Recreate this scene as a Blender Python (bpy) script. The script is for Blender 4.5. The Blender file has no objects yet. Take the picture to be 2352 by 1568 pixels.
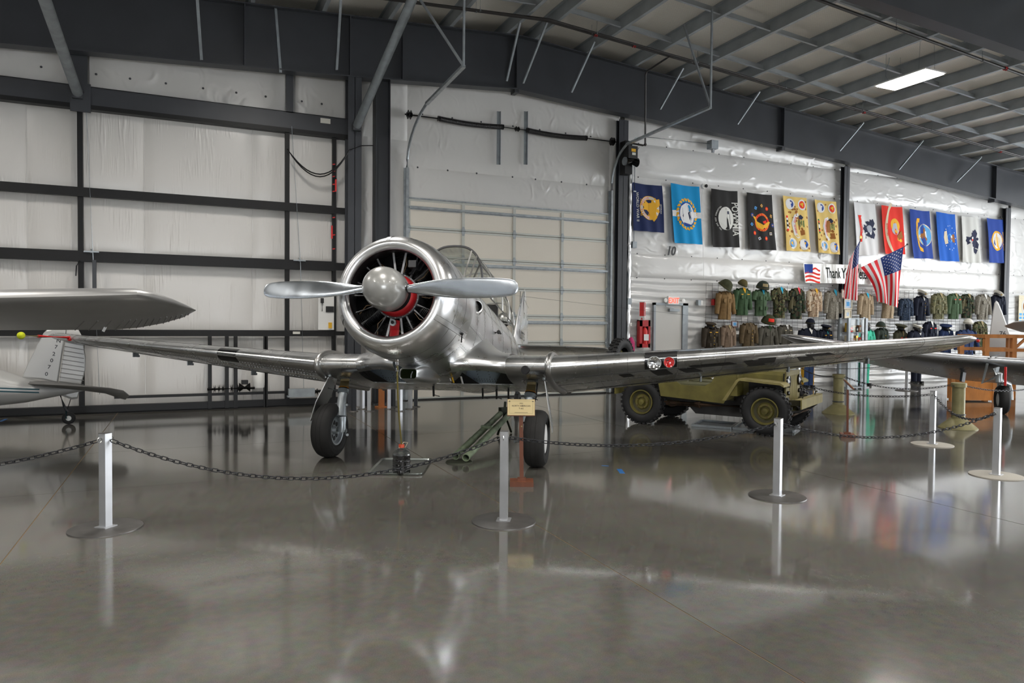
import bpy, bmesh, math, random
from mathutils import Vector, Matrix, noise
random.seed(7)
PI = math.pi
S = bpy.context.scene
C = S.collection

# ------------------------------------------------------------------ camera
CAM_H, YAW, PITCH, ROLL, FPX = 1.727, 0.42475, 0.025612, -0.0087934, 1637.7
def _axes():
    cy, sy, cp, sp, cr, sr = (math.cos(YAW), math.sin(YAW), math.cos(PITCH), math.sin(PITCH), math.cos(ROLL), math.sin(ROLL))
    f = Vector((sy*cp, cy*cp, -sp)); r = Vector((cy, -sy, 0)); d = f.cross(r)
    return cr*r + sr*d, -sr*r + cr*d, f
AX_R, AX_D, AX_F = _axes()
CAM = Vector((0, 0, CAM_H))
cam_data = bpy.data.cameras.new('camera'); cam = bpy.data.objects.new('camera', cam_data); C.objects.link(cam)
cam_data.sensor_width = 36.0; cam_data.lens = FPX/2352*36.0; cam_data.clip_start = 0.05; cam_data.clip_end = 300
u, b = -AX_D, -AX_F
cam.matrix_world = Matrix(((AX_R.x, u.x, b.x, 0), (AX_R.y, u.y, b.y, 0), (AX_R.z, u.z, b.z, CAM_H), (0, 0, 0, 1)))
S.camera = cam

# ------------------------------------------------------------------ sky, exposure
S.view_settings.view_transform = 'Standard'; S.view_settings.look = 'None'
S.view_settings.gamma = 1.0; S.view_settings.use_curve_mapping = False
S.view_settings.exposure = 0.14
world = bpy.data.worlds.new('sky'); S.world = world; world.use_nodes = True
bgn = world.node_tree.nodes['Background']; bgn.inputs[0].default_value = (0.93, 0.965, 1.0, 1); bgn.inputs[1].default_value = 9.2

# ------------------------------------------------------------------ ceiling lamps (the fixtures themselves are built with the ceiling)
RIDGE_X, RIDGE_Z = 6.85, 8.22
def roof_z(x): return RIDGE_Z - (0.073 if x > RIDGE_X else 0.065)*abs(x - RIDGE_X)
LAMP_POS = [(14.25, 10.7)] + [(x, y) for y in (4.2, -2.2, -8.6) for x in (-5.0, 1.4, 7.8, 14.2, 20.6, 27.0)] + [(20.6, 10.7), (-5.0, 10.7), (1.4, 10.7)]
def lamp_z(x): return roof_z(x) - 0.62
for i, (lx, ly) in enumerate(LAMP_POS):
    ld = bpy.data.lights.new('lamp_light', 'AREA'); ld.shape = 'RECTANGLE'; ld.size = 0.56; ld.size_y = 1.15
    ld.energy = 138; ld.color = (1.0, 0.955, 0.89); ld.spread = math.radians(150)
    lo = bpy.data.objects.new('lamp_light', ld); C.objects.link(lo); lo.location = (lx, ly, lamp_z(lx) - 0.02)

# ------------------------------------------------------------------ where a sight line of the survey meets a plane of the place
def ray(px, py): return AX_R*((px-1176)/FPX) + AX_D*((py-784)/FPX) + AX_F
def on_y(px, py, Y): q = ray(px, py); return CAM + q*(Y/q.y)
def on_x(px, py, X): q = ray(px, py); return CAM + q*(X/q.x)
def on_z(px, py, z=0.0): q = ray(px, py); return CAM + q*((z-CAM_H)/q.z)

# ------------------------------------------------------------------ mesh helpers
class MB:
    def __init__(s): s.v = []; s.f = []; s.m = []
    def add(s, vs, fs, mi=0):
        o = len(s.v); s.v += [tuple(p) for p in vs]; s.f += [tuple(i+o for i in f) for f in fs]; s.m += [mi]*len(fs); return s
    def box(s, c, size, R=None, mi=0):
        c = Vector(c); hx, hy, hz = [q/2 for q in size]
        vs = [Vector((x, y, z)) for x in (-hx, hx) for y in (-hy, hy) for z in (-hz, hz)]
        if R is not None: vs = [R @ p for p in vs]
        return s.add([p + c for p in vs], [(0,1,3,2),(4,6,7,5),(0,4,5,1),(2,3,7,6),(0,2,6,4),(1,5,7,3)], mi)
    def span(s, a, b, mi=0):
        return s.box([(p+q)/2 for p, q in zip(a, b)], [abs(q-p) for p, q in zip(a, b)], None, mi)
    def bar(s, p0, p1, w, h, up=(0, 0, 1), mi=0):
        p0, p1 = Vector(p0), Vector(p1); d = (p1-p0); L = d.length; d.normalize()
        x = d.cross(Vector(up)); 
        if x.length < 1e-4: x = d.cross(Vector((1, 0, 0)))
        x.normalize(); z = x.cross(d)
        return s.box((p0+p1)/2, (w, L, h), Matrix((x, d, z)).transposed(), mi)
    def frame_of(s, d, ref=None):
        d = d.normalized(); a = ref or (Vector((0, 0, 1)) if abs(d.z) < 0.95 else Vector((1, 0, 0)))
        x = d.cross(a).normalized(); return x, x.cross(d).normalized()
    def tube(s, pts, r, n=8, closed=False, caps=True, mi=0):
        pts = [Vector(p) for p in pts]; N = len(pts); rr = r if isinstance(r, (list, tuple)) else [r]*N
        vs = []; x = None
        for i, p in enumerate(pts):
            if closed: d = pts[(i+1) % N]-pts[i-1]
            else: d = pts[min(i+1, N-1)]-pts[max(i-1, 0)]
            d.normalize()
            if x is None: x, y = s.frame_of(d)
            else:
                x = (x - d*x.dot(d)); x.normalize(); y = d.cross(x)
            vs += [p + (x*math.cos(2*PI*k/n) + y*math.sin(2*PI*k/n))*rr[i] for k in range(n)]
        fs = []
        for i in range(N if closed else N-1):
            j = (i+1) % N
            fs += [(i*n+k, i*n+(k+1) % n, j*n+(k+1) % n, j*n+k) for k in range(n)]
        if caps and not closed:
            fs.append(tuple(range(n-1, -1, -1))); fs.append(tuple((N-1)*n+k for k in range(n)))
        return s.add(vs, fs, mi)
    def lathe(s, prof, n=24, M=None, mi=0, cap0=False, cap1=False, a0=0, a1=2*PI):
        full = abs(a1-a0-2*PI) < 1e-6; m = n if full else n+1
        vs = [Vector((r*math.cos(a0+(a1-a0)*k/n), r*math.sin(a0+(a1-a0)*k/n), z)) for r, z in prof for k in range(m)]
        if M is not None: vs = [M @ p for p in vs]
        fs = []
        for i in range(len(prof)-1):
            for k in range(n):
                q = (k+1) % m; fs.append((i*m+k, i*m+q, (i+1)*m+q, (i+1)*m+k))
        if cap0: fs.append(tuple(range(m-1, -1, -1)))
        if cap1: fs.append(tuple((len(prof)-1)*m+k for k in range(m)))
        return s.add(vs, fs, mi)
    def prism(s, poly, z0, z1, M=None, mi=0):
        n = len(poly); vs = [Vector((x, y, z0)) for x, y in poly]+[Vector((x, y, z1)) for x, y in poly]
        if M is not None: vs = [M @ p for p in vs]
        fs = [tuple(range(n-1, -1, -1)), tuple(range(n, 2*n))]+[(k, (k+1) % n, n+(k+1) % n, n+k) for k in range(n)]
        return s.add(vs, fs, mi)
    def loft(s, rings, caps=True, closed=True, mi=0):
        n = len(rings[0]); vs = [p for r in rings for p in r]; fs = []
        for i in range(len(rings)-1):
            for k in range(n if closed else n-1):
                q = (k+1) % n; fs.append((i*n+k, i*n+q, (i+1)*n+q, (i+1)*n+k))
        if caps and closed:
            fs.append(tuple(range(n-1, -1, -1))); fs.append(tuple((len(rings)-1)*n+k for k in range(n)))
        return s.add(vs, fs, mi)
    def sheet(s, fn, nu, nv, thick=0.0, mi=0):
        """surface fn(u,v) on [0,1]^2; thick adds a back face offset along the normal"""
        P = [[Vector(fn(i/nu, j/nv)) for j in range(nv+1)] for i in range(nu+1)]
        vs = [p for r in P for p in r]; w = nv+1
        fs = [(i*w+j, (i+1)*w+j, (i+1)*w+j+1, i*w+j+1) for i in range(nu) for j in range(nv)]
        if thick:
            B = []
            for i in range(nu+1):
                for j in range(nv+1):
                    a = P[min(i+1, nu)][j]-P[max(i-1, 0)][j]; c = P[i][min(j+1, nv)]-P[i][max(j-1, 0)]
                    nn = a.cross(c); nn.normalize(); B.append(P[i][j]-nn*thick)
            o = len(vs); vs += B; fs += [tuple(o+k for k in reversed(f)) for f in fs[:]]
            ed = [(i*w, (i+1)*w) for i in range(nu)]+[((i+1)*w+nv, i*w+nv) for i in range(nu)]+[(j+1, j) for j in range(nv)]+[(nu*w+j, nu*w+j+1) for j in range(nv)]
            fs += [(q, p, p+o, q+o) for p, q in ed]
        return s.add(vs, fs, mi)
    def ball(s, c, r, n=12, sc=(1, 1, 1), mi=0, R=None):
        m = n//2; prof = [(max(1e-4, math.sin(PI*i/m)), -math.cos(PI*i/m)) for i in range(m+1)]
        M = Matrix.Translation(Vector(c)) @ (R.to_4x4() if R else Matrix.Identity(4)) @ Matrix.Diagonal((r*sc[0], r*sc[1], r*sc[2], 1))
        return s.lathe(prof, n, M, mi)
    def build(s, name, mat, parent=None, smooth=None, weld=False):
        me = bpy.data.meshes.new(name); me.from_pydata(s.v, [], s.f)
        mats = mat if isinstance(mat, (list, tuple)) else [mat]
        for q in mats: me.materials.append(M(q) if isinstance(q, str) else q)
        if len(mats) > 1: me.polygons.foreach_set('material_index', s.m)
        if weld or smooth is not None:
            bm = bmesh.new(); bm.from_mesh(me)
            if weld: bmesh.ops.remove_doubles(bm, verts=bm.verts, dist=1e-4)
            bmesh.ops.recalc_face_normals(bm, faces=bm.faces); bm.to_mesh(me); bm.free()
        if smooth is not None:
            me.polygons.foreach_set('use_smooth', [True]*len(me.polygons)); me.set_sharp_from_angle(angle=math.radians(smooth))
        me.update()
        o = bpy.data.objects.new(name, me); C.objects.link(o); o.parent = parent
        return o
def tag(o, label=None, cat=None, group=None, kind=None):
    if label: o['label'] = label
    if cat: o['category'] = cat
    if group: o['group'] = group
    if kind: o['kind'] = kind
    return o
def thing(name, label, cat, loc=(0, 0, 0), rotz=0.0, group=None):
    o = bpy.data.objects.new(name, None); C.objects.link(o); o.empty_display_size = 0.1
    o.location = loc; o.rotation_euler = (0, 0, rotz); return tag(o, label, cat, group)
def struct(name, loc=(0, 0, 0), label=None, cat=None):
    o = bpy.data.objects.new(name, None); C.objects.link(o); o.empty_display_size = 0.1; o.location = loc
    return tag(o, label, cat, None, 'structure')
def share(name, src, parent, loc=(0, 0, 0), rot=None, scale=None, mat=None):
    """another object on the same mesh data"""
    o = bpy.data.objects.new(name, src.data); C.objects.link(o); o.parent = parent; o.location = loc
    if rot is not None: o.rotation_euler = rot
    if scale is not None: o.scale = scale
    return o
def copy_tree(o, parent=None):
    c = o.copy(); C.objects.link(c); c.parent = parent
    for ch in list(o.children): copy_tree(ch, c)
    return c
_tx = {}
def text_geo(s, bold=True):
    """flat letter outlines: verts (x,y) with cap height ~1, centred on x"""
    key = s
    if key in _tx: return _tx[key]
    cu = bpy.data.curves.new('t', 'FONT'); cu.body = s; cu.size = 1.38; cu.align_x = 'CENTER'; cu.resolution_u = 3
    if bold: cu.offset = 0.018
    ob = bpy.data.objects.new('t', cu); C.objects.link(ob); bpy.context.view_layer.update()
    dg = bpy.context.evaluated_depsgraph_get(); me = bpy.data.meshes.new_from_object(ob.evaluated_get(dg))
    vs = [(v.co.x, v.co.y) for v in me.vertices]; fs = [tuple(p.vertices) for p in me.polygons]
    bpy.data.objects.remove(ob); bpy.data.curves.remove(cu); bpy.data.meshes.remove(me)
    _tx[key] = (vs, fs); return vs, fs
def text_on(mb, s, fn, h, x0=0, y0=0, rot=0, sx=1.0, mi=0):
    """letters of height h laid onto surface fn(x,y)->Vector"""
    vs, fs = text_geo(s); ca, sa = math.cos(rot), math.sin(rot)
    out = []
    for x, y in vs:
        x, y = x*h*sx, y*h; out.append(fn(x0+x*ca-y*sa, y0+x*sa+y*ca))
    mb.add(out, fs, mi)

# ------------------------------------------------------------------ materials
_m = {}
def M(name): return _m[name]
def mat(name, col, rough=0.5, metal=0.0, spec=0.5, var=0.0, vs=3.0, bump=0.0, bs=20.0, stretch=(1, 1, 1), rvar=0.0, coat=0.0, trans=0.0, ior=1.5, emit=None, es=0, col2=None, c2s=2.0, c2w=0.12, alpha=1.0):
    m = bpy.data.materials.new(name); m.use_nodes = True; nt = m.node_tree; b = nt.nodes['Principled BSDF']; N = nt.nodes.new; L = nt.links.new
    b.inputs['Base Color'].default_value = (*col, 1); b.inputs['Roughness'].default_value = rough; b.inputs['Metallic'].default_value = metal
    b.inputs['Specular IOR Level'].default_value = spec; b.inputs['IOR'].default_value = ior
    if coat: b.inputs['Coat Weight'].default_value = coat; b.inputs['Coat Roughness'].default_value = 0.08
    if trans: b.inputs['Transmission Weight'].default_value = trans
    if alpha < 1: b.inputs['Alpha'].default_value = alpha
    if emit: b.inputs['Emission Color'].default_value = (*emit, 1); b.inputs['Emission Strength'].default_value = es
    tc = N('ShaderNodeTexCoord'); mp = N('ShaderNodeMapping'); mp.inputs['Scale'].default_value = stretch; L(tc.outputs['Object'], mp.inputs['Vector'])
    if var or rvar:
        nz = N('ShaderNodeTexNoise'); nz.inputs['Scale'].default_value = vs; nz.inputs['Detail'].default_value = 5; L(mp.outputs['Vector'], nz.inputs['Vector'])
        if var:
            mr = N('ShaderNodeMapRange'); mr.inputs['From Min'].default_value = 0.3; mr.inputs['From Max'].default_value = 0.7; mr.inputs['To Min'].default_value = 1-var; mr.inputs['To Max'].default_value = 1+var
            L(nz.outputs['Fac'], mr.inputs['Value'])
            mx = N('ShaderNodeMix'); mx.data_type = 'RGBA'; mx.blend_type = 'MULTIPLY'; mx.inputs['Factor'].default_value = 1; mx.inputs['A'].default_value = (*col, 1); L(mr.outputs['Result'], mx.inputs['B'])
            L(mx.outputs['Result'], b.inputs['Base Color'])
        if rvar:
            m2 = N('ShaderNodeMapRange'); m2.inputs['From Min'].default_value = 0.3; m2.inputs['From Max'].default_value = 0.7; m2.inputs['To Min'].default_value = max(0.02, rough-rvar); m2.inputs['To Max'].default_value = rough+rvar
            L(nz.outputs['Fac'], m2.inputs['Value']); L(m2.outputs['Result'], b.inputs['Roughness'])
    if col2:
        n3 = N('ShaderNodeTexNoise'); n3.inputs['Scale'].default_value = c2s; n3.inputs['Detail'].default_value = 3; L(mp.outputs['Vector'], n3.inputs['Vector'])
        rp = N('ShaderNodeMapRange'); rp.inputs['From Min'].default_value = 0.5-c2w; rp.inputs['From Max'].default_value = 0.5+c2w; L(n3.outputs['Fac'], rp.inputs['Value'])
        m3 = N('ShaderNodeMix'); m3.data_type = 'RGBA'; m3.inputs['A'].default_value = (*col, 1); m3.inputs['B'].default_value = (*col2, 1); L(rp.outputs['Result'], m3.inputs['Factor']); L(m3.outputs['Result'], b.inputs['Base Color'])
    if bump:
        n2 = N('ShaderNodeTexNoise'); n2.inputs['Scale'].default_value = bs; n2.inputs['Detail'].default_value = 4; L(mp.outputs['Vector'], n2.inputs['Vector'])
        bp = N('ShaderNodeBump'); bp.inputs['Strength'].default_value = bump; bp.inputs['Distance'].default_value = 0.02; L(n2.outputs['Fac'], bp.inputs['Height']); L(bp.outputs['Normal'], b.inputs['Normal'])
    _m[name] = m; return m
def camo(name, cols, scale=9.0, rough=0.85):
    """printed camouflage cloth: several colours in blobs"""
    m = bpy.data.materials.new(name); m.use_nodes = True; nt = m.node_tree; b = nt.nodes['Principled BSDF']; N = nt.nodes.new; L = nt.links.new
    b.inputs['Roughness'].default_value = rough; b.inputs['Specular IOR Level'].default_value = 0.15
    tc = N('ShaderNodeTexCoord'); nz = N('ShaderNodeTexNoise'); nz.inputs['Scale'].default_value = scale; nz.inputs['Detail'].default_value = 2.5
    L(tc.outputs['Object'], nz.inputs['Vector']); rp = N('ShaderNodeValToRGB'); rp.color_ramp.interpolation = 'CONSTANT'
    pos = [0, 0.44, 0.5, 0.57][:len(cols)]
    el = rp.color_ramp.elements; el[0].position = 0; el[0].color = (*cols[0], 1); el[1].position = pos[1]; el[1].color = (*cols[1], 1)
    for p, c in list(zip(pos, cols))[2:]: e = el.new(p); e.color = (*c, 1)
    L(nz.outputs['Fac'], rp.inputs['Fac']); L(rp.outputs['Color'], b.inputs['Base Color']); _m[name] = m; return m

def srgb(r, g, b): return tuple(((c/255)/12.92 if c/255 <= 0.04045 else ((c/255+0.055)/1.055)**2.4) for c in (r, g, b))
mat('steel_grey', (0.037, 0.040, 0.047), 0.42, 0.0, 0.5, var=0.12, vs=1.5)  # slight blue tint paints sky light into the grey of the steel
mat('steel_dark', (0.008, 0.008, 0.0085), 0.45, 0.0, 0.3, var=0.15)
mat('steel_black', (0.006, 0.006, 0.0065), 0.45, 0.0, 0.3)
mat('galv', (0.36, 0.39, 0.41), 0.38, 0.7, 0.5, var=0.18, vs=9)
mat('galv_dull', (0.30, 0.33, 0.35), 0.5, 0.35, 0.4, var=0.15, vs=6)
mat('purlin', (0.38, 0.41, 0.43), 0.45, 0.25, 0.4, var=0.15, vs=2)
mat('white_plastic', (0.75, 0.75, 0.73), 0.4)
mat('rubber', (0.016, 0.016, 0.017), 0.62, 0, 0.35, var=0.2, vs=8)
mat('rubber_worn', (0.018, 0.0175, 0.017), 0.72, 0, 0.3, var=0.25, vs=6)
mat('black', (0.008, 0.008, 0.009), 0.5)
mat('black_gloss', (0.006, 0.006, 0.007), 0.18)
mat('red', (0.42, 0.012, 0.016), 0.35, var=0.1)
mat('red_bright', (0.65, 0.02, 0.02), 0.45)
mat('yellow', (0.75, 0.42, 0.02), 0.4)
mat('chrome', (0.72, 0.73, 0.74), 0.12, 1.0)
mat('brass', (0.33, 0.29, 0.13), 0.42, 0.55, var=0.2, vs=5)
mat('white_paint', (0.72, 0.72, 0.71), 0.35)
mat('door_panel', (0.66, 0.615, 0.535), 0.45, 0, 0.35, bump=0.05, bs=60)
# ================================================================== THE SETTING
def floor_material():
    m = bpy.data.materials.new('polished_concrete'); m.use_nodes = True; nt = m.node_tree; b = nt.nodes['Principled BSDF']; N = nt.nodes.new; L = nt.links.new
    tc = N('ShaderNodeTexCoord')
    n1 = N('ShaderNodeTexNoise'); n1.inputs['Scale'].default_value = 0.35; n1.inputs['Detail'].default_value = 6; n1.inputs['Distortion'].default_value = 0.6; L(tc.outputs['Object'], n1.inputs['Vector'])
    n2 = N('ShaderNodeTexNoise'); n2.inputs['Scale'].default_value = 14; n2.inputs['Detail'].default_value = 6; L(tc.outputs['Object'], n2.inputs['Vector'])
    n3 = N('ShaderNodeTexNoise'); n3.inputs['Scale'].default_value = 160; n3.inputs['Detail'].default_value = 2; L(tc.outputs['Object'], n3.inputs['Vector'])
    r1 = N('ShaderNodeValToRGB'); e = r1.color_ramp.elements; e[0].position = 0.3; e[0].color = (0.080, 0.076, 0.064, 1); e[1].position = 0.72; e[1].color = (0.132, 0.125, 0.106, 1); L(n1.outputs['Fac'], r1.inputs['Fac'])
    mx = N('ShaderNodeMix'); mx.data_type = 'RGBA'; mx.blend_type = 'OVERLAY'; mx.inputs['Factor'].default_value = 0.35; L(r1.outputs['Color'], mx.inputs['A']); L(n2.outputs['Color'], mx.inputs['B'])
    hs = N('ShaderNodeHueSaturation'); hs.inputs['Saturation'].default_value = 0.8; L(mx.outputs['Result'], hs.inputs['Color'])
    m2 = N('ShaderNodeMix'); m2.data_type = 'RGBA'; m2.blend_type = 'MULTIPLY'; m2.inputs['Factor'].default_value = 0.35
    r3 = N('ShaderNodeMapRange'); r3.inputs['From Min'].default_value = 0.3; r3.inputs['From Max'].default_value = 0.6; r3.inputs['To Min'].default_value = 0.55; r3.inputs['To Max'].default_value = 1.1; L(n3.outputs['Fac'], r3.inputs['Value'])
    L(hs.outputs['Color'], m2.inputs['A']); L(r3.outputs['Result'], m2.inputs['B']); L(m2.outputs['Result'], b.inputs['Base Color'])
    rr = N('ShaderNodeMapRange'); rr.inputs['From Min'].default_value = 0.3; rr.inputs['From Max'].default_value = 0.7; rr.inputs['To Min'].default_value = 0.065; rr.inputs['To Max'].default_value = 0.12; L(n1.outputs['Fac'], rr.inputs['Value']); L(rr.outputs['Result'], b.inputs['Roughness'])
    b.inputs['Specular IOR Level'].default_value = 0.5; b.inputs['IOR'].default_value = 1.6
    n4 = N('ShaderNodeTexNoise'); n4.inputs['Scale'].default_value = 1.6; n4.inputs['Detail'].default_value = 2; L(tc.outputs['Object'], n4.inputs['Vector'])
    bp = N('ShaderNodeBump'); bp.inputs['Strength'].default_value = 0.03; bp.inputs['Distance'].default_value = 0.02; L(n4.outputs['Fac'], bp.inputs['Height']); L(bp.outputs['Normal'], b.inputs['Normal'])
    _m['floor'] = m
def vinyl(name, col, stretch, s1, strength, rough=0.3, ripple=0.0, dist=0.07, lo=0.36, hi=0.62):
    """wrinkled insulation facing"""
    m = bpy.data.materials.new(name); m.use_nodes = True; nt = m.node_tree; b = nt.nodes['Principled BSDF']; N = nt.nodes.new; L = nt.links.new
    b.inputs['Base Color'].default_value = (*col, 1); b.inputs['Roughness'].default_value = rough; b.inputs['Specular IOR Level'].default_value = 0.55
    tc = N('ShaderNodeTexCoord'); mp = N('ShaderNodeMapping'); mp.inputs['Scale'].default_value = stretch; L(tc.outputs['Object'], mp.inputs['Vector'])
    a = N('ShaderNodeTexNoise'); a.noise_type = 'RIDGED_MULTIFRACTAL'; a.inputs['Scale'].default_value = s1; a.inputs['Detail'].default_value = 5; a.inputs['Distortion'].default_value = 1.1; L(mp.outputs['Vector'], a.inputs['Vector'])
    c = N('ShaderNodeTexNoise'); c.inputs['Scale'].default_value = s1*0.7; c.inputs['Detail'].default_value = 2; L(tc.outputs['Object'], c.inputs['Vector'])
    k = N('ShaderNodeMath'); k.operation = 'MULTIPLY'; L(a.outputs['Fac'], k.inputs[0])
    g = N('ShaderNodeMapRange'); g.inputs['From Min'].default_value = lo; g.inputs['From Max'].default_value = hi; L(c.outputs['Fac'], g.inputs['Value']); L(g.outputs['Result'], k.inputs[1])
    h = k
    if ripple:
        w = N('ShaderNodeTexWave'); w.bands_direction = 'Z'; w.inputs['Scale'].default_value = ripple; w.inputs['Distortion'].default_value = 1.2; w.inputs['Detail'].default_value = 1; L(tc.outputs['Object'], w.inputs['Vector'])
        h = N('ShaderNodeMath'); h.operation = 'ADD'; L(k.outputs[0], h.inputs[0]); L(w.outputs['Fac'], h.inputs[1])
    bp = N('ShaderNodeBump'); bp.inputs['Strength'].default_value = strength; bp.inputs['Distance'].default_value = dist; L(h.outputs[0], bp.inputs['Height']); L(bp.outputs['Normal'], b.inputs['Normal'])
    _m[name] = m
def scrim():
    """roof insulation facing with a woven diamond scrim"""
    m = bpy.data.materials.new('roof_facing'); m.use_nodes = True; nt = m.node_tree; b = nt.nodes['Principled BSDF']; N = nt.nodes.new; L = nt.links.new
    b.inputs['Roughness'].default_value = 0.5; tc = N('ShaderNodeTexCoord')
    mp = N('ShaderNodeMapping'); mp.inputs['Rotation'].default_value = (0, 0, PI/4); L(tc.outputs['Object'], mp.inputs['Vector'])
    br = N('ShaderNodeTexBrick'); br.offset = 0; br.inputs['Scale'].default_value = 14; br.inputs['Mortar Size'].default_value = 0.025; br.inputs['Color1'].default_value = (0.72, 0.69, 0.63, 1); br.inputs['Color2'].default_value = (0.75, 0.72, 0.65, 1); br.inputs['Mortar'].default_value = (0.58, 0.555, 0.51, 1)
    br.inputs['Brick Width'].default_value = 0.5; br.inputs['Row Height'].default_value = 0.5; L(mp.outputs['Vector'], br.inputs['Vector']); L(br.outputs['Color'], b.inputs['Base Color'])
    n = N('ShaderNodeTexNoise'); n.inputs['Scale'].default_value = 3; L(tc.outputs['Object'], n.inputs['Vector']); bp = N('ShaderNodeBump'); bp.inputs['Strength'].default_value = 0.3; bp.inputs['Distance'].default_value = 0.04; L(n.outputs['Fac'], bp.inputs['Height']); L(bp.outputs['Normal'], b.inputs['Normal'])
    _m['roof_facing'] = m
floor_material(); scrim()
vinyl('vinyl_door', (0.62, 0.605, 0.58), (5.0, 1, 0.40), 2.6, 0.6, 0.29, dist=0.038, lo=0.44, hi=0.68)
vinyl('vinyl_wall', (0.66, 0.655, 0.64), (1.3, 1, 2.2), 1.7, 0.75, 0.24)
vinyl('vinyl_grid', (0.70, 0.70, 0.69), (1.0, 1, 1.4), 2.0, 0.6, 0.2, ripple=1.6)
vinyl('vinyl_top', (0.60, 0.59, 0.57), (1.8, 1, 1.3), 2.0, 0.7, 0.27, dist=0.05, lo=0.42, hi=0.66)
mat('joint', (0.17, 0.115, 0.055), 0.7)
mat('lens_glow', (1, 1, 1), 0.4, emit=(1.0, 0.97, 0.92), es=14)
mat('pipe_black', (0.035, 0.031, 0.030), 0.45)
mat('paper', (0.62, 0.61, 0.55), 0.6)

XL, XR, YF, YB = -15.5, 30.0, -16.0, 15.45
# ---- floor: slabs parted by saw-cut joints (recessed strips)
floor = struct('floor')
JX = [-15.5, -5.55, 0.02, 5.33, 10.9, 16.4, 22.0, 30.0]
JX = [XL, -5.3, on_z(127.5, 1132).x, (on_z(1000, 1068.7).x+on_z(1847.7, 1566).x)/2, (on_z(1842, 1080).x+on_z(2352, 1205).x)/2]
JX += [JX[-1]+5.4, JX[-1]+10.8, XR]
JY = [YF, -8.0, -2.6, (on_z(250, 1296).y+on_z(600, 1254).y)/2, (on_z(127.5, 1132).y+on_z(600, 1096).y)/2, 10.6, YB+0.6]
JY[3] = 2.0
for i in range(len(JX)-1):
    for j in range(len(JY)-1):
        g = 0.0045; mb = MB(); mb.span((JX[i]+g, JY[j]+g, -0.15), (JX[i+1]-g, JY[j+1]-g, 0.0)); mb.build('floor_slab', 'floor', floor)
mb = MB(); mb.span((XL, YF, -0.17), (XR, YB+0.6, -0.003)); mb.build('joint_filler', 'joint', floor)

def xzprism(mb, poly, y0, y1, mi=0):
    mb.prism(poly, -y1, -y0, Matrix(((1, 0, 0, 0), (0, 0, -1, 0), (0, 1, 0, 0), (0, 0, 0, 1))), mi)

# ---- rafters
RB = [(XL, 5.60), (-2.95, 6.41), (2.99, 6.73), (6.73, 7.01), (9.28, 6.84), (14.71, 6.58), (17.29, 6.42), (23.85, 5.89), (XR, 5.45)]
def make_rafter(y):
    r = struct('roof_rafter', (0, y, 0))
    top = [(x, roof_z(x)-0.02) for x in (XR, RIDGE_X, XL)]
    mb = MB(); xzprism(mb, RB + top, -0.006, 0.006); mb.build('web', 'steel_grey', r)
    mb = MB()
    for (x0, z0), (x1, z1) in zip(RB, RB[1:]): mb.bar((x0, 0, z0), (x1, 0, z1), 0.26, 0.026)
    mb.build('bottom_flange', 'steel_grey', r)
    mb = MB()
    for (x0, z0), (x1, z1) in zip(top, top[1:]): mb.bar((x0, 0, z0), (x1, 0, z1), 0.26, 0.024)
    mb.build('top_flange', 'steel_grey', r)
    for x in (0.98, 3.0, 4.1, 6.73, 14.71, 23.85):
        zb = next(z0+(z1-z0)*(x-x0)/(x1-x0) for (x0, z0), (x1, z1) in zip(RB, RB[1:]) if x0 <= x <= x1)
        mb = MB(); mb.span((x-0.012, -0.13, zb), (x+0.012, 0.13, roof_z(x)-0.03))
        if x in (6.73, 14.71, 23.85): mb.span((x-0.05, -0.11, zb-0.09), (x+0.05, 0.11, zb-0.005))
        mb.build('stiffener_plate', 'steel_grey', r)
    return r
raf = make_rafter(14.85)
tag(raf, 'grey tapered steel rafter running along the insulated end wall', 'rafter')
for i, y in enumerate((8.05, 1.2, -5.6, -12.4)):
    c = copy_tree(raf); c.location.y = y; tag(c, 'grey tapered steel rafter spanning the hangar nearer the lamps' if i == 0 else 'grey tapered steel rafter above the open floor', 'rafter')

# ---- ceiling: facing, purlins, bridging
ceil = struct('ceiling')
mb = MB()
for x0, x1 in ((XL, RIDGE_X), (RIDGE_X, XR)):
    z0, z1 = roof_z(x0)+0.25, roof_z(x1)+0.25
    mb.add([(x0, YF, z0), (x1, YF, z1), (x1, YB+.3, z1), (x0, YB+.3, z0), (x0, YF, z0+.12), (x1, YF, z1+.12), (x1, YB+.3, z1+.12), (x0, YB+.3, z0+.12)], [(0,1,2,3),(4,7,6,5),(0,4,5,1),(3,2,6,7),(0,3,7,4),(1,5,6,2)])
mb.build('roof_facing', 'roof_facing', ceil)
PX = [RIDGE_X+0.35+1.345*k for k in range(0, 17)] + [RIDGE_X-0.35-1.345*k for k in range(0, 16)]
mb = MB(); zpoly = [(-.035, 0), (.045, 0), (.045, .006), (-.028, .006), (-.028, .25), (-.105, .25), (-.105, .244), (-.035, .244)]
mb.prism([(x-.0, y) for x, y in zpoly], -YB, -YF, Matrix(((1, 0, 0, 0), (0, 0, -1, 0), (0, 1, 0, 0), (0, 0, 0, 1))))
p0 = mb.build('purlin', 'purlin', ceil); p0.location = (PX[0], 0, roof_z(PX[0]))
for x in PX[1:]: share('purlin', p0, ceil, (x, 0, roof_z(x)))
br0 = None
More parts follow.
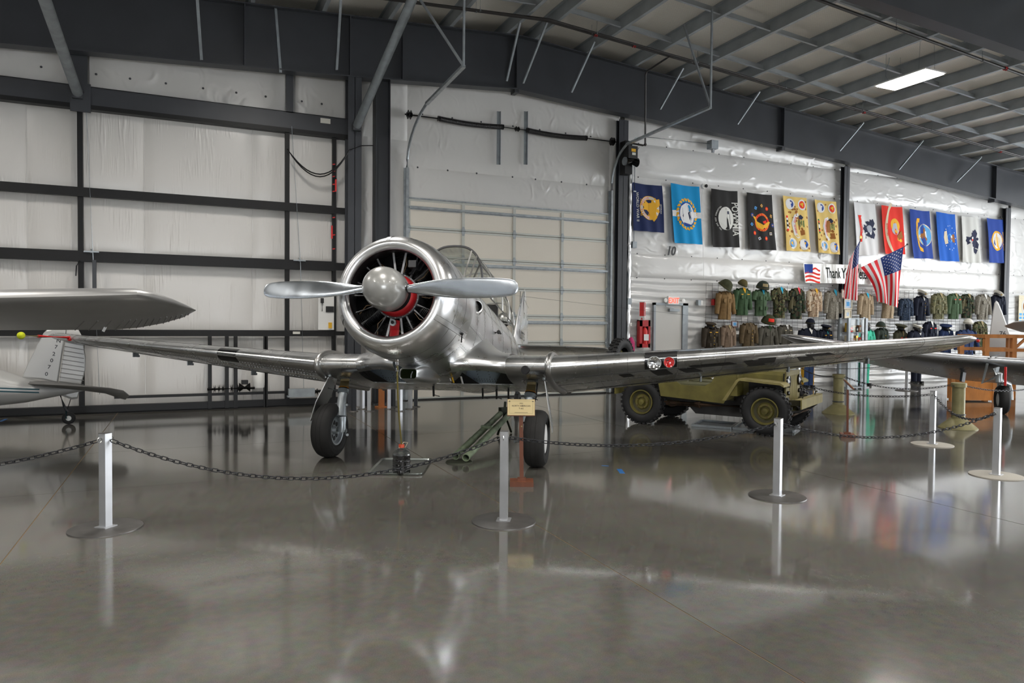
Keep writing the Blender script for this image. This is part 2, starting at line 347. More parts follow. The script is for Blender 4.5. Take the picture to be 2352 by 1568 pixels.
for y in (13.25, 11.65, 10.05, 6.0, -1.5):
    for a, bx_ in zip(PX, PX[1:]):
        if abs(bx_-a) > 1.5: continue
        xm = (a+bx_)/2
        if br0 is None:
            mb = MB(); mb.span((-0.62, -0.003, -0.045), (0.62, 0.003, 0.075)); mb.span((-0.62, -0.05, -0.05), (0.62, 0.003, -0.045)); br0 = mb.build('bridging', 'purlin', ceil); o = br0
        else: o = share('bridging', br0, ceil)
        o.location = (xm, y, roof_z(xm)+0.075); o.rotation_euler = (0, 0.073 if xm > RIDGE_X else -0.065, 0)
# fly braces from the rafter's lower flange up to the purlins
def on_roof(px, py, dz=0.0):
    q = ray(px, py); s = 0.073 if px > 1180 else -0.065
    t = (RIDGE_Z+dz+s*RIDGE_X-CAM_H)/(q.z+s*q.x); return CAM+q*t
for (bx_, by_), (tx, ty) in (((1162, 186), (1195, 41)), ((1200, 191), (1257, 45)), ((1311, 212), (1364, 95)), ((1515, 251), (1568, 156)), ((1693, 285), (1744, 210)), ((1928, 346), (1983, 281)), ((2064, 389), (2120, 322)), ((2197, 417), (2254, 360)), ((460, 137), (444, -85)), ((642, 166), (630, 12)), ((771, 160), (782, -30))):
    p, q = on_y(bx_, by_, 14.72), on_roof(tx, ty, 0.03)
    mb = MB(); mb.bar(p, q, 0.05, 0.006, (1, 0, 0)); mb.bar(p+Vector((0.022, 0, 0)), q+Vector((0.022, 0, 0)), 0.006, 0.05, (1, 0, 0)); o = mb.build('fly_brace', 'galv_dull', raf); o.matrix_parent_inverse = Matrix.Translation((0, -14.85, 0))
# two fire-sprinkler pipes slung below the purlins, one more by the nearer rafter
def slung_pipe(y, dz, r, x0, x1, label, group):
    pts = [(x0, y, roof_z(x0)+dz), (RIDGE_X, y, roof_z(RIDGE_X)+dz), (x1, y, roof_z(x1)+dz)]
    t = thing('sprinkler_pipe', label, 'pipe', (0, 0, 0), 0, group); mb = MB(); mb.tube(pts, r, 10); mb.build('pipe', 'pipe_black', t, 60)
    x = x0+1.2
    while x < x1:
        mb = MB(); z = roof_z(x)+dz; mb.tube([(x, y, z), (x, y, roof_z(x)+0.1)], 0.006, 6); mb.tube([(x-.012, y, z), (x+.012, y, z)], r+.006, 10); mb.build('hanger', 'galv_dull', t); x += 2.7
    for x in (8.1, 9.1, 16.4, 22.2):
        if y > 13.55 or y < 11:
            mb = MB(); z = roof_z(x)+dz; mb.tube([(x-.03, y, z), (x+.03, y, z)], r+.014, 10); mb.build('red_coupling', 'red_bright', t)
    return t
slung_pipe(13.62, -0.09, 0.028, -4.0, 29.0, 'thin black sprinkler pipe slung under the purlins beside the end rafter, the upper of two', None)
slung_pipe(13.40, -0.16, 0.024, -4.0, 29.0, 'thin black sprinkler pipe slung under the purlins beside the end rafter, the lower of two', None)
slung_pipe(10.0, -0.09, 0.032, 9.0, 29.0, 'black sprinkler pipe slung under the purlins next to the nearer rafter', None)
# pipe dropping from them to the door opener
t = thing('sprinkler_drop', 'black pipe dropping past the rafter towards the door opener motor', 'pipe')
pa, pb, pc = on_y(1482, 332, 14.5), on_y(1483, 165, 14.5), on_y(1440, 327, 14.75)
mb = MB(); mb.tube([(pb.x, 13.5, roof_z(pb.x)-.13), (pb.x, 13.7, pb.z+.05), (pb.x, 14.45, pb.z), (pb.x, 14.5, pb.z-.06), (pa.x, 14.5, pa.z), (pa.x-.05, 14.52, pa.z-.02), pc], 0.022, 8); mb.build('pipe', 'pipe_black', t, 60)
mb = MB(); mb.ball((pa.x, 14.5, pa.z), .04, 8); mb.build('elbow', 'pipe_black', t, 60)

# ---- ceiling light fixtures
def fixture(x, y, label, group):
    z = lamp_z(x); t = thing('ceiling_light', label, 'light', (x, y, z), 0, group)
    mb = MB(); mb.prism([(-.33, -.61), (.33, -.61), (.33, .61), (-.33, .61)], 0.02, 0.05); mb.prism([(-.2, -.5), (.2, -.5), (.2, .5), (-.2, .5)], 0.05, 0.10); mb.build('housing', 'white_paint', t)
    mb = MB(); mb.prism([(-.30, -.58), (.30, -.58), (.30, .58), (-.30, .58)], 0.002, 0.02); mb.build('lens', 'lens_glow', t)
    for sx in (-.25, .25):
        for sy in (-.4, .4):
            mb = MB(); mb.tube([(sx, sy, .05), (sx*.9, sy, roof_z(x)-z+.05)], 0.004, 5); mb.build('hanging_wire', 'galv_dull', t)
    mb = MB(); mb.tube([(0, .5, .1), (.05, .62, .3), (.1, .66, .45), (.05, .55, .58), (0, .5, .66)], 0.008, 6); mb.build('power_cable', 'galv_dull', t)
for i, (lx, ly) in enumerate(LAMP_POS):
    if i == 0: fixture(lx, ly, 'glowing white rectangular ceiling light hanging over the row of flags', None)
    else: fixture(lx, ly, 'white rectangular ceiling light hanging elsewhere over the hangar floor', 'ceiling lights over the hangar floor')

# ---- walls: vinyl-faced insulation in sheets, puffed between the seams
def pillow(mb, x0, x1, z0, z1, y, puff=0.05, seed=0, amp=0.012, nu=22, nv=14, zt=None, axis='y', sgn=-1):
    def fn(uu, v):
        x = x0+(x1-x0)*uu; zz1 = z1 if zt is None else zt(x); z = z0+(zz1-z0)*v
        e = (1-abs(2*uu-1)**10)*(1-abs(2*v-1)**6)
        n = noise.noise(Vector((x*0.9, z*0.8, seed)))*amp*2.5 + noise.noise(Vector((x*4.0, z*1.2, seed+5)))*amp
        d = puff*e + n*min(1, e*2)
        return (x, y+sgn*d, z) if axis == 'y' else (y+sgn*d, x, z)
    mb.sheet(fn, nu, nv)
wall = struct('wall_back')
def sheet_obj(x0, x1, z0, z1, y=15.32, m='vinyl_wall', puff=0.06, seed=0, zt=None, nu=22, nv=12, parent=None):
    mb = MB(); pillow(mb, x0, x1, z0, z1, y, puff, seed, zt=zt, nu=nu, nv=nv); return mb.build('insulation_sheet', m, parent or wall, 80)
raf_b = lambda x: 7.9
mb = MB(); xzprism(mb, [(XL, 0), (XR, 0), (XR, roof_z(XR)+.26), (RIDGE_X, roof_z(RIDGE_X)+.26), (XL, roof_z(XL)+.26)], 15.46, 15.6); mb.build('backing_board', 'white_paint', wall)
# strip left of and above the roll-up door
sheet_obj(3.35, 4.36, 0, 3.2, m='vinyl_top', seed=1); sheet_obj(3.35, 4.36, 3.2, 5.7, m='vinyl_top', seed=2); sheet_obj(3.35, 4.36, 5.7, 7.4, m='vinyl_top', seed=2.5)
sheet_obj(4.36, 9.55, 4.40, 5.15, m='vinyl_top', seed=3, puff=.03); sheet_obj(4.36, 9.55, 5.15, 6.33, m='vinyl_top', seed=4, puff=.05, nu=30); sheet_obj(4.36, 9.85, 6.33, 7.6, m='vinyl_top', seed=5, nu=30)
sheet_obj(9.55, 9.95, 0, 4.0, m='vinyl_top', seed=6, nu=8); sheet_obj(9.55, 9.95, 4.0, 6.33, m='vinyl_top', seed=7, nu=8)
# right-hand bays
bays = [(9.98, 17.72), (17.82, 25.48), (25.62, XR)]
SEAMS = [0, 2.92, 3.53, 5.47, 6.32, 7.6]
for bi, (x0, x1) in enumerate(bays):
    for k in range(5):
        sheet_obj(x0, x1, SEAMS[k], SEAMS[k+1], m='vinyl_grid' if k == 0 else 'vinyl_wall', puff=(.02, .07, .05, .07, .09)[k], seed=20+bi*7+k, nu=34, nv=14)
mb = MB()
for z in SEAMS[1:5]:
    for bi, (x0, x1) in enumerate(bays):
        n = 9
        for k in range(n): mb.lathe([(.0001, -.008), (.016, -.006), (.02, 0)], 8, Matrix.Translation((x0+(x1-x0)*(k+.5)/n, 15.315, z)) @ Matrix.Rotation(-PI/2, 4, 'X'))
for z, xs in ((5.15, (4.6, 5.3, 6.0, 6.9, 7.5, 8.2, 8.9)), (6.33, (4.7, 5.4, 6.1, 6.9, 7.6, 8.3, 9.0))):
    for x in xs: mb.lathe([(.0001, -.008), (.018, -.006), (.022, 0)], 8, Matrix.Translation((x, 15.31, z)) @ Matrix.Rotation(-PI/2, 4, 'X'))
tag(mb.build('fastener_row', 'steel_grey', wall), kind='stuff')
# upper wall above the hangar door header
for k, (x0, x1) in enumerate(((-8.0, -1.96), (-1.66, 1.78), (1.98, 3.05))): sheet_obj(x0, x1, 5.6, 7.3, y=15.22, m='vinyl_top', seed=60+k, puff=.04, nu=28)
mb = MB()
for x in (-2.4, -1.55, -1.0, -.4, .25, .85, 1.4, 2.1, 2.5): mb.lathe([(.0001, -.008), (.018, -.006), (.022, 0)], 8, Matrix.Translation((x, 15.17, 6.22)) @ Matrix.Rotation(-PI/2, 4, 'X'))
tag(mb.build('fastener_row', 'steel_grey', wall), kind='stuff')
# side and front walls
wl = struct('wall_left'); 
for k in range(5):
    y0 = YF+k*6.3
    for j, (z0, z1) in enumerate(((0, 2.4), (2.4, 4.6), (4.6, 6.9))):
        mb = MB(); pillow(mb, y0, y0+6.25, z0, z1, XL, .06, 80+k*3+j, axis='x', sgn=1); mb.build('insulation_sheet', 'vinyl_wall', wl, 80)
wr = struct('wall_right')
for z0, z1, y0, y1 in ((0, 6.7, 11.5, 15.4), (5.9, 6.7, -7.5, 11.5), (0, 6.7, -16, -7.5)):
    mb = MB(); pillow(mb, y0, y1, z0, z1, XR, .05, 99, axis='x', sgn=-1, nu=16, nv=8); mb.build('insulation_sheet', 'vinyl_wall', wr, 80)
wf = struct('wall_front')
for x0, x1, z0, z1 in ((XL, -5.0, 0, 7.4), (4.0, XR, 0, 7.4), (-5.0, 4.0, 3.4, 8.4)):
    mb = MB(); pillow(mb, x0, x1, z0, z1, YF, .05, 120, sgn=1); mb.build('insulation_sheet', 'vinyl_wall', wf, 80)

# ---- steel columns
def column(x, y, w, d, ztop, label, m='steel_grey', turn=False):
    t = struct('steel_column', (x, y, 0), label, 'column')
    mb = MB()
    if not turn:
        mb.span((-w/2, -d/2, 0), (w/2, -d/2+.014, ztop)); mb.build('flange', m, t); mb = MB(); mb.span((-w/2, d/2-.014, 0), (w/2, d/2, ztop)); mb.build('flange', m, t)
        mb = MB(); mb.span((-.006, -d/2, 0), (.006, d/2, ztop)); mb.build('web', m, t)
    else:
        mb.span((-w/2, -d/2, 0), (-w/2+.014, d/2, ztop)); mb.build('flange', m, t); mb = MB(); mb.span((w/2-.014, -d/2, 0), (w/2, d/2, ztop)); mb.build('flange', m, t)
        mb = MB(); mb.span((-w/2, -.006, 0), (w/2, .006, ztop)); mb.build('web', m, t)
    mb = MB(); mb.span((-w/2-.04, -d/2-.04, 0), (w/2+.04, d/2+.04, .02)); mb.build('base_plate', m, t)
    return t
def colx(px0, px1, y): return on_y(px0, 500, y).x, on_y(px1, 500, y).x
a, b_ = colx(799, 830, 14.75); column((a+b_)/2, 14.9, b_-a, .3, 6.75, 'grey steel jamb column where the hangar door meets the wall')
a, b_ = colx(863, 896, 14.75); column((a+b_)/2, 14.9, b_-a, .3, 6.8, 'grey open-sided steel column between the hangar door and roll-up door', turn=True)
a, b_ = colx(1420, 1441, 15.08); column((a+b_)/2, 15.15, b_-a, .14, 6.78, 'grey steel column between the roll-up door and the first flag')
a, b_ = colx(1938, 1950, 15.08); column((a+b_)/2, 15.15, b_-a, .14, 6.4, 'grey steel column in the middle of the row of flags')
a, b_ = colx(2311, 2322, 15.08); column((a+b_)/2, 15.15, b_-a, .14, 5.75, 'grey steel column past the last flag of the row')
# ================================================================== HANGAR DOOR (framed, insulated) = door_1
d1 = struct('door_1', (0, 15.05, 0), 'tall insulated hangar door in a black steel grid', 'door')
def zpx(px, py, y=15.05): return on_y(px, py, y).z
gz = {'h_top': zpx(400, 226), 'h_bot': zpx(400, 252), 'g2': (zpx(330, 461), zpx(330, 441)), 'g3': (zpx(330, 606), zpx(330, 582)), 'g4': (zpx(600, 772), zpx(600, 758))}
X0, X1 = -7.5, 2.98
# insulation sheets between the girts, seams between them
sx = [-6.3, -4.45] + [on_y(q, 500, 15.2).x for q in (62, 332, 580)] + [X1]
bands = [(0.12, gz['g4'][0]), (gz['g4'][1], gz['g3'][0]), (gz['g3'][1], gz['g2'][0]), (gz['g2'][1], gz['h_bot']+.05)]
for i in range(len(sx)-1):
    for j, (z0, z1) in enumerate(bands):
        mb = MB(); pillow(mb, sx[i]-.006, sx[i+1]+.006, z0-.02, z1+.02, .17, .03, 140+j, amp=.004, nu=20, nv=16); mb.build('insulation_sheet', 'vinyl_door', d1, 80)
for q_ in sx[1:-1]:
    for z0, z1 in bands: mb = MB(); mb.bar((q_, .166, z0), (q_, .166, z1), .014, .012, (0, 1, 0)); mb.build('seam_tape', 'vinyl_top', d1)
def part(name, m, *boxes, parent=d1, smooth=None):
    mb = MB()
    for a, b in boxes: mb.span(a, b)
    return mb.build(name, m, parent, smooth)
# header beam: an open channel
za, zb = zpx(400, 226), zpx(400, 266)
zh0, zh1 = zb-.02, za+.02
part('header_beam', 'steel_grey', ((X0, -.02, zh0+.03), (X1+.1, 0, zh1)), ((X0, -.02, zh1-.012), (X1+.1, .12, zh1)))
part('header_lip', 'steel_dark', ((X0, -.05, zh0-.05), (X1+.1, .12, zh0+.03)))
for n, (z0, z1) in (('g2', gz['g2']), ('g3', gz['g3']), ('g4', gz['g4'])):
    part('girt', 'steel_dark', ((X0, -.04, z0), (X1-.25, .05, z1)))
    part('girt_end', 'steel_dark', ((X1-.25, 0, z0+.02), (X1+.05, .05, z1-.02)))
for px_, w in ((184, .085), (660, .085), (768, .075)):
    x = on_y(px_, 400, 15.05).x; part('post', 'steel_black', ((x-w/2, -.01, .1), (x+w/2, .09, zh0)))
part('post', 'steel_black', ((-5.55, -.01, .1), (-5.46, .09, zh0)))
# bracket plates under the header
x = on_y(166, 300, 15.05).x; part('bracket_plate', 'steel_grey', ((x-.02, -.1, zh0-.12), (x+.3, -.06, zh1+.02)))
x = on_y(180, 200, 15.0).x; part('hanger_plate', 'steel_grey', ((x-.14, -.02, zh1-.1), (x+.14, .0, 6.55)))
x = on_y(666, 230, 15.0).x; part('hanger_plate', 'steel_grey', ((x-.07, -.02, zh1-.02), (x+.07, .0, 6.72)))
# bottom truss
ru = zpx(400, 931)
part('bottom_rail', 'steel_black', ((X0, -.06, .03), (X1, .06, .15)))
part('upper_rail', 'steel_black', ((X0, -.03, ru-.04), (X1, .03, ru+.02)))
mb = MB(); x = X0; k = 0
while x < X1-.9:
    mb.bar((x, 0, .14), (x+.95, 0, ru-.03), .03, .03) if k % 2 == 0 else mb.bar((x, 0, ru-.03), (x+.95, 0, .14), .03, .03)
    mb.span((x-.025, -.03, .12), (x+.025, .03, ru)); x += .95; k += 1
mb.build('truss_web', 'steel_black', d1)
part('guide_tube', 'steel_black', ((on_y(262, 908, 15.0).x, -.03, zpx(400, 911)), (X1, .03, zpx(400, 905))))
part('seal_strip', 'rubber', ((X0, -.02, 0), (X1, .04, .035)))
# door drive: three stub posts, shaft with collars, motor, tank, winch housing
for px_ in (482, 521, 541):
    x = on_y(px_, 850, 15.0).x; part('drive_post', 'steel_black', ((x-.035, -.1, .02), (x+.035, -.03, gz['g4'][0])))
for px_ in (608, 612): 
    x = on_y(px_, 850, 15.0).x; part('drive_post', 'steel_black', ((x-.025, -.08, .02), (x+.025, -.04, gz['g4'][0])))
zs = zpx(540, 890); xs0, xs1 = on_y(476, 890, 14.85).x, on_y(585, 890, 14.85).x
mb = MB(); mb.tube([(xs0, -.2, zs), (xs1, -.2, zs)], .025, 10); mb.build('drive_shaft', 'steel_black', d1, 50)
for px_ in (493, 503, 512, 532, 548):
    x = on_y(px_, 890, 14.85).x; mb = MB(); mb.tube([(x-.015, -.2, zs), (x+.015, -.2, zs)], .085, 14); mb.build('pulley', 'steel_black', d1, 50)
x = on_y(562, 885, 14.85).x; mb = MB(); mb.tube([(x-.1, -.2, zs+.02), (x+.1, -.2, zs+.02)], .09, 14); mb.span((x-.06, -.27, zs+.08), (x+.06, -.13, zs+.16)); mb.build('motor', 'steel_dark', d1, 40)
x = on_y(595, 870, 14.9).x; z = zpx(595, 870); mb = MB(); mb.lathe([(.001, -.17), (.1, -.16), (.11, -.1), (.11, .12), (.08, .16), (.001, .17)], 16, Matrix.Translation((x, -.12, z))); mb.build('air_tank', 'white_plastic', d1, 50)
a = on_y(662, 898, 14.85); b2 = on_y(722, 902, 14.85); zc = (a.z+b2.z)/2
mb = MB(); mb.span((a.x, -.28, zc-.07), (b2.x, -.14, zc+.07)); mb.span((a.x-.02, -.3, zc-.09), (b2.x+.02, -.12, zc-.07)); mb.build('winch_housing', 'galv_dull', d1)
mb = MB(); mb.tube([(b2.x, -.21, zc), (b2.x+.06, -.21, zc)], .07, 12); mb.tube([(b2.x+.06, -.21, zc), (b2.x+.13, -.21, zc)], .03, 12); mb.build('winch_drum', 'steel_black', d1, 50)
for px_, z0_, z1_ in ((217, 595, 668), (1928*0+690, 592, 640)):
    pass
# hanging cables of the door
for px_t, py_t, px_b, py_b in ((198, 252, 214, 600), (670, 290, 690, 605), (214, 600, 229, 905), (690, 605, 698, 905)):
    p, q = on_y(px_t, py_t, 14.98), on_y(px_b, py_b, 14.98); mb = MB(); mb.tube([p, q], .006, 5); o = mb.build('lift_cable', 'galv', d1); o.matrix_parent_inverse = Matrix.Translation((0, -15.05, 0))
for px_, py_ in ((210, 578), (688, 598)):
    p = on_y(px_, py_, 14.98); mb = MB(); mb.span((p.x-.12, -.09, p.z-.012), (p.x+.12, -.05, p.z+.012)); mb.tube([(p.x, -.07, p.z-.02), (p.x, -.07, p.z+.05)], .02, 8); mb.build('cable_guide', 'galv', d1)
p = on_y(748, 277, 15.0); mb = MB(); mb.span((p.x-.1, -.032, p.z-.05), (p.x+.1, -.022, p.z+.05)); mb.build('data_label', 'paper', d1)
p = on_y(681, 764, 15.0); mb = MB(); mb.span((p.x-.07, -.052, p.z-.025), (p.x+.07, -.042, p.z+.025)); mb.build('data_label', 'paper', d1)
# red latch hooks on the end post
for py_ in (378, 394, 406, 424, 440, 500, 540, 572):
    p = on_y(767, py_, 15.0); mb = MB(); mb.bar((p.x-.03, -.06, p.z), (p.x+.02, -.06, p.z+.01), .015, .02); mb.build('latch_tab', 'red_bright', d1)
for p0_, p1_ in (((771, 412), (771, 440)), ((762, 518), (762, 548))):
    a, b2 = on_y(*p0_, 15.0), on_y(*p1_, 15.0); mb = MB(); mb.bar((a.x, -.06, a.z), (b2.x, -.06, b2.z), .03, .03, (0, 1, 0)); mb.build('latch_bar', 'red_bright', d1)
# control box and pull switch
p = on_y(749, 660, 14.98); mb = MB(); mb.span((p.x-.16, -.08, zpx(749, 757)), (p.x+.16, -.05, zpx(749, 672))); mb.build('control_board', 'white_plastic', d1)
p = on_y(740, 690, 14.95); mb = MB(); mb.span((p.x-.03, -.12, p.z-.05), (p.x+.03, -.06, p.z+.05)); mb.tube([(p.x, -.1, p.z-.05), (p.x, -.1, p.z-.22)], .008, 6); mb.build('pull_switch', 'black', d1)
p = on_y(760, 710, 14.95); mb = MB(); mb.span((p.x-.1, -.1, p.z-.06), (p.x+.06, -.05, p.z+.06)); mb.build('junction_box', 'black', d1)
p = on_y(758, 747, 14.95); mb = MB(); mb.span((p.x-.03, -.1, p.z-.06), (p.x+.04, -.05, p.z+.06)); mb.build('warning_label', 'yellow', d1)
# slack cable between door and jamb column
a, b2 = on_y(660, 342, 14.95), on_y(803, 344, 14.75); c_ = on_y(735, 400, 14.85)
for k, dz in enumerate((0, -.05)):
    pts = []
    for i in range(15):
        q = i/14; pts.append(a*(1-q)**2 + (c_*2-(a+b2)*.5)*2*q*(1-q) + b2*q*q + Vector((0, 0, dz*math.sin(PI*q))))
    mb = MB(); mb.tube(pts, .013, 6); o = mb.build('slack_cable', 'black', d1, 60); o.matrix_parent_inverse = Matrix.Translation((0, -15.05, 0))
a, b2 = on_y(803, 344, 14.72), on_y(858, 334, 14.7); mb = MB(); mb.tube([a, (a+b2)/2+Vector((0, 0, .04)), b2], .011, 6); o = mb.build('slack_cable', 'black', d1, 60); o.matrix_parent_inverse = Matrix.Translation((0, -15.05, 0))
# cable dangling from the left post
a = on_y(183, 598, 14.97); mb = MB(); mb.tube([a, a+Vector((-.05, 0, -.1)), a+Vector((-.06, 0, -.28))], .012, 6); o = mb.build('pendant_cable', 'black', d1, 60); o.matrix_parent_inverse = Matrix.Translation((0, -15.05, 0))
a = on_y(217, 597, 14.97); mb = MB(); mb.span((a.x-.035, -.1, zpx(217, 668)), (a.x+.03, -.06, a.z)); mb.build('latch_arm', 'steel_grey', d1)

# ---- two round struts running from the door head out to the roof
for nm, p0_, y0_, p1_, y1_, lb in (('a', (178, 213), 14.9, (103, 0), 11.6, 'round grey pipe strut rising from the hangar door header'), ('b', (820, 288), 14.62, (955, -20), 11.6, 'round grey pipe strut rising from the jamb column')):
    a, b2 = on_y(*p0_, y0_), on_y(*p1_, y1_); d = (b2-a); e_ = a+d*((roof_z(a.x)-.1-a.z)/d.z); e_ = a+d*((roof_z(e_.x)-.1-a.z)/d.z)
    t = thing('pipe_strut', lb, 'strut'); mb = MB(); mb.tube([a, e_], .085, 18); mb.build('pipe', 'galv_dull', t, 50)
    mb = MB(); mb.span((a.x-.08, a.y-.03, a.z-.1), (a.x+.08, a.y+.1, a.z+.06)); mb.tube([a+Vector((-.1, 0, .02)), a+Vector((.1, 0, .02))], .02, 8); mb.build('pin_bracket', 'steel_grey', t)

# ================================================================== ROLL-UP SECTIONAL DOOR = door_2
GX0, GX1, GY = 4.39, 9.49, 15.28
d2 = struct('door_2', (0, GY, 0), 'cream sectional roll-up door with galvanised stiles', 'door')
gl = sorted([on_y(1289, q, GY).z for q in (546, 606.5, 667, 727.7, 786.7)]+[0.015, 4.45]); gl = [0.015, gl[1]-.62 if gl[1] > .9 else gl[1]]+gl[1:]
gl = sorted(set(round(q, 3) for q in gl if q > 0))
cols = [GX0+(GX1-GX0)*k/4 for k in range(5)]; mat('stile_pale', (0.50, 0.51, 0.47), 0.42, 0.2)
for i in range(len(gl)-1):
    for k in range(4):
        mb = MB(); mb.span((cols[k]+.002, 0, gl[i]+.006), (cols[k+1]-.002, .05, gl[i+1]-.006)); mb.build('door_panel', 'door_panel', d2)
    for z, s_ in ((gl[i+1], -1), (gl[i], 1)):
        mb = MB(); mb.span((GX0, -.016, z+s_*.006), (GX1, 0, z+s_*.05)); mb.build('section_edge', 'stile_pale', d2)
for k in range(5):
    x = cols[k]
    mb = MB(); mb.span((x-.035, -.02, .03), (x+.035, -.012, gl[-1])); mb.build('stile', 'stile_pale', d2)
hg = None
for z in gl[1:-1]:
    for k in range(5):
        if hg is None:
            mb = MB(); mb.prism([(-.045, -.02), (-.02, -.1), (.02, -.1), (.045, -.02), (.045, .02), (.02, .1), (-.02, .1), (-.045, .02)], 0, .012, Matrix.Rotation(PI/2, 4, 'X')); mb.tube([(-.05, -.02, 0), (.05, -.02, 0)], .014, 8); hg = mb.build('hinge', 'galv', d2); o = hg
        else: o = share('hinge', hg, d2)
        o.location = (cols[k], -.022, z)
for q in (503, 619, 741):
    z = on_y(1289, q, GY).z; mb = MB(); mb.span((GX0, -.07, z-.02), (GX1, -.015, z+.02)); mb.span((GX0, -.015, z-.04), (GX1, -.012, z+.04)); mb.build('reinforcing_strut', 'galv', d2)
mb = MB(); mb.span((GX0, -.05, 4.44), (GX1, .05, 4.47)); mb.build('top_edge', 'galv', d2)
mb = MB(); mb.span((GX0, -.02, 0), (GX1, .04, .03)); mb.build('bottom_seal', 'rubber', d2)
# tracks
for X, p_end, mid, lb in ((4.33, (1065, 152), (980, 238), 'galvanised door track curving up beside the grey open column'), (9.56, (1632, 246), (1440, 331), 'galvanised door track curving up beside the opener motor')):
    t = thing('door_track', lb, 'track'); e_ = on_x(*p_end, X); m_ = on_x(*mid, X)
    vz = m_.z-1.0; mb = MB(); mb.span((X-.025, 15.17, .02), (X+.025, 15.25, vz)); mb.span((X-.06, 15.25, .02), (X+.06, 15.262, vz)); mb.build('vertical_track', 'galv', t)
    pts = [Vector((X, 15.21, vz))]; 
    for i in range(1, 9):
        q = i/8; a = Vector((X, 15.21, vz)); c_ = Vector((X, 15.21, m_.z-.25)); pts.append(a*(1-q)**2+c_*2*q*(1-q)+m_*q*q)
    mb = MB(); mb.tube(pts, .03, 6); mb.build('curved_track', 'galv', t, 50)
    mb = MB(); mb.bar(m_, e_, .05, .07, (1, 0, 0)); mb.build('inclined_track', 'galv', t)
    for dx, dy, top_dx in ((0, 0, 0), (0, 0, -.9)):
        x1, y1 = e_.x+(top_dx if X < 6 else top_dx*.0), e_.y+(0 if top_dx == 0 else .9)
        mb = MB(); mb.bar(e_, (x1, y1, roof_z(x1)+.05), .035, .035, (0, 1, 0)); mb.build('hanger_angle', 'galv_dull', t)
# torsion shaft, springs, end plates
t = thing('torsion_spring_shaft', 'torsion spring assembly on its shaft above the roll-up door', 'door spring')
a, b2 = on_y(930, 260, 15.12), on_y(1416, 328, 15.12); zsh = (a.z+b2.z)/2; Ysh = 15.12
mb = MB(); mb.tube([(a.x, Ysh, zsh), (b2.x, Ysh, zsh)], .016, 10); mb.build('shaft', 'steel_dark', t, 50)
mat('spring_black', (0.02, 0.019, 0.02), 0.35)
for q0, q1 in ((1008, 1154), (1212, 1346)):
    x0, x1 = on_y(q0, 280, Ysh).x, on_y(q1, 300, Ysh).x
    pts = []; n = int((x1-x0)/.022)
    for i in range(n*8+1): ang = i*PI/4; pts.append((x0+(x1-x0)*i/(n*8), Ysh+.05*math.cos(ang), zsh-.035*math.sin(PI*i/(n*8))+.05*math.sin(ang)))
    mb = MB(); mb.tube(pts, .011, 5); mb.build('spring', 'spring_black', t, 60)
    for x in (x0, x1): mb = MB(); mb.tube([(x-.02, Ysh, zsh), (x+.02, Ysh, zsh)], .062, 14); mb.build('winding_cone', 'black', t, 50)
for x, r in ((on_y(1188, 297, Ysh).x, .06), (a.x+.1, .1), (b2.x-.12, .1)):
    mb = MB(); mb.tube([(x-.03, Ysh, zsh), (x+.03, Ysh, zsh)], r, 16); mb.tube([(x-.06, Ysh, zsh), (x+.06, Ysh, zsh)], r*.5, 12); mb.build('cable_drum', 'steel_dark', t, 50)
for q in (1145, 1207):
    x = on_y(q, 300, 15.2).x; z0, z1 = on_y(q, 378, 15.2).z, on_y(q, 256, 15.2).z; mb = MB(); mb.span((x-.04, 15.19, z0), (x+.04, 15.2, z1)); mb.span((x+.03, 15.15, z0), (x+.04, 15.2, z1)); mb.build('mounting_pad', 'galv_dull', t)
# opener motor
p = on_y(1438, 372, 14.85); t = thing('door_opener', 'black motorised door opener with warning stickers on the column', 'door opener', (p.x, 14.75, p.z))
mb = MB(); mb.span((-.1, -.16, .04), (.16, .04, .34)); mb.build('gear_case', 'black', t); mb = MB(); mb.tube([(-.14, -.08, -.03), (.2, -.08, -.03)], .11, 18); mb.build('motor', 'black_gloss', t, 40)
mb = MB(); mb.tube([(-.17, -.08, -.03), (-.14, -.08, -.03)], .1, 18); mb.build('chain_wheel', 'galv_dull', t, 40); mb = MB(); mb.span((-.02, -.165, .2), (.1, -.161, .27)); mb.build('yellow_sticker', 'yellow', t)
mb = MB(); mb.span((0, -.165, .12), (.1, -.161, .18)); mb.build('white_sticker', 'paper', t); mb = MB(); mb.span((-.08, .02, -.3), (.12, .25, .5)); mb.build('mounting_plate', 'steel_dark', t)

# ================================================================== EXIT DOOR = door_3
ex0, ex1 = on_y(1503, 740, 15.28).x, on_y(1577, 740, 15.28).x; ez = on_y(1540, 701, 15.28).z
d3 = struct('door_3', (0, 15.28, 0), 'pale grey exit door in a steel frame', 'door')
mat('door_grey', (0.50, 0.49, 0.46), 0.4)
fw = .06
mb = MB(); mb.span((ex0-fw, -.06, 0), (ex0, .06, ez+fw)); mb.build('frame_side', 'galv_dull', d3); mb = MB(); mb.span((ex1-.17, -.06, 0), (ex1, .06, ez+fw)); mb.build('frame_side', 'galv_dull', d3); mb = MB(); mb.span((ex0-fw, -.06, ez), (ex1, .06, ez+fw)); mb.build('frame_head', 'galv_dull', d3)
mb = MB(); mb.span((ex0+.005, -.02, .01), (ex1-.175, .03, ez-.005)); leaf = mb.build('door_leaf', 'door_grey', d3)
mb = MB(); mb.span((ex1-.62, -.1, ez-.16), (ex1-.3, -.02, ez-.09)); mb.bar((ex1-.45, -.08, ez-.09), (ex1-.75, -.1, ez-.02), .025, .012); mb.build('door_closer', 'galv_dull', leaf)
mb = MB(); mb.span((ex1-.95, -.08, 1.0), (ex1-.25, -.03, 1.06)); mb.build('push_bar', 'chrome', leaf)
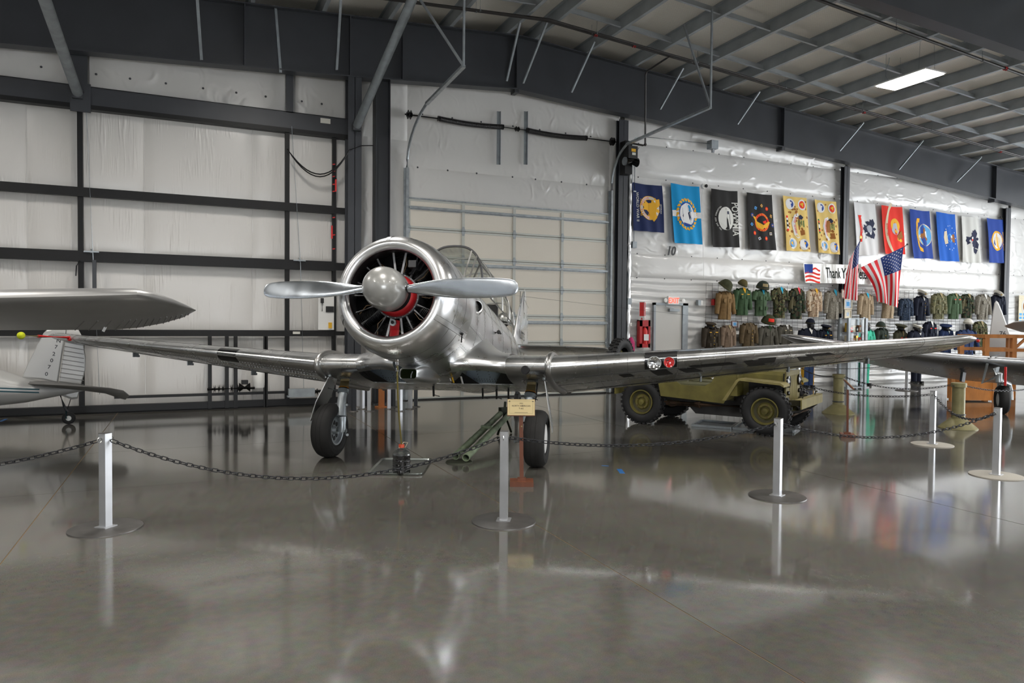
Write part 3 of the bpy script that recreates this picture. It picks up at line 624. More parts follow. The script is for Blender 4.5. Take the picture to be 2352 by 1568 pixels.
# ================================================================== THE TRAINER AIRPLANE
TH, RL = math.radians(10.5), math.radians(-0.55)
PSI = math.radians(-35.24)
UL = Vector((math.cos(PSI), math.sin(PSI), 0)); UF = Vector((UL.y, -UL.x, 0))
plane = thing('training_airplane', 'polished bare-metal single-engine training airplane with a two-blade propeller', 'airplane', (2.723, 8.456, 0), math.atan2(UF.y, UF.x))
cT, sT = math.cos(TH), math.sin(TH)
def B(x, y, z):
    """airframe axes (x forward from the propeller plane, y to its left, z up) to the airplane's ground frame"""
    z2 = z*math.cos(RL)-y*math.sin(RL); y2 = y*math.cos(RL)+z*math.sin(RL)
    return Vector((1.522+x*cT-z2*sT, y2, 2.061+x*sT+z2*cT))
BM = Matrix.Identity(4)
_o, _x, _y, _z = B(0, 0, 0), B(1, 0, 0), B(0, 1, 0), B(0, 0, 1)
BMAT = Matrix(((_x-_o).to_tuple()+(0,), (_y-_o).to_tuple()+(0,), (_z-_o).to_tuple()+(0,), (0, 0, 0, 1))).transposed(); BMAT.translation = _o
NOSE = BMAT @ Matrix(((0, 0, 1, 0), (0, 1, 0, 0), (-1, 0, 0, 0), (0, 0, 0, 1)))   # lathe axis z -> airframe x
def metal(name, col, rough, rvar, bump, bs, stretch=(1, 1, 1), var=0.06):
    mat(name, col, rough, 1.0, 0.5, var=var, vs=2.2, rvar=rvar, bump=bump, bs=bs, stretch=stretch)
metal('alu', (0.83, 0.84, 0.85), 0.30, 0.08, 0.05, 2.2, var=0.08)
metal('alu_wing', (0.70, 0.71, 0.715), 0.27, 0.05, 0.03, 2.0, (0.3, 1.2, 1))
metal('alu_blade', (0.70, 0.76, 0.83), 0.24, 0.04, 0.03, 6, (3, 3, 1))  # blue in the base colour stands in for reflected daylight on the blades
metal('alu_ring', (0.47, 0.465, 0.455), 0.34, 0.05, 0.05, 6)
mat('spinner_paint', (0.40, 0.40, 0.385), 0.32, 0.35, 0.5, coat=0.6)
mat('well_blue', (0.27, 0.33, 0.39), 0.42, 0.3)
mat('seam', (0.10, 0.10, 0.10), 0.5, 0.6)
mat('engine_dark', (0.012, 0.012, 0.013), 0.45, 0.2)
mat('engine_grey', (0.10, 0.10, 0.105), 0.4, 0.5)
mat('pushrod', (0.46, 0.47, 0.49), 0.4, 0.35)
mat('bronze', (0.17, 0.135, 0.07), 0.35, 0.85)
mat('orange_band', (0.80, 0.33, 0.01), 0.4)
mat('brown_wire', (0.16, 0.10, 0.05), 0.5)
def glass(name, col, a, rough=0.03):
    m = bpy.data.materials.new(name); m.use_nodes = True; nt = m.node_tree; nt.nodes.remove(nt.nodes['Principled BSDF']); N = nt.nodes.new; L = nt.links.new
    t = N('ShaderNodeBsdfTransparent'); t.inputs[0].default_value = (*col, 1); g = N('ShaderNodeBsdfGlossy'); g.inputs['Roughness'].default_value = rough; f = N('ShaderNodeLayerWeight'); f.inputs['Blend'].default_value = 0.5
    pw = N('ShaderNodeMath'); pw.operation = 'POWER'; pw.inputs[1].default_value = 3.5; L(f.outputs['Facing'], pw.inputs[0]); ad = N('ShaderNodeMath'); ad.operation = 'MULTIPLY_ADD'; ad.inputs[1].default_value = 0.5; ad.inputs[2].default_value = a; L(pw.outputs[0], ad.inputs[0])
    mx = N('ShaderNodeMixShader'); L(ad.outputs[0], mx.inputs[0]); L(t.outputs[0], mx.inputs[1]); L(g.outputs[0], mx.inputs[2]); L(mx.outputs[0], nt.nodes['Material Output'].inputs['Surface']); _m[name] = m
glass('canopy_glass', (0.90, 0.92, 0.90), 0.04); glass('lamp_glass', (0.9, 0.9, 0.9), 0.1)

# ---- cowling
COWL = [(.50, -.40), (.475, -.26), (.462, -.19), (.466, -.13), (.487, -.093), (.52, -.078), (.555, -.088), (.595, -.13), (.628, -.20), (.650, -.31), (.662, -.46), (.667, -.68), (.664, -1.02), (.650, -1.03), (.640, -.70), (.61, -.35)]
mb = MB(); mb.lathe(COWL[3:13], 72, NOSE); cowl = mb.build('cowling', 'alu', plane, 60)
mb = MB(); mb.lathe(COWL[:4], 72, NOSE); mb.lathe(COWL[12:]+COWL[:1], 72, NOSE); mb.build('cowl_liner', 'engine_dark', cowl, 60)
def cowl_r(x):
    for (r0, x0), (r1, x1) in zip(COWL[5:13], COWL[6:13]):
        if x1 <= x <= x0: return r0+(r1-r0)*(x-x0)/(x1-x0)
    return .664
def cowl_pt(ang, x, off=0.002):   # ang measured from up, towards the left wing
    r = cowl_r(x)+off; return B(x, r*math.sin(ang), r*math.cos(ang))
for ang, w in ((math.radians(-6), .055), (math.radians(118), .06), (math.radians(-118), .06)):
    mb = MB(); mb.sheet(lambda u_, v: cowl_pt(ang+(v-.5)*w/.66, -.095-.92*u_, .007), 24, 2); mb.build('cowl_joint_strap', 'alu', cowl, 60)
    for e in (-1, 1):
        mb = MB(); mb.tube([cowl_pt(ang+e*w/.66*.5, -.10-.91*i/24, .005) for i in range(25)], .003, 4); mb.build('panel_seam', 'seam', cowl)
for x in (-.40, -.70):
    mb = MB(); mb.tube([cowl_pt(2*PI*k/72, x, .0005) for k in range(72)], .002, 4, closed=True); mb.build('panel_seam', 'seam', cowl)
mb = MB(); p, q = cowl_pt(math.radians(118), -.80, .02), cowl_pt(math.radians(125), -.95, .02); mb.tube([p, q], .007, 6); mb.ball(p, .018, 8); mb.build('cowl_latch', 'black', cowl)
# ---- engine inside
mb = MB(); mb.lathe([(.188, -.215), (.205, -.225), (.222, -.25), (.228, -.285), (.23, -.36), (.001, -.36)], 40, NOSE); gear = mb.build('gear_case', 'red', plane, 40)
mb = MB(); mb.lathe([(.001, -.10), (.13, -.10), (.15, -.13), (.17, -.18), (.189, -.214)], 40, NOSE); mb.build('case_nose', 'engine_dark', gear, 40)
mb = MB(); mb.lathe([(.230, -.30), (.246, -.305), (.246, -.325), (.230, -.33)], 40, NOSE); mb.build('case_flange', 'engine_grey', gear, 60)
for k in range(18):
    a = 2*PI*k/18; mb = MB(); mb.tube([B(-.31, .237*math.sin(a), .237*math.cos(a)), B(-.296, .237*math.sin(a), .237*math.cos(a))], .007, 6); mb.build('case_bolt', 'galv', gear)
mb = MB(); mb.tube([B(-.30, 0, -.27), B(-.30, 0, -.47)], .052, 12); mb.build('oil_sump', 'red', gear, 40)
mb = MB(); mb.tube([B(-.25, .0, -.30), B(-.225, 0, -.30)], .036, 16); mb.build('sump_plug', 'galv', gear, 40); mb = MB(); mb.tube([B(-.22, .0, -.30), B(-.215, 0, -.30)], .018, 12); mb.build('sump_bolt', 'steel_dark', gear, 40)
mb = MB(); mb.lathe([(.001, -.60), (.60, -.60), (.60, -.62), (.001, -.62)], 40, NOSE); mb.build('engine_baffle', 'engine_dark', plane)
mb = MB(); mb.lathe([(.001, -.37), (.24, -.37), (.27, -.42), (.27, -.58), (.001, -.58)], 30, NOSE); crank = mb.build('crankcase', 'engine_dark', plane, 40)
for k in range(9):
    a = 2*PI*k/9; d = Vector((math.sin(a), math.cos(a)))
    mb = MB()
    for i in range(15):
        r0 = .29+i*.018; rad = .085 if i < 9 else .098
        M4 = BMAT @ Matrix.Translation((-.48, d.x*r0, d.y*r0)) @ Matrix.Rotation(-a, 4, 'X')
        mb.lathe([(.06, 0), (rad, .001), (rad, .006), (.06, .007)], 16, M4)
    M4 = BMAT @ Matrix.Translation((-.48, 0, 0)) @ Matrix.Rotation(-a, 4, 'X'); mb.lathe([(.065, .26), (.065, .56)], 12, M4)
    cyl = mb.build('cylinder', 'engine_dark', plane, 40)
    for e in (-1, 1):
        a2 = a+e*.13; a3 = a+e*.15
        mb = MB(); mb.tube([B(-.325, .245*math.sin(a2), .245*math.cos(a2)), B(-.315, .50*math.sin(a3), .50*math.cos(a3))], .0125, 8); mb.build('pushrod_tube', 'pushrod', cyl, 50)
        mb = MB(); q = B(-.38, .53*math.sin(a3), .53*math.cos(a3)); mb.ball(q, .04, 8); mb.build('rocker_box', 'engine_grey', cyl, 50)
    mb = MB(); mb.tube([B(-.33, .27*math.sin(a+.2), .27*math.cos(a+.2)), B(-.32, .36*math.sin(a+.24), .36*math.cos(a+.24)), B(-.36, .47*math.sin(a+.12), .47*math.cos(a+.12))], .006, 5); mb.build('ignition_lead', 'brown_wire', cyl)
mb = MB(); c_ = B(-.30, .17, .34); mb.box(c_, (.10, .085, .075), BMAT.to_3x3()); mb.tube([c_+Vector((0, 0, -.03)), B(-.32, .14, .24)], .03, 8); mb.build('governor', 'engine_grey', gear, 40)
mb = MB(); mb.tube([B(-.31, .24, .28), B(-.28, .30, .36), B(-.33, .37, .40)], .010, 6); mb.tube([B(-.31, .20, .33), B(-.26, .22, .43), B(-.33, .20, .46)], .006, 6); mb.build('governor_line', 'engine_grey', gear, 50)
# ---- propeller
mb = MB(); mb.lathe([(.0005, .325), (.04, .321), (.085, .306), (.13, .277), (.17, .232), (.20, .17), (.217, .09), (.222, .02), (.219, -.06), (.205, -.075), (.001, -.08)], 56, NOSE); spin = mb.build('spinner', 'spinner_paint', plane, 50)
mb = MB(); mb.lathe([(.15, -.075), (.17, -.085), (.17, -.11), (.10, -.12)], 32, NOSE); mb.build('hub_back', 'engine_dark', spin, 40)
for k in range(14):
    a = 2*PI*k/14+.2; mb = MB(); mb.ball(B(-.078, .205*math.sin(a), .205*math.cos(a)), .009, 6); mb.build('spinner_screw', 'chrome', spin)
BLADE = [(.20, .080, .080, 50), (.27, .092, .078, 48), (.36, .125, .06, 42), (.50, .165, .046, 33), (.68, .196, .036, 26), (.86, .206, .028, 21), (1.04, .204, .022, 18), (1.20, .190, .017, 16), (1.30, .165, .014, 15), (1.345, .130, .011, 14), (1.366, .085, .008, 14), (1.3716, .03, .004, 14)]
def blade(s):
    mb = MB(); rings = []
    for r, c, t, pit in BLADE:
        pa = math.radians(pit-8); ring = []
        for k in range(20):
            a = 2*PI*k/20; cx = math.cos(a)*c/2; tz = math.sin(a)*t/2*(1 if r < .3 else (1.0-.25*math.cos(a)))
            # chord mostly vertical in the disc plane, pitched about the span
            x = cx*math.sin(pa)*s*1.0+tz*math.cos(pa); z = cx*math.cos(pa)*1.0-tz*math.sin(pa)*s
            x, z = x, z
            ring.append(B(x+.005, s*r, z+.006))
        rings.append(ring)
    mb.loft(rings); bl = mb.build('propeller_blade', 'alu_blade', plane, 60)
    mb = MB(); mb.tube([B(0, s*.17, .006), B(0, s*.235, .006)], .052, 20); mb.build('blade_cuff', 'black', bl, 50)
    mb = MB(); mb.tube([B(.01, s*.20, .006), B(.01, s*.212, .006)], .066, 24); mb.build('spinner_rim', 'alu_ring', bl, 50)
blade(1); blade(-1)

# ---- fuselage
FUS = [(-1.00, .610, .615, -.640), (-1.45, .600, .625, -.690), (-2.05, .560, .640, -.735), (-2.6, .530, .630, -.745), (-3.4, .505, .620, -.740), (-4.3, .470, .610, -.690), (-5.0, .425, .610, -.610), (-5.7, .355, .590, -.490), (-6.4, .275, .520, -.350), (-7.1, .19, .44, -.21), (-7.8, .11, .38, -.07), (-8.35, .035, .33, .10)]
def fus_at(x):
    for a, b2 in zip(FUS, FUS[1:]):
        if b2[0] <= x <= a[0]:
            t = (x-a[0])/(b2[0]-a[0]); return [p+(q-p)*t for p, q in zip(a, b2)]
    return FUS[0] if x > FUS[0][0] else FUS[-1]
def fus_pt(x, a, off=0.0):
    _, w, zt, zb = fus_at(x); e = 2/2.35; s_, c_ = math.sin(a), math.cos(a); zc = (zt+zb)/2; h = (zt-zb)/2
    return B(x, (w+off)*math.copysign(abs(s_)**e, s_), zc+(h+off)*math.copysign(abs(c_)**e, c_))
mb = MB(); xs = [-1.0-.1225*i for i in range(61)]
mb.loft([[fus_pt(x, 2*PI*k/56) for k in range(56)] for x in xs]); fus = mb.build('fuselage', 'alu', plane, 60)
for x in (-1.02, -1.55, -2.1, -2.75, -3.6, -4.5, -5.3, -6.2, -7.0):
    mb = MB(); mb.tube([fus_pt(x, 2*PI*k/64, .0005) for k in range(64)], .0022, 4, closed=True); mb.build('panel_seam', 'seam', fus)
for a in (.75, 1.2, 1.75, 2.2):
    for s in (1, -1):
        mb = MB(); mb.tube([fus_pt(-1.03-.12*i, s*a, .0005) for i in range(54)], .0018, 4); mb.build('panel_seam', 'seam', fus)
mb = MB()
for x in (-1.08, -1.5, -1.6, -2.05, -2.15, -2.7, -2.8, -3.55, -3.65, -4.45, -5.25):
    for k in range(34):
        a = .35+2.2*k/34; mb.ball(fus_pt(x, a, .0005), .0045, 6, (1, 1, 1))
for a in (.70, .80, 1.15, 1.25, 1.7, 1.8, 2.15):
    for k in range(70): mb.ball(fus_pt(-1.1-.075*k, a, .0005), .0042, 6)
tag(mb.build('rivet_rows', 'alu_ring', fus), kind='stuff')
# stubs on its left side: steps, antenna mast, intake, tail stripes
for x, a, L_ in ((-2.9, 1.45, .12), (-5.6, 1.6, .16)):
    p = fus_pt(x, a); n = (fus_pt(x, a, .05)-p).normalized(); mb = MB(); mb.tube([p, p+n*L_*.45, p+n*L_*.5+B(-.12, 0, 0)-B(0, 0, 0)], .014, 8); mb.ball(p+n*L_*.45, .03, 8); mb.build('hand_hold', 'black', fus, 50)
ci = B(-1.66, .50, .14); nd = (B(1, .55, 0)-B(0, 0, 0)).normalized()
mb = MB(); Mi = Matrix.Translation(ci) @ nd.to_track_quat('Z', 'Y').to_matrix().to_4x4()
mb.lathe([(.07, .16), (.082, .165), (.10, .12), (.115, -.02), (.105, -.25), (.05, -.42), (.01, -.47)], 24, Mi); intake = mb.build('air_intake', 'alu', plane, 50)
mb = MB(); mb.lathe([(.001, .05), (.07, .05), (.07, .16)], 20, Mi); mb.build('intake_mouth', 'black', intake)
mb = MB()
for i, (m_, a0, a1) in enumerate((('b', 1.35, 1.95),)):
    pass
for x0, c_ in ((-7.02, 'red_bright'), (-7.10, 'white_paint'), (-7.18, 'flag_blue_s')):
    if c_ not in _m: mat('flag_blue_s', (0.02, 0.05, 0.22), 0.4)
    mb = MB(); mb.sheet(lambda u_, v: fus_pt(x0-.07*u_-.25*v, .9+1.2*v, .002), 2, 12); mb.build('tail_stripe', c_, fus)

# ---- canopy
CAN = [(-2.02, .43, .60, .60), (-2.43, .42, .585, 1.185), (-3.1, .41, .575, 1.20), (-3.9, .40, .57, 1.18), (-4.6, .38, .57, 1.12), (-5.2, .34, .58, .98), (-5.65, .26, .585, .70)]
PROF = [(1.0, 0), (.96, .35), (.84, .68), (.52, .93), (0, 1.0)]
def can_ring(st, off=0.0, n=24):
    x, w, z0, z1 = st; out = []
    for k in range(n+1):
        t = -1+2*k/n; a = t*PI/2; out.append(B(x, (w+off)*math.copysign(abs(math.sin(a))**.75, a), z0+(z1-z0+off)*abs(math.cos(a))**.8))
    return out
mb = MB(); mb.loft([can_ring(s_) for s_ in CAN[:]], caps=False, closed=False); can = mb.build('canopy_glass', 'canopy_glass', plane, 60)
for i, s_ in enumerate(CAN):
    if i == 0: continue
    mb = MB(); mb.tube(can_ring(s_, .002), .017 if i == 1 else .013, 6); mb.build('canopy_hoop', 'alu_ring' if i > 1 else 'engine_grey', can, 50)
for k in (0, 4, 8, 16, 20, 24):
    mb = MB(); mb.tube([can_ring(s_, .002)[k] for s_ in CAN], .011, 6); mb.build('canopy_rail', 'alu_ring', can, 50)
for k in (6, 18): mb = MB(); mb.tube([can_ring(CAN[0], .002)[k], can_ring(CAN[1], .002)[k]], .012, 6); mb.build('windshield_post', 'alu_ring', can, 50)
mb = MB(); mb.box(B(-2.62, 0, .60), (.28, .72, .12), BMAT.to_3x3()); mb.build('instrument_coaming', 'brown_wire', plane)
for x in (-3.35, -4.6):
    mb = MB(); mb.box(B(x, 0, .62), (.07, .36, .40), BMAT.to_3x3()); mb.build('seat_back', 'engine_dark', plane)
mb = MB(); mb.lathe([(.001, .14), (.07, .12), (.115, .06), (.13, 0), (.12, -.06), (.09, -.1)], 20, BMAT @ Matrix.Translation((-5.78, .05, .80)) @ Matrix.Rotation(-.5, 4, 'Y')); dome = mb.build('antenna_dome', 'alu_ring', plane, 50)

# ---- wings
def naca(c, t, upper, camber=.02):
    yt = 5*t*(.2969*math.sqrt(c)-.126*c-.3516*c*c+.2843*c**3-.1036*c**4); yc = camber/.16*(.8*c-c*c) if c < .4 else camber/.36*(.2+.8*c-c*c)
    return yc+yt if upper else yc-yt
CS = [0, .004, .012, .025, .05, .09, .15, .23, .33, .45, .58, .72, .86, 1.0]
def wing_dims(y):
    y = abs(y)
    if y <= 1.47: return -1.55, -.575, 2.385, .15, -.105
    q = y-1.47; xl = -1.55-.2*q; te = -3.935+.062*q; z = -.575+.103*q; t = .15-.008*q
    if y > 5.95:
        e = min(1, (y-5.95)/.68); f_ = max(0, 1-e**7)**.45; c0 = xl-te; xm = xl-c0*.42; xl = xm+(xl-xm)*(f_*.9+.1*f_**.5); te = xm+(te-xm)*(f_*.8+.2*f_**.5); t *= .5+.5*f_; z += .01*e
    return xl, z, max(xl-te, .01), t, -.105+.012*q
def wing_pt(y, c, upper, off=0.0):
    xl, zl, ch, t, inc = wing_dims(y); z = naca(c, t, upper)*ch+inc*c*(1 if ch > .4 else ch/.4)*min(1, ch/2.385*1.3); return B(xl-c*ch, y, zl+z+(off if upper else -off))
def wing_ring(y): return [wing_pt(y, c, True) for c in reversed(CS)]+[wing_pt(y, c, False) for c in CS[1:]]
for s, nm in ((1, 'left'), (-1, 'right')):
    ys = [1.47, 1.8, 2.2, 2.6, 3.0, 3.4, 3.8, 4.2, 4.6, 5.0, 5.4, 5.75, 5.95, 6.1, 6.2, 6.3, 6.4, 6.48, 6.54, 6.58, 6.605, 6.62, 6.627]
    mb = MB(); mb.loft([wing_ring(s*y) for y in ys]); w = mb.build('outer_wing', 'alu_wing', plane, 50)
    tag(w, 'outer wing panel with landing light' if s > 0 else None)
    mb = MB(); mb.loft([wing_ring(s*y) for y in (.95, 1.1, 1.3, 1.47)]); cw = mb.build('center_wing', 'alu_wing', plane, 50)
    # joint ring between the two
    mb = MB(); path = [wing_pt(s*1.47, c, True, .012) for c in reversed(CS[1:])]+[wing_pt(s*1.47, 0, True)+(B(.012, 0, 0)-B(0, 0, 0))]+[wing_pt(s*1.47, c, False, .012) for c in CS[1:-2]]
    mb.tube(path, .038, 10); mb.build('wing_joint_ring', 'alu_ring', plane, 60)
    # panel lines along the span and across the chord
    for c, up in ((.12, True), (.32, True), (.55, True), (.72, True), (.12, False), (.32, False), (.74, False)):
        mb = MB(); mb.tube([wing_pt(s*y, c, up, .0008) for y in ys[:-4]], .0022, 4); mb.build('panel_seam', 'seam', w)
    for y in (2.05, 2.4, 3.0, 3.55, 4.3, 5.0, 5.9):
        for up in (True, False):
            mb = MB(); mb.tube([wing_pt(s*y, c, up, .0008) for c in CS], .0018, 4); mb.build('panel_seam', 'seam', w)
    mb = MB(); mb.tube([wing_pt(s*(1.6+.35*i), .742, False, .002) for i in range(12)], .006, 4); mb.build('hinge_line', 'black', w)
    mb = MB()
    for c in (.05, .10, .14, .30, .34):
        for k in range(90): mb.ball(wing_pt(s*(1.55+.047*k), c, False, -.0005), .0032, 6)
    tag(mb.build('rivet_rows', 'alu_wing', w), kind='stuff')
    # aileron and flap hinges, tie-down under the wing
    for y, c in ((3.35, .70), (4.5, .72), (5.5, .72)):
        p = wing_pt(s*y, c, False); mb = MB(); mb.box(p+Vector((0, 0, -.03)), (.12, .018, .07)); mb.box(p+Vector((-.05, 0, -.055)), (.05, .03, .03)); mb.build('aileron_hinge', 'galv_dull', w)
# dark antiglare band round the right wing's leading edge, underside letter fragments on the left wing
wr_, wl_ = [o for o in plane.children if o.name.startswith('outer_wing')][::-1] if False else (None, None)
ow = [o for o in plane.children if o.name.startswith('outer_wing')]; ow.sort(key=lambda o: -sum(v.co.y for v in o.data.vertices)); lw, rw = ow[0], ow[1]
def wing_patch(par, name, m, y0, y1, c0, c1, up=False, skew=0.0, n=8):
    def fn(u_, v):
        c = c0+(c1-c0)*v; return wing_pt(y0+(y1-y0)*u_+skew*v, max(0, c), up, .003)
    mb = MB(); mb.sheet(fn, 6, n); return mb.build(name, m, par, 60)
wing_patch(rw, 'dark_band', 'black_gloss', -2.78, -3.10, 0, .05, True); wing_patch(rw, 'dark_band', 'black_gloss', -2.78, -3.10, 0, .06, False)
for y0, y1, c0, c1, sk in ((2.28, 2.42, .14, .24, .06), (2.66, 2.86, .11, .30, .10), (3.0, 3.2, .14, .30, .12), (3.12, 3.62, .09, .15, .1), (3.78, 3.98, .09, .30, .12), (3.95, 4.16, .06, .22, .02), (4.5, 4.8, .06, .12, .08), (4.42, 4.6, .10, .3, .1)):
    wing_patch(lw, 'black_letter_stroke', 'black', y0, y1, c0, c1, False, sk)
# landing light window in the left wing's leading edge
yl0, yl1 = 2.60, 2.98
def le(y, a, off=0.0):   # a: -1 under .. +1 over the leading edge
    return wing_pt(y, abs(a)*.075, a >= 0, off)
mb = MB(); mb.sheet(lambda u_, v: le(yl0+(yl1-yl0)*v, -1+1.5*u_, .010)+(B(.006, 0, 0)-B(0, 0, 0)), 14, 6); box = mb.build('light_bay', 'engine_dark', lw, 60)
for yc, r, m_, nm in ((2.71, .078, 'chrome', 'landing_lamp'), (2.885, .062, 'red_lens', 'recognition_lamp')):
    if m_ not in _m: mat('red_lens', (0.55, 0.012, 0.01), 0.12, 0, 0.6, coat=1)
    pc_ = wing_pt(yc, .004, False, .0)+(B(.004, 0, -.028)-B(0, 0, 0)); nd = (B(1, .08, -.12)-B(0, 0, 0)).normalized(); Mi = Matrix.Translation(pc_) @ nd.to_track_quat('Z', 'Y').to_matrix().to_4x4()
    mb = MB(); mb.lathe([(.001, -.004), (r*.6, .004), (r*.92, .012), (r, .016), (r, -.02)], 24, Mi); lp = mb.build(nm, m_, lw, 40)
    mb = MB(); mb.lathe([(r, .014), (r*1.08, .01), (r*1.08, -.02)], 24, Mi); mb.build('lamp_rim', 'galv', lw, 50)
    mb = MB(); mb.lathe([(.001, .02), (r*.3, .018), (r*.34, .0)], 12, Mi); mb.build('lamp_bulb', 'lamp_glass' if nm == 'landing_lamp' else 'red_lens', lw, 50)
mb = MB(); p = B(-2.80, 6.63, -.055); mb.ball(p, .026, 10, (1.5, .8, .8)); mb.build('navigation_light', 'red_lens', lw, 50)
# gun port disc in the center wing
mb = MB(); p = wing_pt(1.20, .002, False); nd = (B(1, 0, -.1)-B(0, 0, 0)).normalized(); mb.lathe([(.001, .012), (.048, .012), (.052, 0), (.052, -.03)], 20, Matrix.Translation(p+(B(.006, 0, -.03)-B(0, 0, 0))) @ nd.to_track_quat('Z', 'Y').to_matrix().to_4x4()); mb.build('gun_port', 'black', plane, 40)
# belly: rear part of the center wing, root fairings, wheel wells
CR = [.30, .36, .45, .58, .72, .86, 1.0]
mb = MB(); mb.loft([[wing_pt(y, c, True) for c in reversed(CR)]+[wing_pt(y, c, False) for c in CR] for y in (-.95, -.5, 0, .5, .95)]); mb.build('belly_panel', 'alu_wing', plane, 50)
for s in (1, -1):
    # fairing sweeping forward from the leading edge to the cowl
    def fair(u_, v):
        y = .952-.60*u_; f_ = u_*u_*(3-2*u_)
        xl = -1.55+.30*f_; zl = -.575-.02*f_
        a = v*1.0
        # v 0 lower lip .. 1 up and back onto the side of the fuselage
        if v < .3:
            t = v/.3; x, z = xl-.13*(1-t)**1.6, zl-.085*(1-t)**.8*(1-.35*math.sin(PI*u_))
        else:
            t = ((v-.3)/.7)**1.5; base = naca(min(.3, t*.3+.0), .15, True)*2.385; x = xl-t*(.30*2.385+.30*f_); z = zl+base*(1+.35*f_)+.30*f_*f_*t
        return B(x, s*y, z)
    mb = MB(); mb.sheet(fair, 20, 24, .006 if s > 0 else -.006); fr = mb.build('wing_root_fairing', 'alu', plane, 60)
    mb = MB()
    for k in range(26): mb.ball(Vector(fair(.05+.9*k/25, .34))+Vector((0, 0, .002)), .005, 6)
    tag(mb.build('rivet_rows', 'alu_ring', fr), kind='stuff')
    mb = MB(); mb.sheet(lambda u_, v: B(-1.80-.44*v, s*(.10+1.02*u_), -.50-.225*v), 10, 6); wp = mb.build('wheel_well_panel', 'well_blue', plane)
    mb = MB()
    for i in range(28):
        for j in range(2): mb.ball(B(-2.15-.04*j, s*(.16+.034*i), -.682-.0215*j), .006, 6)
    for i in range(6):
        for j in range(6): mb.ball(B(-1.83-.055*j, s*(.2+.15*i), -.518-.0285*j), .006, 6)
    tag(mb.build('rivet_rows', 'black', wp), kind='stuff')
    mb = MB(); mb.add([B(-1.72, s*.93, -.60), B(-2.2, s*1.0, -.735), B(-2.15, s*.74, -.74), B(-1.70, s*.90, -.60), B(-2.18, s*.97, -.735), B(-2.13, s*.72, -.74)], [(0, 1, 2), (3, 5, 4), (0, 2, 5, 3), (0, 3, 4, 1), (1, 4, 5, 2)]); mb.build('well_gusset', 'engine_dark', plane)
    mb = MB(); mb.add([B(-1.76, s*.26, -.58), B(-2.2, s*.50, -.74), B(-2.2, s*.12, -.74), B(-1.74, s*.26, -.58), B(-2.18, s*.50, -.74), B(-2.18, s*.12, -.74)], [(0, 1, 2), (3, 5, 4), (0, 2, 5, 3), (0, 3, 4, 1), (1, 4, 5, 2)]); mb.build('well_gusset', 'engine_dark', plane)
# oil-cooler scoop under the nose
def rr(w, h, r, n=5):
    out = []
    for cx, cz, a0 in ((w/2-r, h/2-r, 0), (-w/2+r, h/2-r, PI/2), (-w/2+r, -h/2+r, PI), (w/2-r, -h/2+r, 1.5*PI)):
        out += [(cx+r*math.cos(a0+PI/2*k/n), cz+r*math.sin(a0+PI/2*k/n)) for k in range(n+1)]
    return out
mb = MB(); st = [(-.86, .185, .105, -.775, .03), (-.84, .20, .12, -.775, .032), (-.80, .215, .135, -.772, .036), (-1.0, .25, .20, -.75, .06), (-1.4, .26, .26, -.70, .08), (-1.8, .2, .2, -.68, .07)]
rings = []
for x, w, h, z, r in [(-1.1, .185, .105, -.775, .03)]+[(-.815, .185, .105, -.775, .03), (-.805, .20, .12, -.775, .034), (-.83, .215, .135, -.772, .04), (-1.0, .25, .20, -.75, .06), (-1.4, .26, .26, -.70, .08), (-1.8, .2, .2, -.68, .07)]:
    rings.append([B(x, a, z+b2) for a, b2 in rr(w, h, r)])
mb.loft(rings); sc = mb.build('oil_cooler_scoop', 'alu', plane, 40)
mb = MB(); mb.loft([[B(-.835, a, -.775+b2) for a, b2 in rr(.19, .11, .03)], [B(-.87, a, -.775+b2) for a, b2 in rr(.19, .11, .03)]]); mat('scoop_dark', (0.008, 0.011, 0.004), 1.0, 0, 0.0); mb.build('scoop_interior', 'scoop_dark', sc)
mb = MB(); mb.tube([B(-.828, .03, -.82), B(-.828, .03, -.785), B(-.828, .045, -.745)], .006, 6); mb.build('scoop_drain', 'galv', sc, 50)
mb = MB(); mb.tube([B(-.42, 0, -.665), B(-.44, 0, -.72)], .016, 8); mb.tube([B(-.44, 0, -.72), B(-.455, 0, -.79)], .013, 8); mb.build('breather_pipe', 'chrome', plane, 40)
for y, c_, L_ in ((.20, 'yellow', .06), (.32, 'white_plastic', .075), (.16, 'alu', .04)):
    p = B(-1.9, y, -.70); mb = MB(); mb.bar(p+Vector((0, 0, .02)), p+Vector((-.02, .02, -L_)), .03, .01); mb.build('drain_tab', c_, plane)
for x, y in ((-2.6, -.25), (-3.0, .35), (-3.1, .7), (-3.0, .55), (-3.1, 1.05)):
    p = wing_pt(y, min(1, (-1.55-x)/2.385), False); mb = MB(); mb.bar(p, p+Vector((-.02, 0, -.14)), .02, .035); mb.tube([p+Vector((-.02, 0, -.12)), p+Vector((-.12, .05, -.15))], .007, 5); mb.build('whip_antenna', 'steel_dark', plane)

# ---- pitot boom on the right wing with its red sleeve and tennis ball
pp = wing_pt(-5.98, 0.0, True); mb = MB(); p1 = pp+Vector((.84, 0, .045))
mb.tube([pp+Vector((-.05, 0, 0)), pp+(p1-pp)*.66], .022, 10); sl = mb.build('pitot_sleeve', 'red_bright', plane, 50)
mb = MB(); mb.tube([pp+(p1-pp)*.66, p1], .011, 8); mb.build('pitot_tube', 'brass', plane, 50)
mat('tennis', (0.62, 0.68, 0.02), 0.9, bump=0.4, bs=300)
mb = MB(); mb.ball(p1, .052, 16); mb.build('tennis_ball', 'tennis', plane, 60)
mb = MB(); mb.ball(pp+Vector((-.01, 0, -.02)), .035, 8); mb.build('sleeve_knot', 'red_bright', sl)

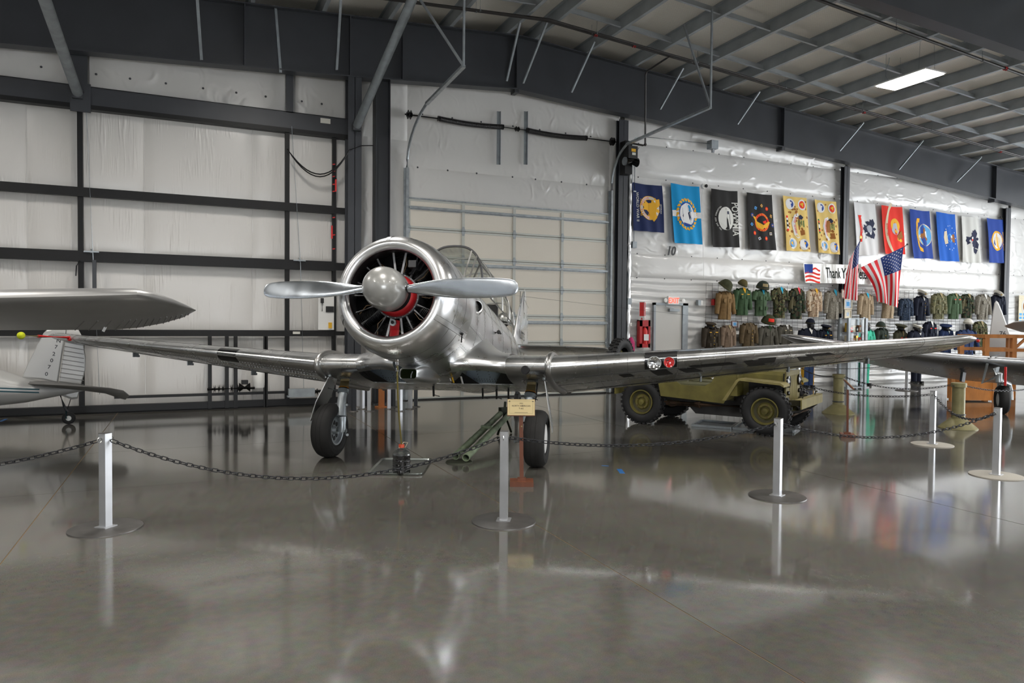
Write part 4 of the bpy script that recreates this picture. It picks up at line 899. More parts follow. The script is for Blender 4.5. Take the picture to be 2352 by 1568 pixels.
# ---- tail
def foil_ring(fn, t, n=10):
    cs = [(.5-.5*math.cos(PI*k/n)) for k in range(n+1)]
    return [fn(c, 1*naca(c, t, True, 0)) for c in reversed(cs)]+[fn(c, -naca(c, t, True, 0)) for c in cs[1:-1]]
FIN = [(.30, -6.75, -8.62), (.60, -6.98, -8.72), (.95, -7.22, -8.74), (1.30, -7.46, -8.66), (1.58, -7.68, -8.52), (1.78, -7.88, -8.36), (1.88, -8.04, -8.26), (1.925, -8.12, -8.20)]
mb = MB(); mb.loft([foil_ring(lambda c, t: B(x0+(x1-x0)*c, t*(x0-x1), z), .085) for z, x0, x1 in FIN]); fin = mb.build('tail_fin', 'alu', plane, 50)
hz = -7.78
mb = MB()
for s in (1, -1): mb.tube([B(-7.80+.0*z-.12*(z-1)*0-.02, s*.058*(1-.35*z/1.9), z) for z in (.4, .8, 1.2, 1.6, 1.8)], .006, 4)
mb.build('rudder_gap', 'black', fin)
for k in range(5):
    z = .5+.28*k
    for s in (1, -1): mb = MB(); mb.tube([B(-7.85, s*.055, z), B(-8.6, s*.012, z-.02)], .003, 4); mb.build('rudder_rib', 'seam', fin)
mat('ink', (0.03, 0.03, 0.035), 0.5)
mb = MB(); text_on(mb, 'N2775', lambda x, y: B(-7.52+.25*(y-.0)*0-x, .078+.0*y, .72+y), .17, 0.0, 0, 0); mb.build('registration', 'ink', fin)
for s in (1, -1):
    ST = [(.06, -6.95, -8.30), (.5, -7.02, -8.30), (1.0, -7.11, -8.26), (1.5, -7.22, -8.19), (1.8, -7.32, -8.10), (1.95, -7.45, -7.98), (2.0, -7.62, -7.82)]
    mb = MB(); mb.loft([foil_ring(lambda c, t: B(x0+(x1-x0)*c, s*y, .50+t*(x0-x1)), .10) for y, x0, x1 in ST]); mb.build('tailplane', 'alu_wing', plane, 50)
def GL(f, l, z): return Vector((f, l, z))
mb = MB(); p = B(-7.5, 0, -.1); q = GL(p.x-.12, 0, .16); mb.tube([p, GL(p.x-.03, 0, .32), q], .035, 10); tw = mb.build('tailwheel_fork', 'steel_grey', plane, 50)
mb = MB(); mb.lathe([(.05, -.05), (.11, -.055), (.15, -.04), (.16, 0), (.15, .04), (.11, .055), (.05, .05)], 28, Matrix.Translation((q.x, 0, .16)) @ Matrix.Rotation(PI/2, 4, 'X')); mb.build('tailwheel_tire', 'rubber', tw, 50)
for s in (1, -1):
    mb = MB(); mb.tube([B(-7.95, 0, 1.72), B(-5.0, s*.15, 1.1)] if s > 0 else [B(-7.95, 0, 1.72), B(-2.8, 4.6, .1)], .0025, 4); mb.build('antenna_wire', 'steel_dark', fin)

# ---- main landing gear
TIRE = [(.185, -.085), (.205, -.11), (.25, -.128), (.295, -.120), (.325, -.092), (.3395, -.058), (.343, -.03), (.3400, -.028), (.3400, -.024), (.343, -.022), (.343, .022), (.3400, .024), (.3400, .028), (.343, .03), (.3395, .058), (.325, .092), (.295, .120), (.25, .128), (.205, .11), (.185, .085)]
for s in (1, -1):
    ax = GL(0, s*1.338, .341); top = wing_pt(s*1.235, .16, False)+Vector((0, 0, .06)); tz = top
    kn = GL(-.09, s*1.215, .72); lo = GL(-.03, s*1.205, .52)
    mb = MB(); d = (kn-tz); mb.tube([tz, tz+d*.55], .058, 20); leg = mb.build('gear_leg', 'bronze', plane, 50)
    mb = MB(); mb.tube([tz+d*.55, tz+d*.60], .066, 20); mb.build('leg_seal', 'rubber', leg, 50)
    mb = MB(); mb.tube([tz+d*.53, tz+d*.552], .066, 20); mb.build('orange_band', 'orange_band', leg, 50)
    mb = MB(); mb.tube([tz+d*.14, tz+d*.20], .075, 20); mb.build('leg_collar', 'galv', leg, 50)
    mb = MB(); mb.tube([tz+d*.60, tz+d*.74, tz+d*.75, kn, lo], [.072, .072, .056, .058, .075], 20); mb.build('oleo_casting', 'galv', leg, 50)
    mb = MB()
    for e in (-1, 1): mb.ball(kn+Vector((.06, e*.04, -.12)), .03, 8); mb.ball(kn+Vector((.02, e*.07, -.06)), .025, 8)
    mb.build('leg_bolts', 'galv', leg, 50)
    mb = MB(); mb.tube([kn+Vector((-.07, 0, .02)), kn+Vector((-.15, 0, -.07)), lo+Vector((-.07, 0, -.0))], .018, 8); mb.build('torque_link', 'black', leg, 50)
    # fork arm down the inboard side of the wheel
    fy = s*1.338-s*.165
    mb = MB(); mb.tube([lo+Vector((0, 0, .02)), Vector((-.01, fy+s*.0, .50)), Vector((.015, fy-s*.01, .42)), Vector((.0, fy, .34))], [.068, .055, .048, .055], 14); mb.build('axle_fork', 'galv', leg, 50)
    mb = MB(); mb.tube([Vector((0, fy-s*.06, .341)), Vector((0, s*1.338+s*.05, .341))], .026, 12); mb.build('axle', 'galv', leg, 50)
    R90 = Matrix.Translation(ax) @ Matrix.Rotation(PI/2, 4, 'X')
    mb = MB(); mb.lathe(TIRE, 64, R90); mb.build('tire', 'rubber_worn', leg, 28)
    hubm = Matrix.Translation(ax) @ Matrix.Rotation(PI/2, 4, 'X')
    inn = 1 if s > 0 else -1      # +z of the lathe points to -y
    mb = MB(); mb.lathe([(.19, inn*.085), (.185, inn*.105), (.165, inn*.1), (.15, inn*.06), (.05, inn*.055), (.04, inn*.10), (.001, inn*.10)], 32, hubm); hb = mb.build('wheel_hub', 'galv', leg, 40)
    mb = MB()
    for k in range(8): a = 2*PI*k/8; mb.lathe([(.03, inn*.056), (.03, inn*.062), (.001, inn*.062)], 10, hubm @ Matrix.Translation((.1*math.cos(a), .1*math.sin(a), 0)))
    mb.build('hub_hole', 'black', leg)
    mb = MB(); mb.tube([Vector((0, fy-s*.05, .30)), Vector((.06, fy-s*.10, .30))], .018, 8); mb.build('brake_line', 'galv', leg, 50)
    out = -inn
    mb = MB(); mb.lathe([(.188, out*.09), (.17, out*.105), (.1, out*.115), (.001, out*.118)], 32, hubm); mb.build('hub_cover', 'white_paint', leg, 40)
    # fairing plate on the outboard side of the leg
    t0, t1 = wing_pt(s*1.39, .13, False), GL(-.10, s*1.60, .44)
    if s > 0: t1 = GL(-.16, s*1.50, .40)
    fw = Vector((.17, s*.02, -.02)) if s > 0 else Vector((.21, -.06, 0))
    A = [t0-fw*.5, t0+fw*.35, t0*.45+t1*.55+fw*.55, t1+fw*.35, t1-fw*.55+Vector((0, 0, .06)), t0*.5+t1*.5-fw*.6]
    th_ = Vector((0, s*.012, 0)); n = len(A); mb = MB(); mb.add([p for p in A]+[p+th_ for p in A], [tuple(range(n)), tuple(range(2*n-1, n-1, -1))]+[(k, (k+1) % n, n+(k+1) % n, n+k) for k in range(n)]); fd = mb.build('leg_fairing', 'alu', leg)
    mb = MB(); mb.tube([t0*.75+t1*.25, kn+Vector((0, 0, .1))], .008, 6); mb.build('fairing_rod', 'galv', leg, 50)
    mb = MB(); mb.ball(wing_pt(s*1.40, .10, False), .03, 8); mb.build('fairing_pivot', 'galv', leg, 50)
    mb = MB(); mb.tube([tz+d*.2+Vector((-.06, s*.06, 0)), kn+Vector((-.09, s*.08, .1)), kn+Vector((-.08, s*.02, -.08))], .01, 6); mb.build('brake_hose', 'black', leg, 50)
# ================================================================== JEEP
mat('olive', (0.120, 0.104, 0.026), 0.55, 0, 0.4, var=0.28, vs=4, bump=0.05, bs=30)
mat('olive_dark', (0.060, 0.055, 0.030), 0.65, 0, 0.3, var=0.3, vs=5)
mat('olive_light', (0.21, 0.178, 0.066), 0.5, 0, 0.4, var=0.2, vs=5)
mat('under_grey', (0.035, 0.033, 0.033), 0.7, var=0.3, vs=5)
mat('rust', (0.10, 0.055, 0.03), 0.8, var=0.4, vs=9)
mat('canvas_olive', (0.10, 0.10, 0.05), 0.9, bump=.2, bs=80)
jeep = thing('military_jeep', 'open olive military jeep with worn paint and chunky tires', 'jeep', (8.25, 9.74, 0), math.radians(-60))
WB, TR, WR = 1.05, .62, .385
def jeep_wheel(x, y, s, par=jeep, z=WR, axis='y', spare=False):
    """tire with cleated tread, dished rim, hub"""
    base = Matrix.Translation((x, y, z)) @ (Matrix.Rotation(PI/2, 4, 'X') if axis == 'y' else Matrix.Rotation(PI/2, 4, 'Y'))
    mb = MB(); mb.lathe([(.21, -.065), (.235, -.085), (.29, -.10), (.335, -.092), (.365, -.07), (.37, 0), (.365, .07), (.335, .092), (.29, .10), (.235, .085), (.21, .065)], 48, base)
    n = 30
    for k in range(n):
        a = 2*PI*k/n
        for e in (-1, 1):
            mb.box((base @ Matrix.Rotation(a+e*.05, 4, 'Z') @ Vector((.372, 0, e*.05))), (.028, .045, .075), (base @ Matrix.Rotation(a+e*.05, 4, 'Z')).to_3x3())
    t = mb.build('spare_tire' if spare else 'tire', 'rubber', par, 30)
    o = -s
    mb = MB(); mb.lathe([(.212, o*.06), (.212, o*.085), (.195, o*.085), (.185, o*.03), (.13, o*.02), (.115, o*.05), (.085, o*.05), (.075, o*.02), (.05, o*.02), (.045, o*.075), (.001, o*.08)], 32, base); mb.build('rim', 'olive', t, 35)
    mb = MB(); mb.lathe([(.182, o*.034), (.14, o*.024)], 32, base); mb.build('rim_dish', 'olive_dark', t)
    for k in range(5): a = 2*PI*k/5; p = base @ Vector((.1*math.cos(a), .1*math.sin(a), o*.05)); q = base @ Vector((.1*math.cos(a), .1*math.sin(a), o*.065)); mb = MB(); mb.tube([p, q], .011, 6); mb.build('lug_nut', 'rust', t)
for x in (WB, -WB):
    for s in (-1, 1): jeep_wheel(x, s*TR, s)
def jpart(name, m, *spans, parent=jeep):
    mb = MB()
    for a, b in spans: mb.span(a, b)
    return mb.build(name, m, parent)
jpart('chassis_rail', 'under_grey', ((-1.5, -.40, .42), (1.35, -.34, .52))); jpart('chassis_rail', 'under_grey', ((-1.5, .34, .42), (1.35, .40, .52)))
for x in (WB, -WB):
    mb = MB(); mb.tube([(x, -.55, WR), (x, .55, WR)], .045, 10); mb.ball((x, .1 if x < 0 else .2, WR), .13, 12); mb.build('axle', 'under_grey', jeep, 50)
mb = MB(); mb.tube([(.75, -.30, .40), (-.1, -.42, .38), (-.75, -.42, .37)], .035, 10); mb.tube([(-.1, -.42, .38), (-.62, -.42, .37)], .06, 12); mb.build('exhaust_pipe', 'rust', jeep, 50)
mb = MB(); mb.prism([(-.2, .22), (.55, .22), (.7, .42), (-.4, .42)], -.35, .35, Matrix(((1, 0, 0, 0), (0, 0, -1, 0), (0, 1, 0, 0), (0, 0, 0, 1)))); mb.build('skid_plate', 'under_grey', jeep)
XZ = Matrix(((1, 0, 0, 0), (0, 0, -1, 0), (0, 1, 0, 0), (0, 0, 0, 1)))
for s in (-1, 1):
    y0, y1 = (s*.76, s*.745)
    side = [(-1.52, .93), (-1.52, .66), (-1.46, .66), (-1.40, .80), (-.72, .80), (-.66, .52), (.42, .47), (.62, .85), (.62, .98), (.30, .98), (.22, .80), (.10, .73), (-.30, .73), (-.42, .80), (-.50, .93)]
    mb = MB(); mb.prism(side, -max(y0, y1), -min(y0, y1), XZ); tub = mb.build('body_side', 'olive', jeep)
    mb = MB(); mb.span((-1.52, min(s*.45, s*.75), .78), (-.5, max(s*.45, s*.75), .81)); mb.build('wheel_box', 'olive', jeep)
    mb = MB(); mb.bar((-.52, s*.765, .935), (-1.5, s*.765, .935), .03, .03); mb.build('tub_rail', 'olive', tub)
    # front fender
    fy0, fy1 = sorted((s*.42, s*.77)); mb = MB()
    poly = [(.40, .52), (.62, .86), (.66, .885), (1.30, .845), (1.35, .81), (1.35, .78), (1.30, .81), (.68, .85), (.65, .83), (.46, .52)]
    mb.prism(poly, -fy1, -fy0, XZ); mb.build('front_fender', 'olive_light' if s < 0 else 'olive', jeep)
    mb = MB(); mb.prism([(.44, .52), (.66, .85), (1.24, .81), (1.24, .52), (1.1, .42), (.7, .42)], -max(s*.40, s*.42), -min(s*.40, s*.42), XZ); mb.build('inner_fender', 'under_grey', jeep)
jpart('floor_pan', 'olive_dark', ((-1.5, -.5, .50), (.5, .5, .53))); jpart('tailgate', 'olive', ((-1.54, -.75, .5), (-1.51, .75, .94)))
mb = MB(); mb.loft([[(.62, -.43, .60), (.62, -.43, .96), (.62, -.36, 1.02), (.62, .36, 1.02), (.62, .43, .96), (.62, .43, .60)], [(1.27, -.36, .60), (1.27, -.36, .93), (1.27, -.30, .985), (1.27, .30, .985), (1.27, .36, .93), (1.27, .36, .60)]]); hood = mb.build('hood', 'olive', jeep)
jpart('cowl_panel', 'olive', ((.50, -.74, .60), (.63, .74, 1.0)))
# grille with slots and lamps
gr = MB(); 
slots = [(-.225+.05*k) for k in range(10)]
edges = [-.42]+[q for s_ in slots for q in (s_-.0125, s_+.0125)]+[.42]
for k in range(0, len(edges), 2): gr.span((1.27, edges[k], .44), (1.295, edges[k+1], .99))
gr.span((1.27, -.42, .44), (1.295, .42, .53)); gr.span((1.27, -.42, .93), (1.295, .42, 1.0)); gr = gr.build('grille', 'olive_light', jeep)
jpart('radiator', 'black', ((1.24, -.38, .46), (1.265, .38, .97)))
for s in (-1, 1):
    mb = MB(); mb.lathe([(.09, 0), (.095, .03), (.08, .035), (.001, .045)], 20, Matrix.Translation((1.295, s*.335, .84)) @ Matrix.Rotation(PI/2, 4, 'Y')); mb.build('headlamp', 'black_gloss', gr, 40)
    mb = MB(); mb.lathe([(.035, 0), (.035, .03), (.001, .035)], 14, Matrix.Translation((1.295, s*.335, .66)) @ Matrix.Rotation(PI/2, 4, 'Y')); mb.build('marker_lamp', 'black_gloss', gr, 40)
bp = jpart('front_bumper', 'olive_light', ((1.58, -.68, .455), (1.60, .68, .60)), ((1.50, -.68, .59), (1.60, .68, .60)))
for s in (-1, 1):
    mb = MB(); mb.bar((1.2, s*.37, .50), (1.59, s*.40, .53), .06, .09); mb.build('bumper_arm', 'olive_dark', jeep); mb = MB(); mb.tube([(1.54, s*.40, .60), (1.56, s*.40, .66), (1.58, s*.36, .66)], .014, 6); mb.build('tow_hook', 'olive_dark', bp, 50)
    mb = MB(); mb.tube([(1.2, s*.37, .44), (1.3, s*.37, .36), (1.48, s*.37, .38), (1.58, s*.37, .46)], .022, 8); mb.build('leaf_spring', 'under_grey', jeep, 50)
mb = MB(); mb.tube([(1.42, -.5, .33), (1.42, .5, .33)], .02, 8); mb.build('tie_rod', 'rust', jeep, 50)
for s in (-1, 1):
    jpart('seat', 'canvas_olive', ((-.45, s*.35-.24, .62), (.05, s*.35+.24, .74)), ((-.52, s*.35-.24, .70), (-.44, s*.35+.24, 1.10)))
mb = MB(); mb.tube([(.55, .35, .80), (.12, .35, 1.06)], .02, 8); mb.tube([(.12+.06*math.cos(a)*.9, .35+.2*math.sin(a), 1.06+.18*math.cos(a)) for a in [2*PI*k/20 for k in range(20)]], .014, 6, closed=True); mb.build('steering_wheel', 'black', jeep, 50)
mb = MB()
for p, q in (((.62, -.70, 1.04), (1.35, -.70, 1.06)), ((.62, .70, 1.04), (1.35, .70, 1.06)), ((.62, -.70, 1.04), (.62, .70, 1.04)), ((1.35, -.70, 1.06), (1.35, .70, 1.06)), ((.62, 0, 1.04), (1.35, 0, 1.06))): mb.bar(p, q, .04, .03)
mb.build('folded_windshield', 'olive', jeep)
mb = MB(); mb.span((-1.56, -.42, .95), (-1.52, -.08, 1.2)); mb.build('spare_bracket', 'olive_dark', jeep)
jeep_wheel(-1.65, -.30, 1, jeep, 1.09, 'x', True)

# ================================================================== STANCHIONS AND CHAINS
mat('post_alu', (0.55, 0.56, 0.58), 0.36, 0.8, var=0.06, vs=5, rvar=.06)
mat('base_steel', (0.12, 0.115, 0.11), 0.42, 0.6, var=0.2, vs=7)
mat('base_beige', (0.33, 0.31, 0.27), 0.6)
mat('chain_black', (0.008, 0.009, 0.013), 0.42, 0, 0.4)
mat('eye_steel', (0.6, 0.6, 0.6), 0.25, 1.0)
SH = .79
def stanchion(x, y, label, basem='base_steel', rot=.5, group=None, h=SH):
    t = thing('stanchion', label, 'stanchion', (x, y, 0), rot, group)
    mb = MB(); mb.lathe([(.001, .014), (.262, .014), (.278, .009), (.28, 0), (.001, 0)], 48); mb.build('base_disc', basem, t, 30)
    mb = MB(); mb.span((-.034, -.034, .02), (.034, .034, h)); mb.build('post', 'post_alu', t)
    mb = MB(); mb.span((-.06, -.06, .0125), (.06, .06, .021)); mb.build('foot_plate', 'post_alu', t)
    mb = MB(); mb.span((-.036, -.036, h), (.036, .036, h+.004)); mb.build('cap', 'base_steel', t)
    for s in (-1, 1):
        mb = MB(); mb.tube([(s*.034+s*.022+.022*math.cos(a), 0, h-.05+.022*math.sin(a)) for a in [2*PI*k/14 for k in range(14)]], .004, 6, closed=True); mb.build('eye_ring', 'eye_steel', t, 50)
    return t
link = None
def chain(p, q, sag, label, pieces=True, pitch=.052, r=.0042, group=None):
    """chain hung between two points, every second link turned a quarter"""
    global link
    p, q = Vector(p), Vector(q); L = (q-p).length; t = thing('barrier_chain', label, 'chain', (p+q)/2-Vector((0, 0, sag)), 0, group); o = (p+q)/2-Vector((0, 0, sag))
    pts = [p+(q-p)*(k/200)-Vector((0, 0, sag*4*(k/200)*(1-k/200))) for k in range(201)]
    cum = [0]
    for a, b in zip(pts, pts[1:]): cum.append(cum[-1]+(b-a).length)
    n = max(4, int(cum[-1]/pitch)); mbj = None if pieces else MB(); i = 0
    for k in range(n):
        s = (k+.5)*cum[-1]/n
        while cum[i+1] < s: i += 1
        c = pts[i]+(pts[i+1]-pts[i])*((s-cum[i])/(cum[i+1]-cum[i])); d = (pts[i+1]-pts[i]).normalized()
        x = d.cross(Vector((0, 0, 1))).normalized(); z = x.cross(d); ph = (PI/4 if k % 2 else -PI/4); x2 = x*math.cos(ph)+z*math.sin(ph); z2 = x2.cross(d)
        R = Matrix((d, x2, z2)).transposed(); pl = cum[-1]/n*.72
        if pieces:
            if link is None:
                mb = MB(); mb.tube([(.0345*math.cos(a), .0145*math.copysign(min(1, abs(math.sin(a))*1.25), math.sin(a)), 0) for a in [2*PI*j/12 for j in range(12)]], .0045, 5, closed=True); link = mb.build('chain_link', 'chain_black', t, 60); ob = link
            else: ob = share('chain_link', link, t)
            ob.matrix_local = Matrix.Translation(c-o) @ R.to_4x4()
        else:
            mbj.tube([c-o+R @ Vector((pl*math.cos(a), .0135*math.copysign(min(1, abs(math.sin(a))*1.25), math.sin(a)), 0)) for a in [2*PI*j/8 for j in range(8)]], r, 4, closed=True)
    if not pieces: tag(mbj.build('chain_links', 'chain_black', t), kind='stuff')
    return t
def fl(px, py): p = on_z(px, py); return p.x, p.y
S1, S2, S3, S4, S5 = fl(243, 1213), fl(1157, 1197), fl(1785, 1140), fl(2288, 1092), fl(2141, 1021)
S0 = (-3.9, 7.3); S6 = fl(1800, 962); S7 = fl(2082, 897)
stanchion(*S0, 'silver square post stanchion left of the tray-side chain, next to the silver wing', rot=.7)
stanchion(*S1, 'silver square post stanchion on a grey disc, facing the airplane wing with the tennis ball', rot=.85)
stanchion(*S2, 'silver square post stanchion standing beside the airplane sign', rot=.25+PI/4)
stanchion(*S3, 'silver square post stanchion standing in front of the jeep front wheel', rot=.44)
stanchion(*S4, 'silver square post stanchion on a beige disc between the wing tip and the open floor', 'base_beige', rot=.3)
stanchion(*S5, 'silver square post stanchion on a beige disc beside the slanted wooden sign', 'base_beige', rot=.35)
stanchion(*S6, 'silver square post stanchion hidden behind the jeep front bumper', rot=.4)
stanchion(*S7, 'slim silver stanchion near the uniformed mannequin legs', rot=.4)
def top(s, dx=0, dy=0, z=SH-.06): return (s[0]+dx, s[1]+dy, z)
def hang(a, b, sag, label, pieces=True, za=SH-.06, zb=SH-.06, ra=.05, rb=.05):
    d = Vector((b[0]-a[0], b[1]-a[1], 0)).normalized(); chain((a[0]+d.x*ra, a[1]+d.y*ra, za), (b[0]-d.x*rb, b[1]-d.y*rb, zb), sag, label, pieces)
hang(S0, S1, .24, 'black chain running off from the stanchion that faces the tennis-ball wing')
hang(S1, S2, .335, 'black chain drooping in front of the oil bottle and tray')
hang(S2, S3, .13, 'black chain running from the airplane sign to the jeep front wheel')
hang(S3, S4, .20, 'black chain drooping in front of the slanted wooden sign')
hang(S4, S5, .19, 'black chain crossing in front of the olive shell post near the wooden crate', True)
hang(S5, S6, .13, 'black chain running behind the jeep bumper to the beige-disc stanchion', True)
# artillery-shell posts
mat('shell_olive', (0.20, 0.18, 0.085), 0.5, 0.3, var=0.2, vs=6)
def shell_post(x, y, label):
    t = thing('shell_post', label, 'post', (x, y, 0))
    mb = MB(); mb.lathe([(.001, 0), (.30, 0), (.30, .012), (.12, .17), (.105, .18), (.105, .20)], 36); mb.build('flared_base', 'shell_olive', t, 35)
    mb = MB(); mb.lathe([(.105, .20), (.10, .24), (.098, .70)], 36); mb.build('shell_case', 'shell_olive', t, 35)
    mb = MB(); mb.lathe([(.098, .70), (.118, .705), (.118, .775), (.10, .78), (.001, .775)], 36); mb.build('case_rim', 'shell_olive', t, 35)
    mb = MB(); mb.lathe([(.100, .225), (.112, .23), (.112, .245), (.100, .25)], 36); mb.build('steel_band', 'steel_grey', t, 50)
    for s in (-1, 1): mb = MB(); mb.tube([(s*.125, 0, .73), (s*.15, 0, .73)], .01, 6); mb.build('chain_hook', 'steel_grey', t)
E1, E2 = fl(1925, 949), fl(2200, 983)
shell_post(*E1, 'olive artillery-shell post on a flared base behind the jeep bumper'); shell_post(*E2, 'olive artillery-shell post on a flared base in front of the plywood crate')
hang(E1, E2, .14, 'black chain slung between the two olive shell posts', True, .73, .73, .13, .13)
S9 = fl(1832, 906); stanchion(*S9, 'silver square post stanchion between the jeep grille and the blue-trousered mannequin', rot=.3)
hang(E1, S9, .10, 'black chain running from the shell post towards the blue-trousered mannequin', False, .73, .73, .13)
hang(S7, S9, .12, 'black chain slung low in front of the insulated wall by the mannequin legs', False, .76, .73)
S8 = fl(2430, 962); stanchion(*S8, 'silver square post stanchion past the landing wheel of the dark-winged airplane', 'base_beige', rot=.3)
hang(E2, S8, .14, 'black chain running from the shell post past the landing wheel', False, .73, .73, .13)
hang(S7, fl(2190, 915), .14, 'black chain running from the slim stanchion under the dark wing', False, .76, .72)

# stored stanchion posts bunched by the hangar-door jamb, orange board among them
xs = ((822, .62, 'post_alu'), (812, .6, 'steel_grey'), (832, .62, 'post_alu'), (842, .6, 'steel_grey'), (848, .62, 'post_alu'), (893, .64, 'post_alu'), (903, .6, 'steel_grey'), (919, .64, 'post_alu'), (942, .64, 'post_alu'), (955, .64, 'steel_grey'))
pos_lab = ('next to the grey column base', 'behind the right wheel leg', 'second in line from the landing leg', 'darker one squeezed between two silver ones', 'left of the orange board', 'right of the orange board', 'dull one right of the orange board', 'near the drain hose', 'at the roll-up door corner', 'dull one at the roll-up door corner')
for k, ((px_, h, m_), lb) in enumerate(zip(xs, pos_lab)):
    q = on_z(px_, 934+(k*2 % 3)*5); t = thing('stored_stanchion', 'silver post stanchion stored by the door, '+lb, 'stanchion', (q.x, q.y, 0), .3*k, 'stored stanchions by the roll-up door')
    mb = MB(); mb.lathe([(.001, .012), (.09, .012), (.095, 0), (.001, 0)], 28); mb.build('base_disc', 'base_steel', t, 30); mb = MB(); mb.span((-.034, -.034, .014), (.034, .034, .80)); mb.build('post', m_, t)
mat('orange_wood', (0.36, 0.125, 0.035), 0.55, var=0.15, vs=6, stretch=(1, 1, .2))
q = on_z(876, 936); t = thing('orange_board', 'upright orange-brown board among the stored stanchions', 'board', (q.x, q.y, 0), .2); mb = MB(); mb.span((-.06, -.02, .03), (.06, .02, .9)); mb.build('plank', 'orange_wood', t); mb = MB(); mb.span((-.10, -.10, 0), (.10, .10, .03)); mb.build('foot', 'orange_wood', t)

# ================================================================== SIGNS
mat('wood_red', (0.15, 0.052, 0.027), 0.45, 0, 0.4, var=0.25, vs=9, stretch=(1, 1, .15))
mat('plate_cream', (0.62, 0.50, 0.26), 0.38)
mat('plate_ink', (0.06, 0.045, 0.03), 0.5)
def sign_stand(x, y, rot, label, lines, ink=True, tilt=.25):
    t = thing('sign_stand', label, 'sign', (x, y, 0), rot)
    mb = MB(); mb.span((-.125, -.10, 0), (.125, .10, .05)); mb.build('foot_block', 'wood_red', t); mb = MB(); mb.span((-.045, -.045, .05), (.045, .045, .075)); mb.build('foot_step', 'wood_red', t)
    mb = MB(); mb.bar((0, 0, .07), (-.012, .01, .74), .042, .03, (0, 1, 0)); mb.build('post', 'wood_red', t)
    Mx = Matrix.Translation((-.012, -.012, .83)) @ Matrix.Rotation(PI/2-tilt, 4, 'X')
    mb = MB(); mb.prism([(-.148, -.09), (.148, -.09), (.148, .09), (-.148, .09)], -.022, -.004, Mx); bk = mb.build('backing_board', 'wood_red', t)
    mb = MB(); mb.prism([(-.145, -.082), (.145, -.082), (.145, .088), (-.145, .088)], -.004, 0, Mx); pl = mb.build('plate', 'plate_cream', t)
    if ink:
        mb = MB()
        f_ = lambda x_, y_: Mx @ Vector((x_, y_, .0012))
        for s_, h, yy in lines: text_on(mb, s_, f_, h, 0, yy)
        for a, b in (((-.125, .07), (.125, .0715)), ((-.125, -.062), (.125, -.0605)), ((-.125, -.062), (-.1235, .07)), ((.1235, -.062), (.125, .07))):
            mb.add([f_(a[0], a[1]), f_(b[0], a[1]), f_(b[0], b[1]), f_(a[0], b[1])], [(0, 1, 2, 3)])
        for s in (-1, 1): mb.add([f_(s*.125-.012, .062), f_(s*.125+.012, .062), f_(s*.125, .075)], [(0, 1, 2)])
        for k in range(1): mb.add([f_(-.07, -.055), f_(.07, -.055), f_(.07, -.0525), f_(-.07, -.0525)], [(0, 1, 2, 3)])
        mb.build('lettering', 'plate_ink', pl)
    mb = MB(); mb.tube([(-.006, -.022, .63), (-.006, -.017, .63)], .008, 8); mb.build('brass_screw', 'brass', t)
    return t
q = fl(1198, 1113); sign_stand(*q, -.43, 'wooden stand with a cream airplane name plate beside a silver stanchion', (('1952', .015, .036), ('NORTH AMERICAN', .0165, .010), ('T-6G', .017, -.018)))
q = fl(1946, 1003); sign_stand(*q, -.43+1.25, 'wooden sign stand turned edge-on near the olive shell posts', (), True, .75)

# ================================================================== OIL BOTTLE, TRAY, HOSE
mat('tray_alu', (0.42, 0.45, 0.43), 0.3, 0.9, var=.1)
tc = [Vector((*fl(*p), 0)) for p in ((848, 1092), (976, 1095), (991, 1054), (868, 1054))]
ctr = sum(tc, Vector())/4; ux = ((tc[1]-tc[0])+(tc[2]-tc[3])).normalized(); tw_, tl_ = .63, .92
t = thing('drip_tray', 'shallow metal drip tray under the oil bottle', 'tray', ctr, math.atan2(ux.y, ux.x))
mb = MB(); rings = []
for w, l, z in ((tw_-.03, tl_-.03, .004), (tw_-.012, tl_-.012, .022), (tw_, tl_, .024), (tw_, tl_, .016), (tw_-.02, tl_-.02, 0)): rings.append([(a, b2, z) for a, b2 in rr(w, l, .07)])
mb.loft(rings, caps=True); mb.build('tray_pan', 'tray_alu', t, 30)
mat('oil_black', (0.006, 0.006, 0.007), 0.08, 0, 0.6, coat=.6); glass('bottle_clear', (0.75, 0.78, 0.78), 0.12, .06); mat('cap_orange', (0.62, 0.07, 0.02), 0.4); mat('cream_plastic', (0.62, 0.55, 0.40), 0.5)
q = on_z(922, 1087, .006); t = thing('oil_bottle', 'dark square plastic bottle with orange cap catching drained oil', 'bottle', (q.x, q.y, .005), .35)
rings = []
for w, z in ((.14, 0), (.16, .012), (.165, .05), (.150, .062), (.165, .075), (.165, .105), (.150, .115), (.165, .128), (.165, .165), (.155, .172), (.165, .182), (.165, .215)): rings.append([(a, b2, z) for a, b2 in rr(w, w, .035)])
mb = MB(); mb.loft(rings); mb.build('bottle_body', 'oil_black', t, 40)
rings = []
for w, z in ((.165, .215), (.160, .235), (.13, .262), (.08, .28), (.055, .285), (.055, .30)): rings.append([(a, b2, z) for a, b2 in rr(w, w, min(.035, w*.45))])
mb = MB(); mb.loft(rings, caps=False); mb.build('clear_shoulder', 'bottle_clear', t, 50)
mb = MB(); mb.lathe([(.001, .335), (.03, .335), (.033, .33), (.033, .298), (.001, .298)], 20); mb.build('cap', 'cap_orange', t, 40)
mb = MB(); mb.tube([(-.035, 0, .297), (.05, .0, .292), (.085, .0, .345), (.03, 0, .355), (-.035, 0, .297)], .005, 6); mb.build('carry_handle', 'cream_plastic', t, 50)
